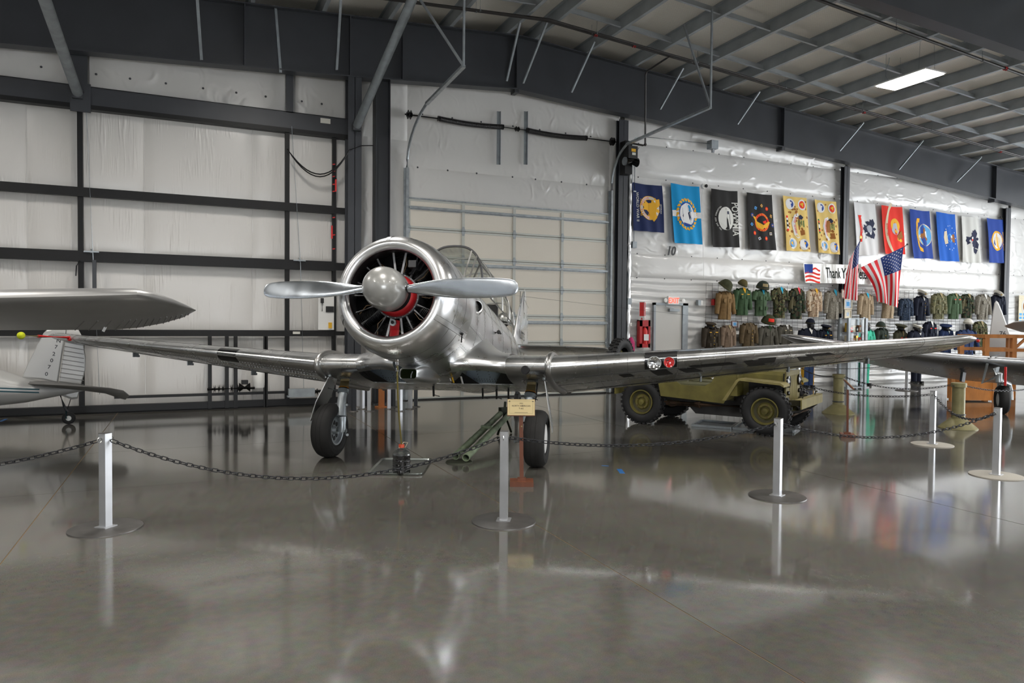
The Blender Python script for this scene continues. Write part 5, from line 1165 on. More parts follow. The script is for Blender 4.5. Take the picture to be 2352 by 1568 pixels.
for s in (-1, 1):
    mb = MB(); mb.span((-.062, s*.081-.004, .03), (-.03, s*.081+.004, .15)); mb.build('moulded_panel', 'oil_black', t)
    for k in range(4): mb = MB(); mb.span((0, s*.082-.004, .03+.04*k), (.06, s*.082+.004, .05+.04*k)); mb.build('moulded_rib', 'oil_black', t)
mat('hose_olive', (0.20, 0.16, 0.035), 0.4); p0_ = plane.matrix_basis @ B(-.455, 0, -.79); p0_ = Matrix.Translation((2.723, 8.456, 0)) @ Matrix.Rotation(math.atan2(UF.y, UF.x), 4, 'Z') @ B(-.455, 0, -.785)
pe = Vector((q.x, q.y, .342)); pm = (p0_+pe)/2+Vector((-.02, 0, -.02)); t = thing('drain_hose', 'thin olive hose running from the cowling down into the oil bottle', 'hose')
mb = MB(); mb.tube([p0_*(1-k/12)**2+pm*2*(k/12)*(1-k/12)+pe*(k/12)**2 for k in range(13)], .009, 8); mb.build('tube', 'hose_olive', t, 60)
mb = MB(); mb.tube([p0_+Vector((0, 0, .05)), p0_+Vector((0, 0, -.05))], .013, 8); mb.build('brass_fitting', 'brass', t, 50)

# ================================================================== TWIN GREEN TUBES (shoulder launcher on its rest)
mat('launcher_green', (0.19, 0.235, 0.15), 0.6, var=.35, vs=6); mat('launcher_dark', (0.03, 0.035, 0.02), 0.6)
a0 = on_z(1046, 1047, .075); a1 = on_z(1152, 947, .34)
t = thing('launcher_tubes', 'pair of weathered green launcher tubes leaning on the floor under the airplane', 'launcher', (a0.x, a0.y, 0))
d = (a1-a0); sd = Vector((d.y, -d.x, 0)).normalized()
for k in range(2):
    o = sd*(.15*k)+d*(-.02*k); p, q2 = o+Vector((0, 0, a0.z)), o+d+Vector((0, 0, a0.z))
    dn = d.normalized(); mb = MB(); Mx = Matrix.Translation(p) @ dn.to_track_quat('Z', 'Y').to_matrix().to_4x4(); L_ = d.length
    mb.lathe([(.036, .12), (.04, 0), (.047, 0), (.047, .05), (.043, .055), (.043, L_*.3), (.046, L_*.3+.005), (.046, L_*.3+.03), (.043, L_*.3+.035), (.043, L_*.62), (.046, L_*.62+.005), (.046, L_*.62+.03), (.043, L_*.62+.035), (.043, L_), (.03, L_)], 22, Mx, cap1=True); tb = mb.build('tube', 'launcher_green', t, 30)
    mb = MB(); mb.lathe([(.001, .11), (.037, .11)], 20, Mx); mb.build('bore', 'black', tb)
mb = MB(); p = sd*.05; mb.lathe([(.001, .015), (.16, .015), (.17, 0), (.001, 0)], 24, Matrix.Translation(p+Vector((0, 0, 0)))); mb.build('muzzle_plate', 'launcher_dark', t, 30)
mb = MB(); e = d+sd*.05+Vector((0, 0, a0.z)); 
for s in (-1, 1): mb.tube([e+Vector((0, 0, -.02)), Vector((e.x+s*.16, e.y+.1*s, .015))], .018, 8)
mb.box(e+Vector((0, 0, .03)), (.16, .12, .10)); mb.tube([e+Vector((0, 0, .05)), e+Vector((.03, .05, .16))], .02, 8); mb.build('bipod', 'launcher_dark', t, 40)
mb = MB(); mb.box(d*.55+sd*.05+Vector((0, 0, a0.z+.04)), (.05, .16, .04), Matrix.Rotation(math.atan2(d.y, d.x), 3, 'Z')); mb.build('clamp', 'launcher_green', t)

# drip trays and creeper by the jeep
for k, (c4, lb) in enumerate(((((1590, 979), (1678, 986), (1694, 975), (1612, 968)), 'open rectangular galvanised pan frame on the floor between the jeep wheels'), (((1684, 986), (1730, 990), (1722, 976), (1706, 972)), 'small galvanised pan behind the jeep front wheel'), (((1792, 990), (1822, 994), (1836, 983), (1806, 980)), 'flat metal drip tray under the jeep front axle'))):
    P = [Vector((*fl(*p), 0)) for p in c4]; c_ = sum(P, Vector())/4; t = thing('drip_pan', lb, 'pan', c_); mb = MB()
    for a, b2 in zip(P, P[1:]+P[:1]): mb.bar(a-c_+Vector((0, 0, .022)), b2-c_+Vector((0, 0, .022)), .03, .04)
    mb.build('pan_rim', 'galv', t); mb = MB(); mb.add([tuple((p-c_)*.99+Vector((0, 0, z))) for z in (.002, .006) for p in P], [(3, 2, 1, 0), (4, 5, 6, 7), (0, 1, 5, 4), (1, 2, 6, 5), (2, 3, 7, 6), (3, 0, 4, 7)]); mb.build('pan_bottom', 'galv' if k else 'galv_dull', t)
# painter's tape bits on the floor
mat('blue_tape', (0.02, 0.13, 0.38), 0.6)
for k, (a, b2, w, lb) in enumerate((((1382, 1069), (1398, 1070), .03, 'short strip of blue tape pointing along the chain on the floor'), ((1422, 1077), (1430, 1087), .06, 'small blue tape patch on the floor by the wheel'), ((0, 968), (14, 962), .05, 'strip of blue tape on the floor near the light airplane'))):
    p, q2 = Vector((*fl(*a), .001)), Vector((*fl(*b2), .001)); mb = MB(); mb.bar(p, q2, w, .002); tag(mb.build('floor_tape', 'blue_tape'), lb, 'tape')

# ================================================================== LIGHT AIRPLANE TAIL (behind the silver wing)
mat('cream_white', (0.44, 0.44, 0.43), 0.34, 0.15, 0.5, coat=.2); mat('silver_dull', (0.30, 0.30, 0.30), 0.42, 0.6, var=.1); mat('teal', (0.015, 0.075, 0.10), 0.4); mat('grey_fabric', (0.20, 0.195, 0.19), 0.5, 0.35)
cz = thing('light_airplane', 'pale light airplane with blue side stripes and a small tailwheel', 'airplane', (0, 13.62, 0))
YT = 13.62
def T(px, py, dy=0.0): p = on_y(px, py, YT+dy); return Vector((p.x, dy, p.z))
# fuselage tapering to the tail
fst = []
for px_, yt, yb, w in ((-420, 760, 925, .62), (-250, 785, 932, .55), (-100, 815, 934, .46), (0, 848, 931, .36), (60, 868, 924, .28), (120, 880, 912, .18), (170, 884, 902, .08), (195, 886, 897, .03)):
    a, b2 = T(px_, yt), T(px_, yb); c_ = (a+b2)/2; h = (a.z-b2.z)/2
    fst.append([(c_.x, w*math.sin(2*PI*k/24)*.9, c_.z+h*math.copysign(abs(math.cos(2*PI*k/24))**.85, math.cos(2*PI*k/24))) for k in range(24)])
mb = MB(); mb.loft(fst); fz = mb.build('fuselage', 'cream_white', cz, 60)
for z0, w in ((886, .03), (893, .018)):
    mb = MB(); mb.sheet(lambda u_, v: (lambda p: (p.x, -.01-.43*(1-u_)**.8-.13, p.z))(T(-60+170*u_, z0+14*u_*0+5*u_+v*3-(1-u_)*6)), 8, 2); mb.build('side_stripe', 'teal', fz)
def plate(poly, t, name, m, par, dy=0.0):
    P = [T(*p) for p in poly]; n = len(P); mb = MB(); c_ = sum(P, Vector())/n
    fr = [Vector((p.x, dy-t*.5, p.z)) for p in P]; bk = [Vector((p.x, dy+t*.5, p.z)) for p in P]
    inn = [c_+(p-c_)*.93 for p in P]
    f2 = [Vector((p.x, dy-t, p.z)) for p in inn]; b3 = [Vector((p.x, dy+t, p.z)) for p in inn]
    mb.loft([f2, fr, bk, b3]); return mb.build(name, m, par)
fn_ = plate([(50, 868), (62, 840), (100, 765), (108, 757), (120, 755), (152, 757), (133, 880), (100, 872)], .03, 'tail_fin', 'cream_white', cz)
rd = plate([(153, 757), (180, 757), (190, 775), (197, 820), (196, 850), (190, 870), (186, 884), (178, 915), (165, 917), (140, 908), (135, 882)], .022, 'rudder', 'cream_white', cz)
for k in range(10):
    a, b2 = T(150-1.6*k, 785+10*k), T(194-.3*abs(k-5), 793+10*k); mb = MB(); mb.bar((a.x, -.026, a.z), (b2.x, -.024, b2.z), .006, .012); mb.build('rudder_corrugation', 'grey_fabric', rd)
mb = MB()
for ch, (px_, py_) in zip('N72070', ((135, 782), (129, 796), (124, 812), (119, 827), (113, 842), (107, 858))):
    c_ = T(px_, py_); text_on(mb, ch, lambda x, y: Vector((c_.x+x, -.0335, c_.z+y)), .062, 0, -.03, -.12)
mb.build('registration', 'ink', fn_)
for s in (-1, 1):
    st_ = []
    for q, lp, tp2, thk in ((0, (40, 880), (188, 886), .06), (.5, (150, 885), (246, 903), .05), (.8, (215, 889), (276, 914), .04), (.93, (250, 891), (288, 917), .03), (1.0, (282, 896), (297, 908), .008)):
        yy = -(.04+1.34*q); a_, b_2 = T(*lp, yy), T(*tp2, yy); a_.y = b_2.y = yy; c_ = (a_+b_2)/2
        if q == 0: c0_ = c_.copy()
        if s > 0: sh = (c0_-c_)*1.9; sh.z = 0; a_, b_2 = a_+sh, b_2+sh
        st_.append([a_+(b_2-a_)*c+Vector((0, 0, tt)) for c, tt in ((0, 0), (.1, thk*.7), (.4, thk), (1, .006), (1, -.006), (.4, -thk*.6), (.1, -thk*.5))])
    mb = MB(); mb.loft(st_); tp = mb.build('tailplane', 'grey_fabric', cz, 40)
    for k in range(9):
        q = .1+.09*k; p0 = st_[0][3]*(1-q)+st_[3][3]*q; p1 = st_[0][2]*(1-q)+st_[3][2]*q; mb = MB(); mb.bar(p1*.5+p0*.5+Vector((0, 0, .01)), p0+Vector((0, 0, .002)), .004, .008); mb.build('elevator_rib', 'silver_dull', tp)
tp_ = T(135, 900); twp = on_z(166, 967); tw2 = Vector((twp.x, .06, 0))
mb = MB(); mb.tube([(tp_.x, 0, tp_.z+.02), (tw2.x-.06, tw2.y*.6, .30), (tw2.x-.02, tw2.y, .2)], .022, 8); mb.tube([(tp_.x+.2, 0, tp_.z), (tw2.x-.02, tw2.y, .24)], .009, 6); tk = mb.build('tailwheel_spring', 'steel_grey', cz, 50)
mb = MB(); mb.lathe([(.04, -.03), (.075, -.035), (.098, -.02), (.10, 0), (.098, .02), (.075, .035), (.04, .03)], 24, Matrix.Translation((tw2.x, tw2.y, .10)) @ Matrix.Rotation(PI/2, 4, 'X')); mb.build('tailwheel_tire', 'rubber', tk, 50)
mb = MB(); mb.lathe([(.001, -.038), (.04, -.036), (.042, .03), (.001, .038)], 16, Matrix.Translation((tw2.x, tw2.y, .10)) @ Matrix.Rotation(PI/2, 4, 'X')); mb.build('tailwheel_hub', 'white_paint', tk, 50)
mb = MB(); mb.tube([(tw2.x-.03, tw2.y-.05, .1), (tw2.x-.03, tw2.y-.05, .22), (tw2.x-.03, tw2.y+.05, .22), (tw2.x-.03, tw2.y+.05, .1)], .012, 6); mb.build('tailwheel_fork', 'teal', tk, 50)
pl_, pr_ = on_y(-330, 930, 13.6), on_y(-330, 930, 14.5)
for dy in (-.9, .9):
    xw = on_y(-380, 900, 14).x; mb = MB(); mb.tube([(xw, dy*.4, .75), (xw, dy, .25)], .03, 8); gw = mb.build('main_leg', 'steel_grey', cz, 50); mb = MB(); mb.lathe([(.09, -.06), (.17, -.075), (.24, -.04), (.25, 0), (.24, .04), (.17, .075), (.09, .06)], 28, Matrix.Translation((xw, dy, .25)) @ Matrix.Rotation(PI/2, 4, 'X'), cap0=True, cap1=True); mb.build('main_tire', 'rubber', gw, 40)

# ================================================================== SILVER WING of the airplane parked off to the side
def at_d(px, py, D): return CAM+ray(px, py)*D
def wing_between(name, par, le, te, thick, m, o, tip_close=True):
    rings = []
    for k, (a, b2) in enumerate(zip(le, te)):
        a, b2 = at_d(*a)-o, at_d(*b2)-o; ch = (a-b2).length; t = thick*ch if not (tip_close and k == len(le)-1) else .02
        up = Vector((0, 0, 1)); ring = []
        cs = (0, .01, .04, .1, .2, .35, .55, .8, 1.0)
        for c in reversed(cs): ring.append(a+(b2-a)*c+up*naca(c, t/max(ch, .05), True)*ch)
        for c in cs[1:-1]: ring.append(a+(b2-a)*c+up*naca(c, t/max(ch, .05), False)*ch*.8)
        rings.append(ring)
    mb = MB(); mb.loft(rings); return mb.build(name, m, par, 45), rings
mat('alu_satin', (0.46, 0.46, 0.46), 0.42, 0.75, 0.5, var=.06, vs=2)
base_o = Vector((at_d(-420, 900, 8.2).x, at_d(-420, 900, 8.2).y, 0))
sw = thing('silver_monoplane', 'silver low-wing airplane whose rounded wing tip reaches in front of the hangar door', 'airplane', base_o)
LEp = [(-760, 712, 7.2), (-300, 694, 7.3), (0, 684, 7.4), (200, 679, 7.5), (315, 676, 7.6), (352, 681, 7.8), (395, 692, 8.1), (430, 704, 8.4), (450, 712, 8.6)]
TEp = [(-640, 765, 9.3), (-240, 762, 9.2), (0, 758, 9.15), (150, 757.5, 9.15), (262, 757, 9.1), (320, 752, 9.1), (375, 742, 9.0), (420, 729, 8.85), (450, 713, 8.62)]
wg, rg = wing_between('wing', sw, LEp, TEp, .13, 'alu_satin', base_o)
for k in range(16):
    q = 3.2+4.2*k/15; i = int(q); f_ = q-i; lo_ = rg[i][14]*(1-f_)+rg[i+1][14]*f_; te_ = rg[i][0]*(1-f_)+rg[i+1][0]*f_
    mb = MB(); mb.bar(lo_+Vector((0, 0, -.006)), te_+Vector((0, 0, -.004)), .006, .010); mb.build('aileron_rib', 'silver_dull', wg)
p = at_d(243, 750, 8.9)-base_o; mb = MB(); mb.bar(p, p+Vector((-.03, 0, -.06)), .02, .03); mb.build('aileron_horn', 'white_paint', wg)
mb = MB(); rings = []
fx = (at_d(-840, 700, 8.4)-base_o).x; fo = Vector((fx, 0, 0)); hd = (at_d(-300, 694, 7.3)-at_d(-240, 762, 9.2)); hd.z = 0; hd.normalize()
for s_, r, z in ((1.9, .30, 1.75), (1.5, .42, 1.72), (.5, .48, 1.62), (-1, .46, 1.48), (-3, .28, 1.25), (-4.6, .06, 1.1)):
    c_ = fo+hd*s_; sd2 = Vector((-hd.y, hd.x, 0)); rings.append([c_+sd2*r*math.cos(2*PI*k/20)+Vector((0, 0, z+r*1.15*math.sin(2*PI*k/20))) for k in range(20)])
mb.loft(rings); mb.build('fuselage', 'alu_satin', sw, 60)
for s in (-1, 1):
    c_ = fo+hd*.75+Vector((-hd.y, hd.x, 0))*s*1.0; mb = MB(); mb.tube([c_+Vector((0, 0, 1.55)), c_+Vector((0, 0, .3))], .05, 10); gl_ = mb.build('gear_leg', 'galv', sw, 50)
    mb = MB(); mb.lathe([(.1, -.07), (.2, -.09), (.29, -.05), (.3, 0), (.29, .05), (.2, .09), (.1, .07)], 28, Matrix.Translation(c_+Vector((0, 0, .3))) @ Vector((-hd.y, hd.x, 0)).to_track_quat('Z', 'Y').to_matrix().to_4x4(), cap0=True, cap1=True); mb.build('tire', 'rubber', gl_, 40)

# ================================================================== DARK-WINGED AIRPLANE to the right
q = fl(2308, 951); base_o = Vector((q[0], q[1], 0)); dwp = thing('dark_winged_airplane', 'silver and dark airplane standing among the wooden stands, wheel leg under its wing', 'airplane', base_o)
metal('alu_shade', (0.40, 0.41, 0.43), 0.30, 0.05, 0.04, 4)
LEp = [(2700, 862, 14.6), (2500, 846, 14.3), (2352, 833, 14.0), (2200, 822, 13.8), (2050, 808, 13.6), (1930, 794, 13.5), (1850, 781, 13.5), (1812, 774, 13.6), (1793, 769, 13.9)]
TEp = [(2700, 905, 16.2), (2500, 893, 15.9), (2352, 885, 15.7), (2200, 872, 15.5), (2060, 849, 15.2), (1965, 829, 15.0), (1875, 806, 14.8), (1825, 788, 14.5), (1795, 772, 14.1)]
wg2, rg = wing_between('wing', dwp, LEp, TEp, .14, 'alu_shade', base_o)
p0, p1 = at_d(2275, 819, 13.8)-base_o, at_d(2296, 813, 14.1)-base_o; mb = MB(); mb.bar(p0, p1, .02, .02); mb.build('pitot_mast', 'black', wg2)
wt = at_d(2301, 842, 13.75)-base_o
mb = MB(); mb.tube([wt+Vector((0, .12, -.04)), wt+Vector((0, .06, -.16)), wt+Vector((0, .05, -.17)), wt+Vector((0, .05, -.30))], [.075, .075, .055, .055], 20); lg = mb.build('gear_leg', 'galv', dwp, 50)
mb = MB(); mb.tube([wt+Vector((0, .05, -.30)), Vector((wt.x+.02, wt.y+.05, .70)), Vector((.10, .0, .60)), Vector((.13, -.02, .45)), Vector((.12, -.04, .285))], [.06, .055, .05, .045, .04], 12); mb.build('gear_fork', 'galv', lg, 50)
mb = MB(); mb.bar(wt+Vector((.02, -.06, .0)), wt+Vector((.02, -.06, -.36)), .04, .012); mb.build('red_ribbon', 'red_bright', lg)
vd = Vector((math.cos(math.radians(-44)), math.sin(math.radians(-44)), 0))
RW = Matrix.Translation((0, .06, .285)) @ vd.to_track_quat('Z', 'Y').to_matrix().to_4x4()
mb = MB(); mb.lathe([(.13, -.08), (.19, -.10), (.25, -.085), (.285, -.04), (.285, .04), (.25, .085), (.19, .10), (.13, .08)], 40, RW); mb.build('tire', 'rubber', lg, 40)
mb = MB(); mb.lathe([(.135, -.07), (.08, -.08), (.001, -.08)], 28, RW); mb.build('wheel_disc', 'white_paint', lg, 40)
mb = MB(); mb.tube([wt+Vector((-.12, .2, .05)), wt+Vector((-.10, .3, -.34)), Vector((wt.x-.02, wt.y+.12, .75))], .022, 8); mb.build('drag_brace', 'galv', lg, 50)
p = at_d(2215, 845, 14.6)-base_o; mb = MB(); mb.bar(p+Vector((0, 0, .05)), p+Vector((-.06, 0, -.28)), .05, .1); mb.build('flap_hanger', 'steel_grey', wg2)
# body beyond the picture's edge carries the wing
mb = MB(); rings = []; hd = (at_d(2500, 846, 14.3)-at_d(2500, 893, 16.4)); hd.z = 0; hd.normalize(); c0 = at_d(2640, 840, 15.4)-base_o
for s_, r, z in ((2.6, .45, 1.7), (2.0, .58, 1.68), (.5, .60, 1.55), (-1.2, .50, 1.38), (-1.9, .2, 1.3)):
    c_ = Vector((c0.x, c0.y, 0))+hd*s_; sd2 = Vector((-hd.y, hd.x, 0)); rings.append([c_+sd2*r*math.cos(2*PI*k/20)+Vector((0, 0, z+r*1.1*math.sin(2*PI*k/20))) for k in range(20)])
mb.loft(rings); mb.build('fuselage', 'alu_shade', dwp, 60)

# ---- grey jet-like tail behind the wooden frame
q = at_d(2330, 900, 18.6); base_o = Vector((q.x, q.y, 0)); tl = thing('grey_tailed_airplane', 'matte grey airplane tail rising behind the wooden frame', 'airplane', base_o)
mat('haze_grey', (0.40, 0.40, 0.395), 0.55)
def A(px, py, D=18.6): return at_d(px, py, D)-base_o
poly = [(2262, 850), (2268, 800), (2274, 760), (2280, 715), (2284, 696), (2288, 690), (2293, 694), (2302, 716), (2318, 760), (2330, 800), (2340, 850)]
P = [A(*p) for p in poly]; c_ = sum(P, Vector())/len(P); nrm = ray(2290, 760).normalized(); nrm.z = 0
mb = MB(); inn = [c_+(p-c_)*.9 for p in P]; mb.loft([[p-nrm*.05 for p in inn], [p-nrm*.015 for p in P], [p+nrm*.015 for p in P], [p+nrm*.05 for p in inn]]); fn2 = mb.build('tail_fin', 'haze_grey', tl)
mb = MB(); rx = AX_R; c2 = A(2303, 766)-nrm*.054; text_on(mb, '76', lambda x, y: c2+rx*x+Vector((0, 0, y)), .13, 0, -.06); mb.build('number', 'ink', fn2)
LEp = [(2307, 748, 18.0), (2330, 740, 17.5), (2400, 734, 16.8), (2520, 728, 16.2)]; TEp = [(2312, 752, 18.2), (2345, 762, 18.2), (2420, 775, 18.2), (2540, 782, 18.2)]
w3, _ = wing_between('tailplane', tl, LEp[::-1], TEp[::-1], .10, 'haze_grey', base_o)
mb = MB(); p = A(2301, 840); rings = []
for s_, r in ((-.6, .1), (0, .2), (1.5, .42), (4, .6)):
    c_ = Vector((p.x+.3+s_*.75, p.y-s_*.2, 0)); rings.append([c_+Vector((-.25*r*math.cos(2*PI*k/16), r*.97*math.cos(2*PI*k/16), .78+.1*s_+r*math.sin(2*PI*k/16))) for k in range(16)])
mb.loft(rings); mb.build('fuselage', 'haze_grey', tl, 60)
mb = MB(); mb.tube([(p.x+.4, p.y, .7), (p.x+.4, p.y, .15)], .04, 8); mb.lathe([(.05, -.05), (.14, -.05), (.15, 0), (.14, .05), (.05, .05)], 20, Matrix.Translation((p.x+.4, p.y, .15)) @ Matrix.Rotation(PI/2, 4, 'X'), cap0=True, cap1=True); mb.build('tailwheel', 'rubber', tl, 40)

# ================================================================== WOODEN STANDS
mat('stand_wood', (0.42, 0.17, 0.045), 0.5, var=.2, vs=7, stretch=(1, 1, .25)); mat('plywood', (0.50, 0.19, 0.04), 0.5, var=.3, vs=5, stretch=(1, 1, .4))
q = fl(2288, 911); t = thing('wooden_frame', 'tall orange wooden frame stand rising above the dark wing', 'wooden stand', (q[0], q[1], 0), -.38)
def tz_(py, D): return CAM_H-(py-750)*D/FPX
H_ = 1.55
for x, y in ((-.55, -.35), (.14, -.35), (.72, -.35), (-.55, .55), (.72, .55)):
    mb = MB(); mb.span((x-.055, y-.045, 0), (x+.055, y+.045, H_)); mb.build('post', 'stand_wood', t)
for z in (H_-.03, 1.19):
    mb = MB(); mb.span((-.62, -.40, z-.05), (.78, -.31, z+.03)); mb.build('rail', 'stand_wood', t); mb = MB(); mb.span((-.62, .5, z-.05), (.78, .6, z+.03)); mb.build('rail', 'stand_wood', t)
for x in (-.55, .72): mb = MB(); mb.span((x-.04, -.35, H_-.08), (x+.04, .55, H_-.0)); mb.build('cross_rail', 'stand_wood', t)
mb = MB(); mb.bar((.2, -.36, 1.25), (.45, -.36, 1.48), .05, .05, (0, 1, 0)); mb.build('corner_brace', 'stand_wood', t)
q = fl(2247, 922); t = thing('plywood_crate', 'orange plywood crate with a side post behind the olive shell post', 'crate', (q[0], q[1], 0), -.38); q0c = .40
for a, b2, nm in (((-q0c, -.02, .03), (q0c, .0, .98), 'front_panel'), ((-q0c, .5, .03), (q0c, .52, .98), 'back_panel'), ((-q0c, 0, .03), (-q0c+.02, .5, .98), 'side_panel'), ((q0c-.02, 0, .03), (q0c, .5, .98), 'side_panel'), ((-q0c, 0, .03), (q0c, .5, .05), 'base_panel'), ((q0c-.09, -.045, 0), (q0c, -.02, 1.0), 'batten'), ((-q0c-.28, -.04, 0), (-q0c-.19, .05, .98), 'side_post'), ((-q0c-.19, -.01, .22), (-q0c, .01, .45), 'brace_panel')): mb = MB(); mb.span(a, b2); mb.build(nm, 'stand_wood' if nm in ('batten', 'side_post') else 'plywood', t)
mat('rust_red', (0.30, 0.055, 0.02), 0.55, var=.2)
q = fl(2362, 915); t = thing('red_trolley', 'rust red low trolley behind the landing wheel', 'trolley', (q[0]+.25, q[1]-.65, 0), -.3); mb = MB(); mb.span((-.7, -.3, .22), (.8, .3, .62)); mb.build('trolley_box', 'rust_red', t); mb = MB(); mb.span((-.75, -.34, .62), (.85, .34, .68)); mb.build('trolley_lid', 'stand_wood', t)
for x in (-.5, .6): 
    for y in (-.25, .25): mb = MB(); mb.lathe([(.03, -.03), (.11, -.03), (.11, .03), (.03, .03)], 18, Matrix.Translation((x, y, .11)) @ Matrix.Rotation(PI/2, 4, 'X'), cap0=True, cap1=True); mb.build('castor', 'rubber', t, 40); mb = MB(); mb.span((x-.03, y-.02, .1), (x+.03, y+.02, .23)); mb.build('castor_fork', 'steel_dark', t)
# ================================================================== FLAGS ON THE WALL
def cloth(name, col, rough=.75, bump=.05): 
    if name not in _m: mat(name, col, rough, 0, .25, bump=bump, bs=120)
    return name
for n_, c_ in (('c_navy', (.012, .022, .085)), ('c_turq', (.005, .27, .58)), ('c_black', (.018, .017, .017)), ('c_tan', (.72, .52, .17)), ('c_white', (.72, .72, .72)), ('c_red', (.75, .035, .02)), ('c_blue', (.012, .11, .50)), ('c_royal', (.02, .06, .30)), ('c_gold', (.75, .40, .03)), ('c_brown', (.30, .11, .02)), ('c_silver', (.42, .44, .50)), ('c_sky', (.10, .35, .68)), ('c_green', (.03, .16, .06)), ('c_ink', (.02, .025, .06)), ('c_offwhite', (.60, .60, .57)), ('c_cream', (.70, .60, .42))): cloth(n_, c_)
FY = 15.16
class Flag:
    def __init__(s, label, corners, off, sc, base, seed, amp=.018):
        s.q = [on_y(off[0]+x/sc, off[1]+y/sc, FY) for x, y in corners]; s.seed = seed; s.amp = amp
        tl, tr, br, bl = s.q; s.w = ((tr-tl).length+(br-bl).length)/2; s.h = ((tl-bl).length+(tr-br).length)/2
        s.o = sum(s.q, Vector())/4
        s.t = thing('wall_flag', label, 'flag', s.o, 0, None)
        mb = MB(); mb.sheet(lambda u, v: s.at((u-.5)*s.w, (v-.5)*s.h), 26, 34); s.cloth = mb.build('cloth', base, s.t, 80)
        for k, c in enumerate((tl, tr)): mb = MB(); mb.tube([c-s.o+Vector((0, .02, .01)), c-s.o+Vector((.02*(1 if k else -1), .06, .09))], .004, 5); mb.build('hanging_cord', 'c_white', s.t)
        s.mbs = {}
    def at(s, x, y, off=0.0):
        u, v = x/s.w+.5, y/s.h+.5; tl, tr, br, bl = s.q
        p = (bl*(1-u)+br*u)*(1-v)+(tl*(1-u)+tr*u)*v
        fold = math.sin(u*17+s.seed+2.2*v)*s.amp*(.25+.75*(1-v))+math.sin(u*7-s.seed+v*3)*s.amp*.8
        sag = -.05*(1-abs(2*u-1)**2)*max(0, v-.75)*1.3
        return p-s.o+Vector((0, -.045*(1-v)-fold-off, sag))
    def m(s, c): return s.mbs.setdefault(c, MB())
    def poly(s, c, pts, off=.004):
        mb = s.m(c); n = len(pts); mb.add([s.at(*p, off) for p in pts], [tuple(range(n))])
    def disc(s, c, x, y, r, off=.004, ry=None, a0=0, a1=2*PI, n=28): s.poly(c, [(x+r*math.cos(a0+(a1-a0)*k/n), y+(ry or r)*math.sin(a0+(a1-a0)*k/n)) for k in range(n if abs(a1-a0-2*PI) < 1e-6 else n+1)], off)
    def ring(s, c, x, y, r0, r1, off=.005, a0=0, a1=2*PI, n=36, k_=1.0):
        mb = s.m(c); V = []
        for k in range(n+1):
            a = a0+(a1-a0)*k/n; V += [s.at(x+r0*math.cos(a), y+k_*r0*math.sin(a), off), s.at(x+r1*math.cos(a), y+k_*r1*math.sin(a), off)]
        mb.add(V, [(2*k, 2*k+1, 2*k+3, 2*k+2) for k in range(n)])
    def rect(s, c, x0, x1, y0, y1, off=.004, n=8):
        mb = s.m(c); V = [s.at(x0+(x1-x0)*i/n, y0+(y1-y0)*j/2, off) for i in range(n+1) for j in range(3)]
        mb.add(V, [(i*3+j, (i+1)*3+j, (i+1)*3+j+1, i*3+j+1) for i in range(n) for j in range(2)])
    def text(s, c, str_, h, x, y, rot=-PI/2, sx=1.0, off=.006): text_on(s.m(c), str_, lambda a, b: s.at(a, b, off), h, x, y, rot, sx)
    def arc_text(s, c, str_, h, x, y, r, a_mid, da, off=.007):
        """letters standing on a circle, reading clockwise"""
        n = len(str_)
        for k, ch in enumerate(str_):
            if ch == ' ': continue
            a = a_mid-(k-(n-1)/2)*da; text_on(s.m(c), ch, lambda p, q: s.at(p, q, off), h, x+r*math.cos(a), y+r*math.sin(a), a-PI/2)
    def bird(s, c, x, y, r, rot=0, off=.006):
        pts = [(0, .9), (.16, .7), (.12, .5), (.55, .75), (1.0, .55), (.85, .3), (.95, .12), (.7, .05), (.72, -.12), (.42, -.1), (.3, -.35), (.42, -.75), (.2, -.7), (0, -.95), (-.2, -.7), (-.42, -.75), (-.3, -.35), (-.42, -.1), (-.72, -.12), (-.7, .05), (-.95, .12), (-.85, .3), (-1.0, .55), (-.55, .75), (-.12, .5), (-.16, .7)]
        ca, sa = math.cos(rot), math.sin(rot); s.poly(c, [(x+r*(a*ca-b*sa), y+r*(a*sa+b*ca)) for a, b in pts], off)
    def done(s):
        for c, mb in s.mbs.items(): tag(mb.build('emblem_'+c[2:], c, s.cloth), kind='stuff')
OA, SA, OB, SB = (1430, 400), 4.438, (1830, 440), 4.506
# 1 navy, eagle in a white ring
f = Flag('navy wall flag with a gold eagle in a white ring, WORLD WAR II', ((95, 80), (400, 118), (418, 598), (98, 575)), OA, SA, 'c_navy', 1)
w = f.w; f.ring('c_offwhite', .05*w, 0, .235*w, .31*w); f.ring('c_gold', .05*w, 0, .31*w, .325*w); f.ring('c_gold', .05*w, 0, .222*w, .236*w); f.bird('c_gold', .10*w, 0, .33*w, -PI/2-.3, .009); f.rect('c_brown', .02*w, .05*w, -.2*w, .1*w, .010)
f.arc_text('c_red', 'PACIFIC THEATER', .055*w, .05*w, 0, .245*w, PI, .21); f.text('c_offwhite', 'WORLD WAR II', .085*w, -.38*w, 0, -PI/2, .95); f.text('c_gold', '1941 - 1945', .07*w, -.26*w, 0); f.text('c_offwhite', 'VETERAN', .045*w, .40*w, 0); f.done()
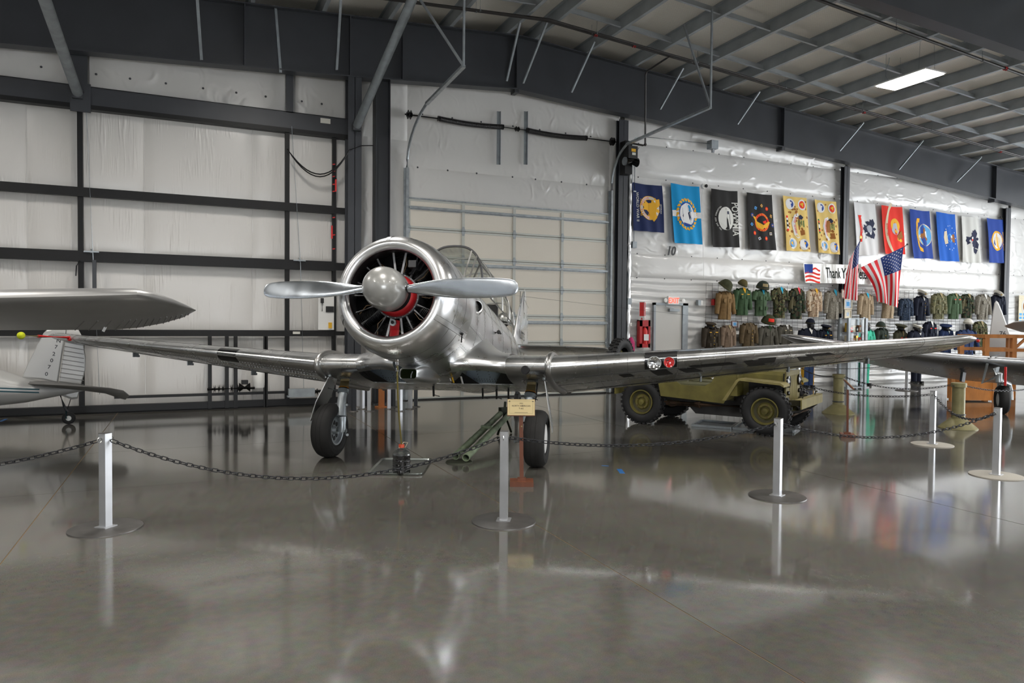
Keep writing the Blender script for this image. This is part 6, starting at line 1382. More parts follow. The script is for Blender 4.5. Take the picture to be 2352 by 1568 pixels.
# 2 turquoise with white band and wreathed disc
f = Flag('turquoise wall flag with a white band and a gold-wreathed white disc', ((490, 88), (778, 128), (805, 718), (520, 700)), OA, SA, 'c_turq', 2.4)
w = f.w; f.rect('c_white', -.495*w, .495*w, -.085*w, .085*w); f.disc('c_royal', 0, 0, .29*w, .006, .35*w); f.disc('c_white', 0, 0, .265*w, .007, .325*w)
for k in range(20):
    a = 2*PI*k/20; f.disc('c_gold', .33*w*math.cos(a), .41*w*math.sin(a), .042*w, .007, None, n=7); f.disc('c_gold', .36*w*math.cos(a+.12), .445*w*math.sin(a+.12), .025*w, .007, n=6)
for k in range(5): f.rect('c_offwhite' if k % 2 else 'c_silver', (-.16+.07*k)*w, (-.14+.07*k)*w, -.18*w, .18*w, .009)
f.poly('c_ink', [(.02*w, -.12*w), (.06*w, -.2*w), (.12*w, -.08*w), (.08*w, .02*w), (.12*w, .1*w), (.05*w, .06*w), (.0, .0)], .010); f.poly('c_ink', [(-.18*w, -.06*w), (-.10*w, -.16*w), (-.12*w, .02*w)], .010); f.done()
# 3 black POW MIA
f = Flag('black wall flag with white disc and profile reading POW MIA', ((905, 145), (1170, 172), (1180, 748), (912, 742)), OA, SA, 'c_black', 3.3)
w = f.w; f.disc('c_offwhite', .02*w, 0, .30*w, .005, .35*w); f.poly('c_black', [(.02*w, .30*w), (.16*w, .20*w), (.22*w, .02*w), (.16*w, -.18*w), (.0, -.24*w), (-.10*w, -.16*w), (-.05*w, -.06*w), (-.14*w, .0), (-.06*w, .04*w), (-.14*w, .14*w), (-.2*w, .26*w), (-.08*w, .24*w)], .007)
f.poly('c_offwhite', [(.02*w, .26*w), (.12*w, .24*w), (.13*w, .12*w), (.05*w, .1*w)], .008); f.rect('c_ink', .05*w, .12*w, .13*w, .22*w, .009)
f.text('c_offwhite', 'POW*MIA', .25*w, .27*w, 0, -PI/2, .66); f.arc_text('c_offwhite', 'YOU ARE NOT FORGOTTEN', .045*w, .02*w, 0, .37*w, PI, .105); f.done()
# 4 black with ring, gold dragon and patches
f = Flag('black wall flag with a red ring circled by small coloured patches', ((1268, 183), (1525, 210), (1552, 778), (1288, 768)), OA, SA, 'c_black', 4.2)
w = f.w; f.ring('c_red', .02*w, -.02*w, .20*w, .27*w); f.poly('c_gold', [(-.33*w, .16*w), (-.22*w, .14*w), (-.16*w, .0), (.05*w, -.10*w), (.26*w, .02*w), (.32*w, .0), (.22*w, -.16*w), (.0, -.24*w), (-.2*w, -.16*w), (-.24*w, .04*w)], .008); f.poly('c_red', [(.02*w, .0), (.16*w, .05*w), (.2*w, -.04*w), (.06*w, -.06*w)], .009)
f.arc_text('c_gold', 'VIETNAM', .06*w, .02*w, -.02*w, .212*w, PI/2, .3); f.arc_text('c_gold', 'VETERAN', .06*w, .02*w, -.02*w, .212*w, -PI/2, .3)
pc = ('c_gold', 'c_red', 'c_gold', 'c_royal', 'c_cream', 'c_red', 'c_offwhite', 'c_red', 'c_sky', 'c_royal', 'c_sky')
for k, c_ in enumerate(pc):
    a = PI/2-2*PI*k/len(pc); x, y = .02*w+.40*w*math.cos(a), -.02*w+.50*w*math.sin(a); f.poly(c_, [(x+.055*w*math.cos(t_), y+.06*w*math.sin(t_)) for t_ in ([PI/2*j+.2*k for j in range(4)] if k % 2 == 0 else [2*PI*j/10 for j in range(10)])], .006)
    f.disc('c_gold' if c_ in ('c_red', 'c_royal') else 'c_royal', x, y, .022*w, .008, n=8)
f.done()
# 5, 6 tan desert flags
for k, (cs, lb, wd, rib) in enumerate(((((1637, 215), (1880, 240), (1900, 792), (1660, 780)), 'tan camouflage wall flag with a scroll reading IRAQI VETERAN', ('IRAQI', 'VETERAN'), ('c_red', 'c_white', 'c_black', 'c_offwhite', 'c_black', 'c_white', 'c_red')), (((1957, 255), (2180, 280), (2205, 820), (1985, 800)), 'tan camouflage wall flag with a scroll reading AFGHAN VETERAN, next to the column', ('AFGHAN', 'VETERAN'), ('c_green', 'c_red', 'c_black', 'c_white', 'c_white', 'c_black', 'c_red', 'c_green')))):
    f = Flag(lb, cs, OA, SA, 'c_tan', 5.1+k); w, h = f.w, f.h; rnd = random.Random(11+k)
    for i in range(34):
        x, y = rnd.uniform(-.44, .44)*w, rnd.uniform(-.46, .46)*h; f.poly('c_brown', [(x+rnd.uniform(.02, .07)*w*math.cos(t_), y+rnd.uniform(.02, .06)*w*math.sin(t_)) for t_ in [2*PI*j/7 for j in range(7)]], .003)
    for x, y, c1, c2 in ((-.24, .36, 'c_white', 'c_royal'), (.25, .36, 'c_white', 'c_red'), (-.22, -.36, 'c_white', 'c_sky'), (.25, -.37, 'c_white', 'c_blue')):
        f.disc(c1, x*w, y*h, .175*w, .006); f.disc(c2, x*w, y*h, .125*w, .008); f.bird('c_gold' if c2 != 'c_royal' else 'c_white', x*w, y*h, .085*w, .3, .010)
    f.poly('c_brown', [(.0, .20*w), (.14*w, .22*w), (.12*w, -.18*w), (-.08*w, -.18*w), (-.1*w, .05*w)], .006); f.poly('c_brown', [(.12*w, -.2*w), (.28*w, -.18*w), (.3*w, -.32*w), (.16*w, -.36*w)], .006)
    f.poly('c_white', [(-.20*w, .02*w), (-.10*w, .28*w), (.06*w, .34*w), (.08*w, .26*w), (-.02*w, .20*w), (-.08*w, .02*w), (-.02*w, -.3*w), (.10*w, -.42*w), (.0, -.46*w), (-.12*w, -.34*w)], .008)
    f.text('c_red', wd[0], .06*w, -.10*w, .13*w, -PI/2-.25, .9, .010); f.text('c_red', wd[1], .06*w, -.10*w, -.17*w, -PI/2+.25, .8, .010)
    for i in range(4): f.rect('c_green', (.04+.07*i)*w, (.07+.07*i)*w, (-.04-.05*(i % 2))*w, .12*w, .009)
    f.poly('c_ink', [(.06*w, .24*w), (.16*w, .30*w), (.26*w, .22*w), (.2*w, .14*w), (.1*w, .16*w)], .009)
    n = len(rib)
    for i, c_ in enumerate(rib): f.rect(c_, -.44*w, -.36*w, (.20-.40*(i+1)/n)*w*1.2, (.20-.40*i/n)*w*1.2, .006)
    f.done()
# 7 white with grey crest and red scroll
f = Flag('white wall flag with a red scroll and a grey war-trophy crest', ((588, 105), (805, 130), (835, 662), (610, 660)), OB, SB, 'c_white', 7.3)
w = f.w; f.poly('c_red', [(-.34*w, .45*w), (-.18*w, .45*w), (-.22*w, .38*w), (-.16*w, .0), (-.24*w, -.42*w), (-.34*w, -.42*w), (-.27*w, 0)], .006); f.text('c_white', 'UNITED STATES ARMY', .045*w, -.235*w, 0, -PI/2, .75, .008); f.bird('c_ink', .16*w, .02*w, .34*w, -PI/2, .006); f.disc('c_silver', .16*w, .02*w, .12*w, .008); f.poly('c_ink', [(.0, -.2*w), (.3*w, -.3*w), (.36*w, -.2*w), (.1*w, -.1*w)], .007); f.poly('c_ink', [(.0, .25*w), (.3*w, .32*w), (.36*w, .22*w), (.1*w, .14*w)], .007); f.text('c_ink', '1775', .08*w, -.06*w, -.2*w); f.done()
# 8 red with globe crest
f = Flag('red wall flag with a gold and grey globe crest and white scroll', ((875, 138), (1088, 160), (1112, 650), (905, 642)), OB, SB, 'c_red', 8.8)
w = f.w; f.disc('c_gold', .10*w, .16*w, .24*w); f.disc('c_silver', .10*w, .04*w, .2*w, .006); f.poly('c_gold', [(.02*w, .0), (.2*w, .06*w), (.16*w, -.12*w), (.06*w, -.08*w)], .008); f.poly('c_brown', [(.12*w, -.2*w), (.40*w, .0), (.44*w, -.24*w), (.2*w, -.34*w)], .006); f.bird('c_gold', .26*w, -.28*w, .16*w, -1.2, .007)
f.poly('c_cream', [(-.26*w, .92*w*.9), (-.10*w, .98*w), (-.06*w, .86*w), (-.22*w, .62*w), (-.26*w, .0), (-.20*w, -.6*w), (.04*w, -.98*w), (-.1*w, -1.02*w), (-.32*w, -.66*w), (-.38*w, .0), (-.34*w, .6*w)], .006) if False else None
f.ring('c_cream', .55*w, 0, .86*w, .95*w, .006, PI*.70, PI*1.30, 30, 1.25); f.text('c_red', 'MARINE CORPS', .055*w, -.355*w, 0, -PI/2, .8, .009); f.done()
# 9 navy blue
f = Flag('navy wall flag with a pale blue round seal and gold scroll', ((1170, 178), (1372, 202), (1398, 695), (1200, 690)), OB, SB, 'c_royal', 9.4)
w = f.w; f.disc('c_cream', .16*w, -.02*w, .36*w, .005, .39*w); f.disc('c_sky', .16*w, -.02*w, .335*w, .006, .365*w); f.bird('c_brown', .12*w, -.02*w, .24*w, -PI/2+.3, .008); f.poly('c_white', [(.16*w, .1*w), (.3*w, .14*w), (.26*w, -.12*w), (.18*w, -.08*w)], .009)
f.poly('c_gold', [(-.2*w, .55*w), (-.06*w, .55*w), (-.1*w, .40*w), (-.17*w, .40*w), (-.2*w, .0), (-.14*w, -.42*w), (.0, -.5*w), (.02*w, -.62*w), (-.12*w, -.58*w), (-.22*w, -.40*w), (-.29*w, 0), (-.26*w, .4*w)], .006); f.text('c_ink', 'UNITED STATES NAVY', .05*w, -.245*w, 0, -PI/2, .75, .009); f.done()
# 10 blue
f = Flag('bright blue wall flag with a crest inside a ring of white stars', ((1445, 205), (1640, 235), (1665, 725), (1470, 715)), OB, SB, 'c_blue', 10.1)
w = f.w
for k in range(13): a = 2*PI*k/13; f.disc('c_white', .12*w+.28*w*math.cos(a), .43*w*math.sin(a)-.02*w, .02*w, .006, n=5)
f.disc('c_sky', .10*w, -.03*w, .15*w, .006); f.poly('c_cream', [(-.16*w, .18*w), (-.06*w, .22*w), (-.02*w, -.22*w), (-.14*w, -.26*w), (-.2*w, -.02*w)], .006); f.bird('c_brown', .24*w, -.03*w, .16*w, -PI/2, .008); f.disc('c_white', .2*w, .02*w, .05*w, .009); f.done()
# 11 white with slanted blue crest
f = Flag('white wall flag with a dark blue eagle crest and striped shield', ((1710, 250), (1890, 268), (1890, 742), (1705, 730)), OB, SB, 'c_offwhite', 11.2, .026)
w = f.w; f.bird('c_ink', .06*w, .0, .36*w, -PI/2+.15, .006); f.poly('c_white', [(.0, .1*w), (.14*w, .1*w), (.14*w, -.1*w), (.0, -.1*w)], .008); f.poly('c_red', [(.0, .02*w), (.07*w, .02*w), (.07*w, -.04*w), (.0, -.04*w)], .009); f.poly('c_ink', [(.1*w, -.3*w), (.3*w, -.36*w), (.24*w, -.52*w), (.14*w, -.46*w)], .006); f.done()
# 12 navy with round yellow seal
f = Flag('navy wall flag with a round yellow and white seal, beside the far column', ((1965, 270), (2138, 290), (2148, 742), (1978, 735)), OB, SB, 'c_royal', 12.5)
w = f.w; f.disc('c_gold', .05*w, 0, .30*w, .005, .38*w); f.disc('c_white', .05*w, 0, .24*w, .006, .31*w); f.disc('c_cream', .05*w, 0, .15*w, .008, .19*w); f.poly('c_gold', [(.0, .14*w), (.1*w, .14*w), (.1*w, -.14*w), (.0, -.14*w)], .009); f.text('c_gold', 'MERCHANT MARINE', .07*w, .38*w, 0, -PI/2, .8); f.text('c_gold', 'USA', .06*w, -.32*w, 0); f.done()

# ---- two national flags on leaning poles
mat('pole_dark', (.05, .05, .06), .35); mat('finial_gold', (.7, .45, .08), .3, .8); mat('stripe_red', (.70, .018, .028), .6, 0, .3); mat('stripe_white', (.74, .73, .74), .6, 0, .3); mat('canton_blue', (.012, .035, .17), .6, 0, .3)
def us_flag(label, pole, finial, quad, Yp, fold, folds=3):
    P0, P1 = on_y(*pole[0], 14.98), on_y(*pole[1], Yp); o = Vector((P0.x, P0.y, P0.z)); t = thing('national_flag', label, 'flag', o)
    mb = MB(); mb.tube([P0-o, P1-o], .011, 8); mb.build('pole', 'pole_dark', t, 50)
    mb = MB(); mb.ball(P1-o, .03, 8) if not finial else mb.prism([((.055 if k % 2 == 0 else .024)*math.cos(PI/2+PI*k/5), (.055 if k % 2 == 0 else .024)*math.sin(PI/2+PI*k/5)) for k in range(10)], -.006, .006, Matrix.Translation(P1-o+Vector((0, 0, .04))) @ Matrix.Rotation(PI/2, 4, 'X')); mb.build('finial', 'finial_gold' if finial else 'pole_dark', t)
    ht, hb, fb, ft = [on_y(*p, Yp)-o for p in quad]
    L = P1-P0
    def yline(p): return (P0+L*max(0, min(1, ((p+o-P0).dot(L)/L.length_squared)))-o).y
    def at(u, v, off=0.0):   # u along the fly, v 0 top of hoist .. 1 bottom
        hoist = ht*(1-v)+hb*v; fly = ft*(1-v)+fb*v; m_ = hoist*(1-u)+fly*u
        m_ = m_+Vector((-(fold[2])*math.sin(PI*u)*(v), 0, .05*math.sin(PI*u)*(1-v)))
        d = fold[0]*u**.6*math.sin(v*folds*2*PI+fold[1]+u*2.5); y = yline(hoist)*(1-u)+(yline(hoist)*.5+.0)*u
        return Vector((m_.x+d*.5, y+d-off-.02*u, m_.z))
    for k in range(13):
        v0, v1 = k/13, (k+1)/13; u0 = .4 if k < 7 else 0
        mb = MB(); mb.sheet(lambda u, v: at(u0+(1-u0)*u, v0+(v1-v0)*v), 18, 2); mb.build('stripe', 'stripe_red' if k % 2 == 0 else 'stripe_white', t, 80)
    mb = MB(); mb.sheet(lambda u, v: at(.4*u, 7/13*v), 10, 12); cn = mb.build('canton', 'canton_blue', t, 80)
    mb = MB()
    for i in range(11):
        for j in range(9):
            if (i+j) % 2 == 0:
                u, v = .4*(i+1)/12, 7/13*(j+1)/10; n = 10; V = []
                for k in range(n): r = 1 if k % 2 == 0 else .42; V.append(at(u+.0135*r*math.cos(PI/2+PI*k/5), v-.0205*r*math.sin(PI/2+PI*k/5), .004))
                mb.add([at(u, v, .004)]+V, [(0, k+1, (k+1) % n+1) for k in range(n)])
    tag(mb.build('stars', 'stripe_white', cn), kind='stuff')
us_flag('US flag hanging straight down from a pole topped by a gold star', ((1947, 657), (1977, 548)), True, ((1976, 553), (1966, 592), (1964, 684), (1991, 690)), 14.35, (.05, .6, .02), 2)
us_flag('US flag spread wide below a slanting dark pole', ((1992, 632), (2084, 561)), False, ((2079, 566), (2017, 611), (2060, 690), (2089, 706)), 14.25, (.05, .2, -.16), 2)
p = on_y(1947, 658, 15.0); t = thing('flag_bracket', 'black two-way flagpole bracket on the column below the banner', 'bracket', (p.x, 15.03, p.z)); mb = MB(); mb.span((-.06, 0, -.09), (.06, .05, .09)); mb.build('plate', 'black', t); mb = MB(); mb.lathe([(.04, 0), (.05, .05), (.04, .08), (.001, .08)], 14, Matrix.Rotation(PI/2, 4, 'X')); mb.build('socket', 'galv', t, 40)

# ---- thank-you banner
mat('banner_white', (.66, .66, .63), .16, 0, .6, bump=.35, bs=5, stretch=(3, 1, 1)); mat('banner_ink', (.008, .014, .012), .7, 0, .2)
bq = [on_y(*p, 15.0) for p in ((1848, 604), (2018, 610), (2017.5, 653.5), (1851, 648.6))]; bo = sum(bq, Vector())/4; bo.y = 15.02
t = thing('veterans_banner', 'long white banner reading Thank You Veterans below the flags', 'banner', bo); BW = (bq[1]-bq[0]).length; BH = (bq[0]-bq[3]).length
def ban(x, y, off=0.0): u, v = x/BW+.5, y/BH+.5; p = (bq[3]*(1-u)+bq[2]*u)*(1-v)+(bq[0]*(1-u)+bq[1]*u)*v; return Vector((p.x-bo.x, .012*math.sin(u*40)+.02*math.sin(u*13+v*2)-off, p.z-bo.z))
mb = MB(); mb.sheet(lambda u, v: ban((u-.5)*BW, (v-.5)*BH), 60, 6, .002); bn = mb.build('vinyl_sheet', 'banner_white', t, 80)
mb = MB(); text_on(mb, 'Thank You Veterans', lambda x, y: ban(x, y, .006), BH*.56, BW*.12, -BH*.22, 0, .60); mb.build('lettering', 'banner_ink', bn)
x0, x1 = -.49*BW, -.30*BW
mb = MB(); mb.sheet(lambda u, v: ban(x0+(x1-x0)*.5*u, BH*(.02+.44*v), .006), 6, 4); mb.build('printed_canton', 'c_royal', bn)
for k in range(4):
    y0 = -.46+.2*k; mb = MB(); mb.sheet(lambda u, v: ban(x0+(x1-x0)*((.5 if k > 2 else 0)+(.5 if k > 2 else 1)*u), BH*(y0+.1*v+.06*math.sin(u*5)), .0055), 10, 2); mb.build('printed_stripe', 'c_red', bn)
# ---- number 10, camera dome, conduits, heater box
p = on_y(1543, 575, 15.2); t = thing('wall_number', 'black number 10 stuck on the wall below the turquoise flag', 'number sign', (p.x, 15.2, p.z)); mb = MB(); text_on(mb, '10', lambda x, y: Vector((x+y*.2, .027, y)), .24, 0, -.12, 0, .85); text_on(mb, '10', lambda x, y: Vector((x+y*.2+.018, .0265, y)), .24, 0, -.12, 0, .85); mb.build('digits', 'black', t)
p = on_y(1618, 427, 15.1); t = thing('dome_camera', 'small white dome security camera above the black flags', 'camera', (p.x, 15.12, p.z)); mb = MB(); mb.lathe([(.001, -.05), (.07, -.05), (.075, .03), (.001, .03)], 18, Matrix.Rotation(PI/2, 4, 'X')); mb.build('housing', 'white_plastic', t, 40); mb = MB(); mb.ball((.035, -.05, 0), .045, 12); mb.build('lens_dome', 'black_gloss', t, 50)
pb = on_y(1616, 640, 15.22); mb = MB(); mb.tube([(0, .05, -.05), (0, .09, -.3), (pb.x-p.x, .09, pb.z-p.z)], .005, 5); mb.build('cable', 'white_plastic', t)
p = on_y(1640, 332, 15.0); t = thing('junction_box', 'grey electrical box high on the insulated wall', 'electrical box', (p.x, 15.05, p.z)); mb = MB(); mb.span((-.11, -.09, -.11), (.11, .1, .11)); mb.build('box', 'galv_dull', t); mb = MB(); mb.span((-.03, -.04, -.2), (.03, .02, -.11)); mb.build('fitting', 'galv', t)
a = on_y(1452, 312, 15.05); q = on_y(1452, 420, 15.05); mb = MB(); mb.tube([(-.11, 0, .02), (a.x-p.x+.3, 0, a.z-p.z+.02), (a.x-p.x+.1, 0, a.z-p.z-.04), (a.x-p.x, 0, a.z-p.z-.2), (q.x-p.x, 0, q.z-p.z)], .012, 8); mb.build('conduit', 'galv', t, 60)
for k, (px_, y0, y1, lb) in enumerate(((1450, 425, 690, 'thin galvanised conduit beside the first flag, the one nearer the column'), (1461, 360, 560, 'short galvanised conduit bending behind the first flag'))):
    a, b2 = on_y(px_, y0, 15.1), on_y(px_, y1, 15.1); t = thing('conduit', lb, 'conduit', (a.x, 15.15, b2.z)); L_ = a.z-b2.z; mb = MB(); mb.tube([(0, 0, 0), (0, 0, L_)]+([(.02, 0, L_+.1), (.12, 0, L_+.25)] if k else []), .013, 8); mb.build('pipe', 'galv', t, 60)
    mb = MB(); mb.span((-.06, -.05, -.1), (.06, .05, .06)); mb.build('outlet_box', 'galv_dull', t); mb = MB(); mb.span((-.04, -.02, L_*.6), (.04, .05, L_*.6+.03)); mb.build('strap', 'galv', t)
# foil-wrapped riser next to the column
metal('foil', (.68, .68, .68), .32, .06, .25, 6); x0 = on_y(1447, 600, 15.15).x
t = thing('foil_riser', 'crinkled foil-wrapped riser between the column and the first flag', 'pipe', (x0-.02, 15.18, 0)); mb = MB(); rnd = random.Random(3)
mb.loft([[((.06+rnd.uniform(-.006, .006))*math.cos(2*PI*k/14), (.06+rnd.uniform(-.01, .01))*math.sin(2*PI*k/14), .02+i*.09) for k in range(14)] for i in range(64)]); mb.build('foil_wrap', 'foil', t, 25)
# ---- exit sign, alarm boxes, extinguisher cabinet
mat('exit_red', (.8, .02, .01), .4, emit=(1, .06, .02), es=2.2); p = on_y(1545, 690, 15.2)
t = thing('exit_sign', 'white EXIT sign with red letters and two lamp heads over the exit door', 'exit sign', (p.x, 15.18, p.z)); mb = MB(); mb.span((-.17, -.03, -.10), (.17, .04, .11)); mb.build('housing', 'white_plastic', t); mb = MB(); text_on(mb, 'EXIT', lambda x, y: Vector((x, -.033, y)), .14, 0, -.065, 0, .85); mb.build('letters', 'exit_red', t)
for s in (-1, 1): mb = MB(); mb.lathe([(.03, -.02), (.055, .04), (.001, .045)], 14, Matrix.Translation((s*.28, -.03, .0)) @ Matrix.Rotation(PI/2, 4, 'X')); mb.tube([(s*.17, 0, 0), (s*.28, -.01, 0)], .015, 6); mb.build('lamp_head', 'white_plastic', t, 40)
p = on_y(1606, 695, 15.2); t = thing('beige_sensor', 'small grey sensor box beside the wire grid', 'sensor', (p.x, 15.2, p.z)); mb = MB(); mb.span((-.07, -.05, -.07), (.02, .05, .07)); mb.build('grey_half', 'galv_dull', t); mb = MB(); mb.span((.02, -.04, -.06), (.09, .05, .06)); mb.build('white_half', 'white_plastic', t)
p = on_y(1642, 694, 15.15); t = thing('fire_alarm', 'small red fire alarm pull station left of the brown uniform', 'fire alarm', (p.x, 15.16, p.z)); mb = MB(); mb.span((-.06, -.05, -.08), (.06, .06, .08)); mb.build('box', 'red_bright', t); mb = MB(); mb.lathe([(.001, -.06), (.02, -.055), (.024, 0)], 10, Matrix.Translation((.03, -.0, 0)) @ Matrix.Rotation(-PI/2, 4, 'X')); mb.build('strobe', 'white_plastic', t)
c0, c1 = on_y(1467, 798, 15.15), on_y(1492, 735, 15.15); t = thing('extinguisher_cabinet', 'red fire extinguisher cabinet with a window beside the exit door', 'cabinet', ((c0.x+c1.x)/2, 15.12, c0.z)); w2, h2 = (c1.x-c0.x)/2, c1.z-c0.z
for a, b2, nm in (((-w2, 0, 0), (w2, .12, .03), 'bottom'), ((-w2, 0, h2-.03), (w2, .12, h2), 'top'), ((-w2, 0, 0), (-w2+.02, .12, h2), 'side'), ((w2-.02, 0, 0), (w2, .12, h2), 'side'), ((-w2, .11, 0), (w2, .12, h2), 'back'), ((-w2, -.01, 0), (-w2+.08, 0, h2), 'door_stile'), ((w2-.06, -.01, 0), (w2, 0, h2), 'door_stile'), ((-w2, -.01, 0), (w2, 0, .10), 'door_rail'), ((-w2, -.01, h2-.16), (w2, 0, h2), 'door_rail')): mb = MB(); mb.span(a, b2); mb.build(nm, 'red', t)
mb = MB(); mb.lathe([(.001, .05), (.075, .05), (.08, .07), (.08, .40), (.05, .46), (.03, .48), (.03, .52), (.001, .52)], 18, Matrix.Translation((.03, .06, .03))); ex = mb.build('extinguisher', 'red_bright', t, 40); mb = MB(); mb.span((-.045, -.03, .18), (.1, -.022, .34)); mb.build('extinguisher_label', 'c_white', ex); mb = MB(); mb.tube([(.03, .06, .55), (.09, .03, .52), (.10, .03, .3)], .014, 6); mb.build('extinguisher_hose', 'black', ex, 50)
p = on_y(1474, 715, 15.2); z0, z1 = on_y(1474, 735, 15.2).z, on_y(1474, 693, 15.2).z
t = thing('extinguisher_sign', 'tall red and white fire extinguisher sign above the red cabinet', 'sign', (p.x, 15.18, z0)); mb = MB(); mb.add([(-.1, .0, 0), (0, -.1, 0), (.1, 0, 0), (-.1, 0, z1-z0), (0, -.1, z1-z0), (.1, 0, z1-z0)], [(0, 1, 4, 3), (1, 2, 5, 4), (0, 3, 5, 2), (0, 2, 1), (3, 4, 5)]); mb.build('folded_sign', 'c_white', t)
for s in (-1, 1):
    mb = MB(); q = z1-z0; mb.add([(s*.088, -.014, q*.22), (s*.01, -.092, q*.22), (s*.01, -.092, q*.97), (s*.088, -.014, q*.97)], [(0, 1, 2, 3)]); mb.build('red_field', 'red_bright', t)
    mb = MB(); text_on(mb, 'FIRE', lambda x, y: Vector((s*.05-.0*s+x*.7*.7, -.052-.0-(x*.7*.7)*(-s)*1.0*(-1) if False else -.056-abs(0), q*.6+y)), .03, 0, 0, PI/2 if False else 0); 
    mb = MB(); mb.add([(s*.03, -.076, q*.03), (s*.07, -.036, q*.03), (s*.05, -.056, q*.16)], [(0, 1, 2)]); mb.build('down_arrow', 'red_bright', t)
p = on_y(1455, 805, 15.0); t = thing('pink_bag', 'magenta fabric bag hanging beside the extinguisher cabinet', 'bag', (p.x, 15.1, p.z)); mat('magenta', (.45, .01, .12), .7); mb = MB(); mb.loft([[(.10*q*math.cos(2*PI*k/12), .05*q*math.sin(2*PI*k/12), z) for k in range(12)] for z, q in ((-.05, .7), (0, 1), (.2, 1), (.3, .5), (.34, .2))]); mb.build('bag_body', 'magenta', t, 50)
# notices and frames
mat('frame_brown', (.16, .06, .03), .5); mat('frame_tan', (.5, .42, .28), .5); mat('photo_blue', (.30, .38, .48), .5, var=.35, vs=25); mat('photo_cream', (.62, .56, .40), .6, var=.15, vs=30)
def framed(px0, py0, px1, py1, label, fm, pm, y=15.1):
    a, b2 = on_y(px0, py1, y), on_y(px1, py0, y); c_ = (a+b2)/2; w, h = b2.x-a.x, b2.z-a.z; t = thing('picture_frame', label, 'picture', (c_.x, y, a.z)); b = min(w, h)*.12
    for x0, x1, z0, z1 in ((-w/2, w/2, 0, b), (-w/2, w/2, h-b, h), (-w/2, -w/2+b, b, h-b), (w/2-b, w/2, b, h-b)): mb = MB(); mb.span((x0, -.015, z0), (x1, .015, z1)); mb.build('frame_bar', fm, t)
    mb = MB(); mb.span((-w/2+b, -.004, b), (w/2-b, .012, h-b)); pc_ = mb.build('print', pm, t); mb = MB(); mb.span((-w*.18, -.0055, h*.3), (w*.18, -.0045, h*.7)); mb.build('printed_field', 'photo_blue' if pm != 'photo_blue' else 'c_sky', pc_)
framed(1680, 737, 1695, 751, 'small brown framed photo between the tan and brown jackets', 'frame_brown', 'photo_blue')
framed(1932, 665, 1948, 685, 'small framed print on the column below the flag bracket', 'frame_brown', 'photo_cream', 15.06); framed(1949, 667, 1962, 685, 'pale small print next to the hanging US flag', 'frame_tan', 'photo_cream')
framed(1938, 686, 1957, 710, 'larger tan framed blue photo over the display case', 'frame_tan', 'photo_blue', 15.06); framed(1939, 711, 1955, 732, 'cream certificate over the display case', 'frame_tan', 'photo_cream', 15.06)
t_p = on_y(2348, 715, 15.2); t = thing('wall_poster', 'large illustrated poster past the far column', 'poster', (t_p.x+.18, 15.2, t_p.z)); mb = MB(); mb.span((-.38, 0, -.55), (.5, .01, .55)); mb.build('sheet', 'photo_cream', t); mb = MB(); mb.prism([(.28*math.cos(2*PI*k/28), .28*math.sin(2*PI*k/28)) for k in range(28)], 0, .004, Matrix.Translation((.05, 0, .18)) @ Matrix.Rotation(PI/2, 4, 'X')); mb.build('printed_disc', 'c_offwhite', t); mb = MB(); mb.prism([(.2*math.cos(2*PI*k/28), .2*math.sin(2*PI*k/28)) for k in range(28)], .004, .006, Matrix.Translation((.05, 0, .18)) @ Matrix.Rotation(PI/2, 4, 'X')); mb.build('printed_disc', 'c_brown', t)
for i in range(3):
    for j in range(4): mb = MB(); mb.span((-.34+.2*i, -.004, -.5+.12*j), (-.2+.2*i, 0, -.42+.12*j)); mb.build('printed_panel', 'c_sky', t)

# ================================================================== UNIFORM DISPLAY
GYW = 15.17
g0, g1 = on_y(1622, 652, GYW), on_y(2302, 720, GYW); gz1, gz0 = 2.84, .55
mat('wire_black', (.02, .02, .022), .4)
wv = wh = None
for k, (xa, xb, lb) in enumerate(((g0.x, 17.6, 'black wire grid panel behind the uniforms left of the column'), (17.95, 25.2, 'black wire grid panel behind the uniforms right of the column'))):
    t = thing('wire_grid', lb, 'wire grid', (xa, GYW, gz0)); n = int((xb-xa)/.205)
    for i in range(n+1):
        if wv is None: mb = MB(); mb.tube([(0, 0, 0), (0, 0, gz1-gz0)], .0045, 5); wv = mb.build('wire', 'wire_black', t); ob = wv
        else: ob = share('wire', wv, t)
        ob.location = (i*.205, 0, 0)
    for j in range(12): mb = MB(); mb.tube([(0, .008, 0), (n*.205, .008, 0)], .0045, 5); mb.build('wire', 'wire_black', t).location = (0, 0, j*(gz1-gz0)/11)
for nm, cols, sc in (('woodland', ((.035, .055, .028), (.10, .085, .04), (.02, .018, .014), (.13, .13, .065)), 7), ('woodland_dark', ((.05, .04, .028), (.025, .05, .025), (.016, .014, .012), (.10, .09, .05)), 7), ('desert', ((.36, .26, .18), (.50, .40, .28), (.25, .15, .09), (.55, .47, .36)), 6), ('acu', ((.17, .155, .125), (.24, .22, .18), (.12, .115, .095), (.27, .25, .21)), 26), ('desert_digital', ((.33, .26, .17), (.26, .19, .12), (.42, .34, .24), (.30, .23, .15)), 26), ('navy_digital', ((.015, .025, .05), (.03, .05, .085), (.01, .015, .03), (.06, .08, .11)), 26), ('olive_camo', ((.12, .12, .06), (.17, .15, .085), (.07, .08, .045), (.2, .19, .12)), 12)): camo(nm, cols, sc)
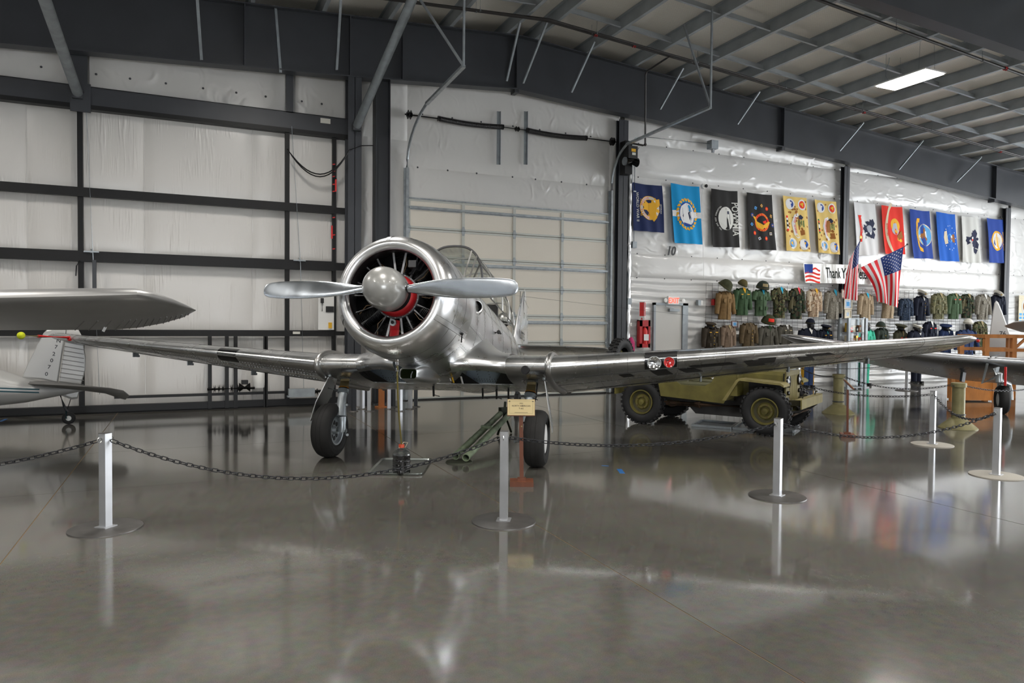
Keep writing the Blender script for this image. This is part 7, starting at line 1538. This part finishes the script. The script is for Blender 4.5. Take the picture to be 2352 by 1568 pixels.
for nm, c_ in (('wool_brown', (.20, .125, .055)), ('wool_drab', (.10, .072, .04)), ('wool_tan', (.20, .145, .105)), ('dress_dark', (.045, .036, .026)), ('fatigue', (.045, .085, .042)), ('fatigue2', (.06, .10, .055)), ('jacket_grey', (.085, .08, .065)), ('navy_wool', (.010, .013, .025)), ('army_green', (.03, .04, .032)), ('scrubs', (.05, .42, .28)), ('marine_green', (.055, .055, .035)), ('blue_dress', (.016, .03, .085)), ('grey_blouse', (.16, .16, .13)), ('shirt_blue', (.03, .36, .55)), ('shirt_red', (.65, .07, .09)), ('shirt_yellow', (.62, .33, .02)), ('shirt_white', (.65, .65, .63)), ('shirt_teal', (.02, .30, .34)), ('shirt_khaki', (.30, .24, .13)), ('helmet_green', (.045, .05, .025)), ('cap_white', (.68, .66, .60)), ('cap_olive', (.09, .075, .03))): mat(nm, c_, .85, 0, .2, var=.18, vs=14, bump=.15, bs=40)
mat('mannequin_black', (.008, .008, .010), .3); mat('trouser_blue', (.018, .045, .13), .8); mat('shoe', (.006, .006, .006), .15)
def ell(cx, cz, a, b, n=18, y0=0): return [(cx+a*math.cos(2*PI*k/n), y0+b*math.sin(2*PI*k/n), cz) for k in range(n)]
def jacket(label, px0, px1, py0, py1, m, insert='shirt_white', buttons=None, short=False, pockets=2, collar=None, patch=None, y=15.0, zlow=None, seed=0, group=None, name='uniform_jacket', cat='uniform', root=None, skew=0.0):
    a, b2 = on_y(px0, py1, y), on_y(px1, py0, y); cx = (a.x+b2.x)/2; w = (b2.x-a.x); zt = b2.z; zb = a.z if zlow is None else zlow; h = zt-zb
    t = root or thing(name, label, cat, (cx, y, zb), 0, group); oz = 0 if root is None else zb
    rnd = random.Random(seed+int(px0)); hw = w*.31
    rings = []
    for q, f_, d in ((0, .98, .85), (.12, .97, .9), (.3, .93, 1.0), (.5, .93, 1.05), (.7, 1.0, 1.1), (.85, 1.04, 1.0), (.925, .92, .8), (.965, .62, .62), (1.0, .30, .45)):
        r = ell(skew*(1-q)+rnd.uniform(-.01, .01), oz+h*q, hw*f_, .115*d, 22)
        r = [(x, yy+.016*math.sin(k*1.9+q*5+seed)*(1-q), z) for k, (x, yy, z) in enumerate(r)]
        rings.append(r)
    mb = MB(); mb.loft(rings); bd = mb.build('jacket_body', m, t, 60)
    for s in (-1, 1):
        L_ = .42 if short else .80; ex = s*(w*.5-.045); mb = MB(); sw = rnd.uniform(-.02, .02)
        pts = [(s*hw*.74, .0, oz+h*.925), (s*hw*1.02, .0, oz+h*.87), (s*hw*1.16, -.01, oz+h*.72), (ex*.97, -.02, oz+h*(1-L_*.75)), (ex+sw, -.03, oz+h*(1-L_))]
        mb.tube(pts, [.06, .085, .078, .066, .058 if not short else .075], 12); mb.build('sleeve', m, t, 60)
        cw = hw*.34; mb = MB(); mb.add([(s*.012, -.118, oz+h*.80), (s*cw, -.112, oz+h*.90), (s*cw*.95, -.075, oz+h*.985), (s*cw*.45, -.05, oz+h*1.01), (s*.05, -.10, oz+h*.90)], [(0, 1, 2, 3, 4)]); 
        mb.add([(s*.012, -.105, oz+h*.80), (s*cw, -.099, oz+h*.90), (s*cw*.95, -.062, oz+h*.985), (s*cw*.45, -.037, oz+h*1.01), (s*.05, -.087, oz+h*.90)], [(4, 3, 2, 1, 0)]); mb.build('collar', collar or m, t)
        for j in range(pockets//2):
            z0 = oz+h*(.60 if j == 0 else .22); pw = hw*.42; mb = MB(); mb.span((s*hw*.50-pw/2, -.138, z0), (s*hw*.50+pw/2, -.115, z0+h*.13)); mb.build('pocket', m, t)
    mb = MB(); mb.add([(-hw*.26, -.09, oz+h*.97), (hw*.26, -.09, oz+h*.97), (hw*.1, -.117, oz+h*.86), (0, -.122, oz+h*.77), (-hw*.1, -.117, oz+h*.86), (0, -.06, oz+h*1.03)], [(0, 4, 3, 2, 1, 5)]); mb.build('shirt_front', insert, t)
    mb = MB(); mb.span((-.012, -.132, oz+h*.02), (.012, -.112, oz+h*.80)); mb.build('front_placket', m, t)
    if buttons:
        for j in range(4): mb = MB(); mb.ball((.02, -.135, oz+h*(.30+.13*j)), .014, 8); mb.build('button', buttons, t)
    if patch: mb = MB(); mb.span((hw*.3, -.142, oz+h*.745), (hw*.75, -.137, oz+h*.775)); mb.build('ribbon_patch', patch, t); mb = MB(); mb.span((-hw*.75, -.142, oz+h*.745), (-hw*.4, -.137, oz+h*.77)); mb.build('name_tape', patch, t)
    if root is None:
        mb = MB(); mb.tube([(0, 0, h*1.0), (0, .0, h+.05), (.03, .06, h+.09), (.0, GYW-y, h+.08)], .005, 5); mb.build('hanger_hook', 'galv', t)
    return t
def z3(px, py, s_, o): return o[0]+px/s_, o[1]+py/s_
O3, K3, O4, K4 = (1580, 620), 5.88, (1950, 620), 5.851
def J(o, k, x0, x1, y0, y1, label, m, **kw): return jacket(label, o[0]+x0/k, o[0]+x1/k, o[1]+y0/k, o[1]+y1/k, m, seed=int(x0), **kw)
J(O3, K3, 365, 630, 290, 668, 'plain brown wool uniform jacket under the olive brimmed helmet', 'wool_brown', insert='wool_brown')
J(O3, K3, 605, 852, 245, 608, 'dark green uniform jacket with yellow neck and name tapes', 'fatigue', insert='shirt_yellow', patch='c_gold')
J(O3, K3, 862, 1102, 265, 618, 'green short-sleeved field jacket under the dark helmet with a patch', 'fatigue2', insert='shirt_blue', short=True, pockets=4)
J(O3, K3, 1112, 1352, 240, 648, 'green woodland camouflage jacket with a bright blue collar insert', 'woodland', insert='shirt_blue', short=True, pockets=4)
J(O3, K3, 1355, 1572, 245, 662, 'dark woodland camouflage jacket with a red collar insert', 'woodland_dark', insert='shirt_red')
J(O3, K3, 1598, 1800, 255, 632, 'tan desert camouflage jacket with a yellow collar insert', 'desert', insert='shirt_yellow')
J(O3, K3, 1832, 2078, 275, 662, 'grey digital camouflage jacket with a light blue insert next to the column', 'acu', insert='shirt_blue')
J(O4, K4, 112, 318, 315, 668, 'tan jacket hanging behind the straight US flag', 'desert_digital', insert='shirt_blue')
J(O4, K4, 405, 638, 305, 648, 'tan digital camouflage jacket with rolled sleeve under the floppy hat', 'desert_digital', insert='shirt_khaki', short=True)
J(O4, K4, 658, 850, 385, 678, 'dark blue camouflage jacket peeking below the wide US flag', 'navy_digital', insert='navy_digital')
J(O4, K4, 868, 1062, 350, 680, 'navy dress jacket with brass buttons under the white cap', 'navy_wool', insert='shirt_white', buttons='finial_gold')
J(O4, K4, 1098, 1305, 315, 658, 'olive patterned camouflage jacket right of the navy dress jacket', 'olive_camo', insert='shirt_khaki', pockets=4)
J(O4, K4, 1312, 1498, 318, 658, 'faded green fatigue jacket with a small red patch', 'grey_blouse' if False else 'fatigue2', insert='shirt_khaki', patch='c_red')
J(O4, K4, 1488, 1668, 325, 645, 'woodland camouflage jacket with a brown neck, right of the faded green one', 'woodland_dark', insert='shirt_khaki')
J(O4, K4, 1692, 1898, 328, 665, 'grey digital camouflage blouse left of the last navy uniform', 'acu', insert='shirt_white')
J(O4, K4, 1902, 2095, 330, 668, 'navy uniform jacket under the tilted white cap at the row end', 'navy_wool', insert='navy_wool')
# lower row
J(O3, K3, 180, 425, 755, 1110, 'dark brown dress jacket with brass buttons and peaked cap on top', 'dress_dark', insert='dress_dark', buttons='finial_gold', patch='c_gold', pockets=4)
J(O3, K3, 432, 636, 745, 1090, 'short tan waist-belted jacket next to the dark brown dress jacket', 'wool_tan', insert='shirt_khaki')
J(O3, K3, 692, 938, 715, 1060, 'drab brown wool jacket with buttons beside the framed photo', 'wool_drab', insert='wool_drab', buttons='finial_gold')
J(O3, K3, 935, 1208, 755, 1080, 'bulky grey flight jacket under the painted flight helmet', 'jacket_grey', insert='fatigue')
J(O3, K3, 1205, 1408, 740, 1050, 'grey-green jacket with white shirt behind the silver wing tip', 'jacket_grey', insert='shirt_white', patch='c_cream')
J(O3, K3, 1742, 1948, 795, 1150, 'black dress jacket with a turquoise shirt and cap left of the display case', 'navy_wool', insert='shirt_teal', patch='c_gold')
J(O4, K4, 342, 520, 775, 1120, 'dark green dress coat with a green round hat above it', 'army_green', insert='army_green', buttons='finial_gold')
J(O4, K4, 592, 775, 790, 1290, 'olive service jacket with red sleeve marks under a wide peaked cap', 'marine_green', insert='shirt_khaki', patch='c_red')
J(O4, K4, 988, 1168, 690, 1080, 'open navy jacket with a white shirt and red badge', 'navy_wool', insert='shirt_white', patch='c_red')
J(O4, K4, 1205, 1392, 785, 1120, 'royal blue dress jacket under a flat-topped dark cap', 'blue_dress', insert='shirt_white')
J(O4, K4, 1652, 1848, 690, 1048, 'woodland camouflage jacket hanging in the lower row beside the grey tail', 'woodland', insert='shirt_khaki')
# mannequins
def mannequin(label, hx, hy, jx0, jx1, jy0, m, o, k, legs=None, insert='shirt_white', buttons='finial_gold', stripe=False):
    p = on_y(o[0]+hx/k, o[1]+hy/k, 14.72); a = on_y(o[0]+jx0/k, o[1]+jy0/k, 14.72); b2 = on_y(o[0]+jx1/k, o[1]+jy0/k, 14.72); cx = (a.x+b2.x)/2
    t = thing('mannequin', label, 'mannequin', (cx, 14.72, 0))
    jacket(label, o[0]+jx0/k, o[0]+jx1/k, o[1]+jy0/k, 0, m, insert=insert, buttons=buttons, y=14.72, zlow=a.z-.80, root=t)
    hz = p.z; mb = MB(); mb.loft([ell(p.x-cx, hz+dz, r*.78, r, 18, dy-.01) for dz, r, dy in ((-.25, .055, .02), (-.15, .055, .01), (-.13, .075, -.01), (-.09, .095, -.02), (0, .112, -.01), (.06, .11, .0), (.10, .085, .0), (.125, .03, 0))]); mb.build('head', 'mannequin_black', t, 60)
    mb = MB(); mb.add([(p.x-cx-.018, -.115, hz-.03), (p.x-cx+.018, -.115, hz-.03), (p.x-cx, -.15, hz-.045), (p.x-cx, -.118, hz+.03)], [(0, 2, 3), (2, 1, 3), (0, 1, 2), (0, 3, 1)]); mb.build('nose', 'mannequin_black', t)
    ztop = a.z-.70
    for s in (-1, 1):
        mb = MB(); mb.loft([ell(s*.095+.0, z, rx, ry, 14) for z, rx, ry in ((.07, .075, .085), (.4, .085, .09), (ztop*.6, .095, .10), (ztop, .11, .12))]); mb.build('trouser_leg', legs or m, t, 60)
        if stripe: mb = MB(); mb.span((s*.095+s*.082-.012, -.05, .08), (s*.095+s*.1, .05, ztop)); mb.build('yellow_stripe', 'shirt_yellow', t)
        mb = MB(); mb.loft([[(s*.10+x_*w_, y_, z) for x_, y_ in ((-.045, .08), (.045, .08), (.055, -.05), (.045, -.16), (0, -.19), (-.045, -.16), (-.055, -.05))] for z, w_ in ((0, 1), (.04, 1), (.075, .75))]); mb.build('shoe', 'shoe', t, 50)
        mb = MB(); mb.ball((s*(b2.x-a.x)*.44, -.05, a.z-.72), .05, 8, (.7, .8, 1.3)); mb.build('hand', 'mannequin_black', t, 50)
    mb = MB(); mb.lathe([(.001, .012), (.2, .012), (.2, 0), (.001, 0)], 24, Matrix.Translation((0, .1, 0))); mb.build('floor_plate', 'base_steel', t)
    return t, p
mannequin('black mannequin in navy dress jacket and blue trousers with yellow stripes', 1650, 745, 1515, 1740, 785, 'navy_wool', O3, K3, 'trouser_blue', stripe=True)
mannequin('black mannequin in green surgical scrubs behind the display case post', 230, 765, 112, 308, 790, 'scrubs', O4, K4, 'scrubs', 'scrubs', None)
mannequin('black mannequin in navy sailor uniform with dark trousers near the slim stanchion', 915, 800, 830, 1000, 805, 'navy_wool', O4, K4, 'navy_wool')
mannequin('black mannequin in navy work shirt with a white hard cap', 1600, 760, 1470, 1682, 800, 'blue_dress', O4, K4, 'navy_wool', 'blue_dress', None)
# headgear, each a thing of its own
def peaked_cap(label, px, py, m, y=14.98, tilt=0.0, s=1.0, visor='black_gloss', flat=1.0):
    p = on_y(px, py, y); t = thing('peaked_cap', label, 'cap', p); t.rotation_euler = (math.radians(14), tilt, 0); t.scale = (s, s, s)
    mb = MB(); mb.loft([ell(0, z, a, a*.95, 24) for z, a in ((-.05, .098), (0, .10), (.035, .145*flat), (.055, .15*flat), (.07, .12*flat), (.072, .01))]); mb.build('crown', m, t, 40)
    mb = MB(); mb.loft([ell(0, z, a, a*.95, 24) for z, a in ((-.055, .101), (-.005, .103))], caps=False); mb.build('band', 'black', t, 60)
    mb = MB(); V = []
    for k in range(13): a = PI+PI*k/12; V += [(.1*math.cos(a), .095*math.sin(a), -.045), (.112*math.cos(a), .165*math.sin(a)-.0, -.07)]
    mb.add(V, [(2*k, 2*k+1, 2*k+3, 2*k+2) for k in range(12)]); mb.build('visor', visor, t, 60)
    mb = MB(); mb.ball((0, -.108, .01), .022, 8); mb.build('badge', 'finial_gold', t)
def helmet(label, px, py, m, r=.14, y=14.97, tilt=0.0, brim=.0, pitch=.5, patch=None, name='helmet'):
    p = on_y(px, py, y); t = thing(name, label, 'helmet' if name == 'helmet' else 'hat', p); t.rotation_euler = (pitch, tilt, 0)
    prof = [(.001, 1.0), (.35, .95), (.68, .75), (.9, .4), (1.0, 0), (1.02+brim, -.22), (.98+brim, -.25), (.9, -.1)]
    mb = MB(); mb.lathe([(r*a, r*b) for a, b in prof], 26); mb.build('shell', m, t, 40)
    mb = MB(); mb.tube([(r*1.0*math.cos(a), r*1.0*math.sin(a), -r*.02) for a in [2*PI*k/24 for k in range(24)]], .008, 5, closed=True); mb.build('edge_band', 'cap_olive' if m != 'cap_olive' else 'army_green', t, 50)
    if patch: mb = MB(); mb.sheet(lambda u, v: (r*1.01*math.cos(.35*v)*math.sin((u-.9)*.9), -r*1.02*math.cos(.2+.4*v)*math.cos((u-.9)*.9), r*(.25+.45*v)), 6, 4); mb.build('patch', patch, t)
helmet('olive steel helmet tilted over the brown wool jacket', 1666, 657, 'helmet_green', .19, tilt=.5, brim=.08)
helmet('olive field cap with flat top over the dark green jacket', 1706, 652, 'cap_olive', .13, tilt=.2, brim=.05, name='field_cap')
helmet('dark helmet with a tan patch over the short-sleeved green jacket', 1752, 659, 'army_green', .175, patch='shirt_khaki', pitch=.3)
helmet('tan camouflage floppy hat over the tan digital jacket', 2041, 662, 'desert_digital', .15, brim=.35, pitch=.6, name='floppy_hat')
helmet('olive flight helmet with a red and white stripe over the flight jacket', 1765, 738, 'helmet_green', .19, pitch=.35, patch='c_red')
peaked_cap('dark brown peaked cap on the brown dress jacket', 1632, 747, 'dress_dark'); peaked_cap('black peaked cap on the jacket with the turquoise shirt', 1897, 752, 'navy_wool'); peaked_cap('white peaked cap tilted on the navy dress jacket', 2118, 674, 'cap_white', tilt=.4, s=1.15)
peaked_cap('white and black peaked cap tilted at the end of the upper row', 2292, 676, 'cap_white', tilt=.6, s=1.15); peaked_cap('olive wide-topped peaked cap on the service jacket', 2069, 751, 'marine_green', s=1.1, flat=1.1); peaked_cap('flat dark blue peaked cap on the royal blue jacket', 2172, 751, 'blue_dress', tilt=-.15, s=1.1, flat=1.1)
peaked_cap('white sailor cap on the mannequin with dark trousers', 2106, 752, 'cap_white', y=14.72, tilt=.25, s=1.05); helmet('green round hat above the dark green dress coat', 2023, 748, 'army_green', .135, pitch=.1, name='round_hat')
helmet('black beret-like cap on the mannequin in the navy dress jacket', 1861, 741, 'navy_wool', .125, y=14.72, pitch=.1, name='beret'); helmet('dark surgical cap on the mannequin in green scrubs', 1989, 748, 'black', .12, y=14.72, pitch=.0, name='surgical_cap'); helmet('white hard cap on the mannequin in the navy work shirt', 2224, 741, 'cap_white', .14, y=14.72, pitch=.1, name='hard_cap')
# display case
q0, q1 = fl(1929, 893), fl(1958, 889); glass('case_glass', (.93, .95, .95), .02)
t = thing('display_case', 'tall aluminium and glass display case filled with small mementos', 'display case', (q0[0]+.34, q0[1]-.1, 0)); w2, hC = .33, 1.95
for x in (-w2, w2):
    for y in (-.14, .14): mb = MB(); mb.span((x-.04, y-.03, 0), (x+.04, y+.03, hC)); mb.build('corner_post', 'galv_dull', t)
for z in (.05, .75, 1.2, 1.55, hC-.02): mb = MB(); mb.span((-w2, -.14, z-.012), (w2, .14, z+.012)); mb.build('shelf', 'galv_dull', t)
mb = MB(); mb.span((-w2+.04, -.14, .06), (w2-.04, -.135, hC-.04)); mb.build('glass_front', 'case_glass', t)
mb = MB(); mb.span((-w2+.04, .12, .06), (w2-.04, .125, hC-.04)); mb.build('back_panel', 'grey_fabric', t)
rnd = random.Random(5)
itm = ('brass box', 'red book', 'cream card', 'black case', 'orange tin')
cols_ = ('finial_gold', 'c_red', 'c_cream', 'c_black', 'orange_wood'); shp = ('small', 'wide', 'narrow', 'thin', 'stout'); shn = {.77: 'bottom', 1.22: 'middle', 1.57: 'top'}
for z in (.77, 1.22, 1.57):
    for k in range(5):
        x = q0[0]+.34-.22+.11*k; hh = rnd.uniform(.1, .26); kk = (k+int(z*10)) % 5; c_ = cols_[kk]; o = thing('memento', shp[k]+' '+itm[kk]+' on the '+shn[z]+' shelf of the display case', 'memento', (x, q0[1]-.1, z)); mb = MB(); mb.span((-.04, -.05, 0), (.04, .05, hh)); mb.build('body', c_, o); mb = MB(); mb.span((-.025, -.054, hh*.3), (.025, -.05, hh*.7)); mb.build('face_label', 'c_offwhite', o)
q = fl(1979, 890); t = thing('metal_upright', 'bare metal upright on a foot beside the green scrubs', 'post', (q[0], q[1], 0)); mb = MB(); mb.span((-.04, -.04, .03), (.04, .04, 1.98)); mb.build('post', 'galv_dull', t); mb = MB(); mb.span((-.16, -.12, 0), (.16, .12, .03)); mb.build('foot_plate', 'galv_dull', t)
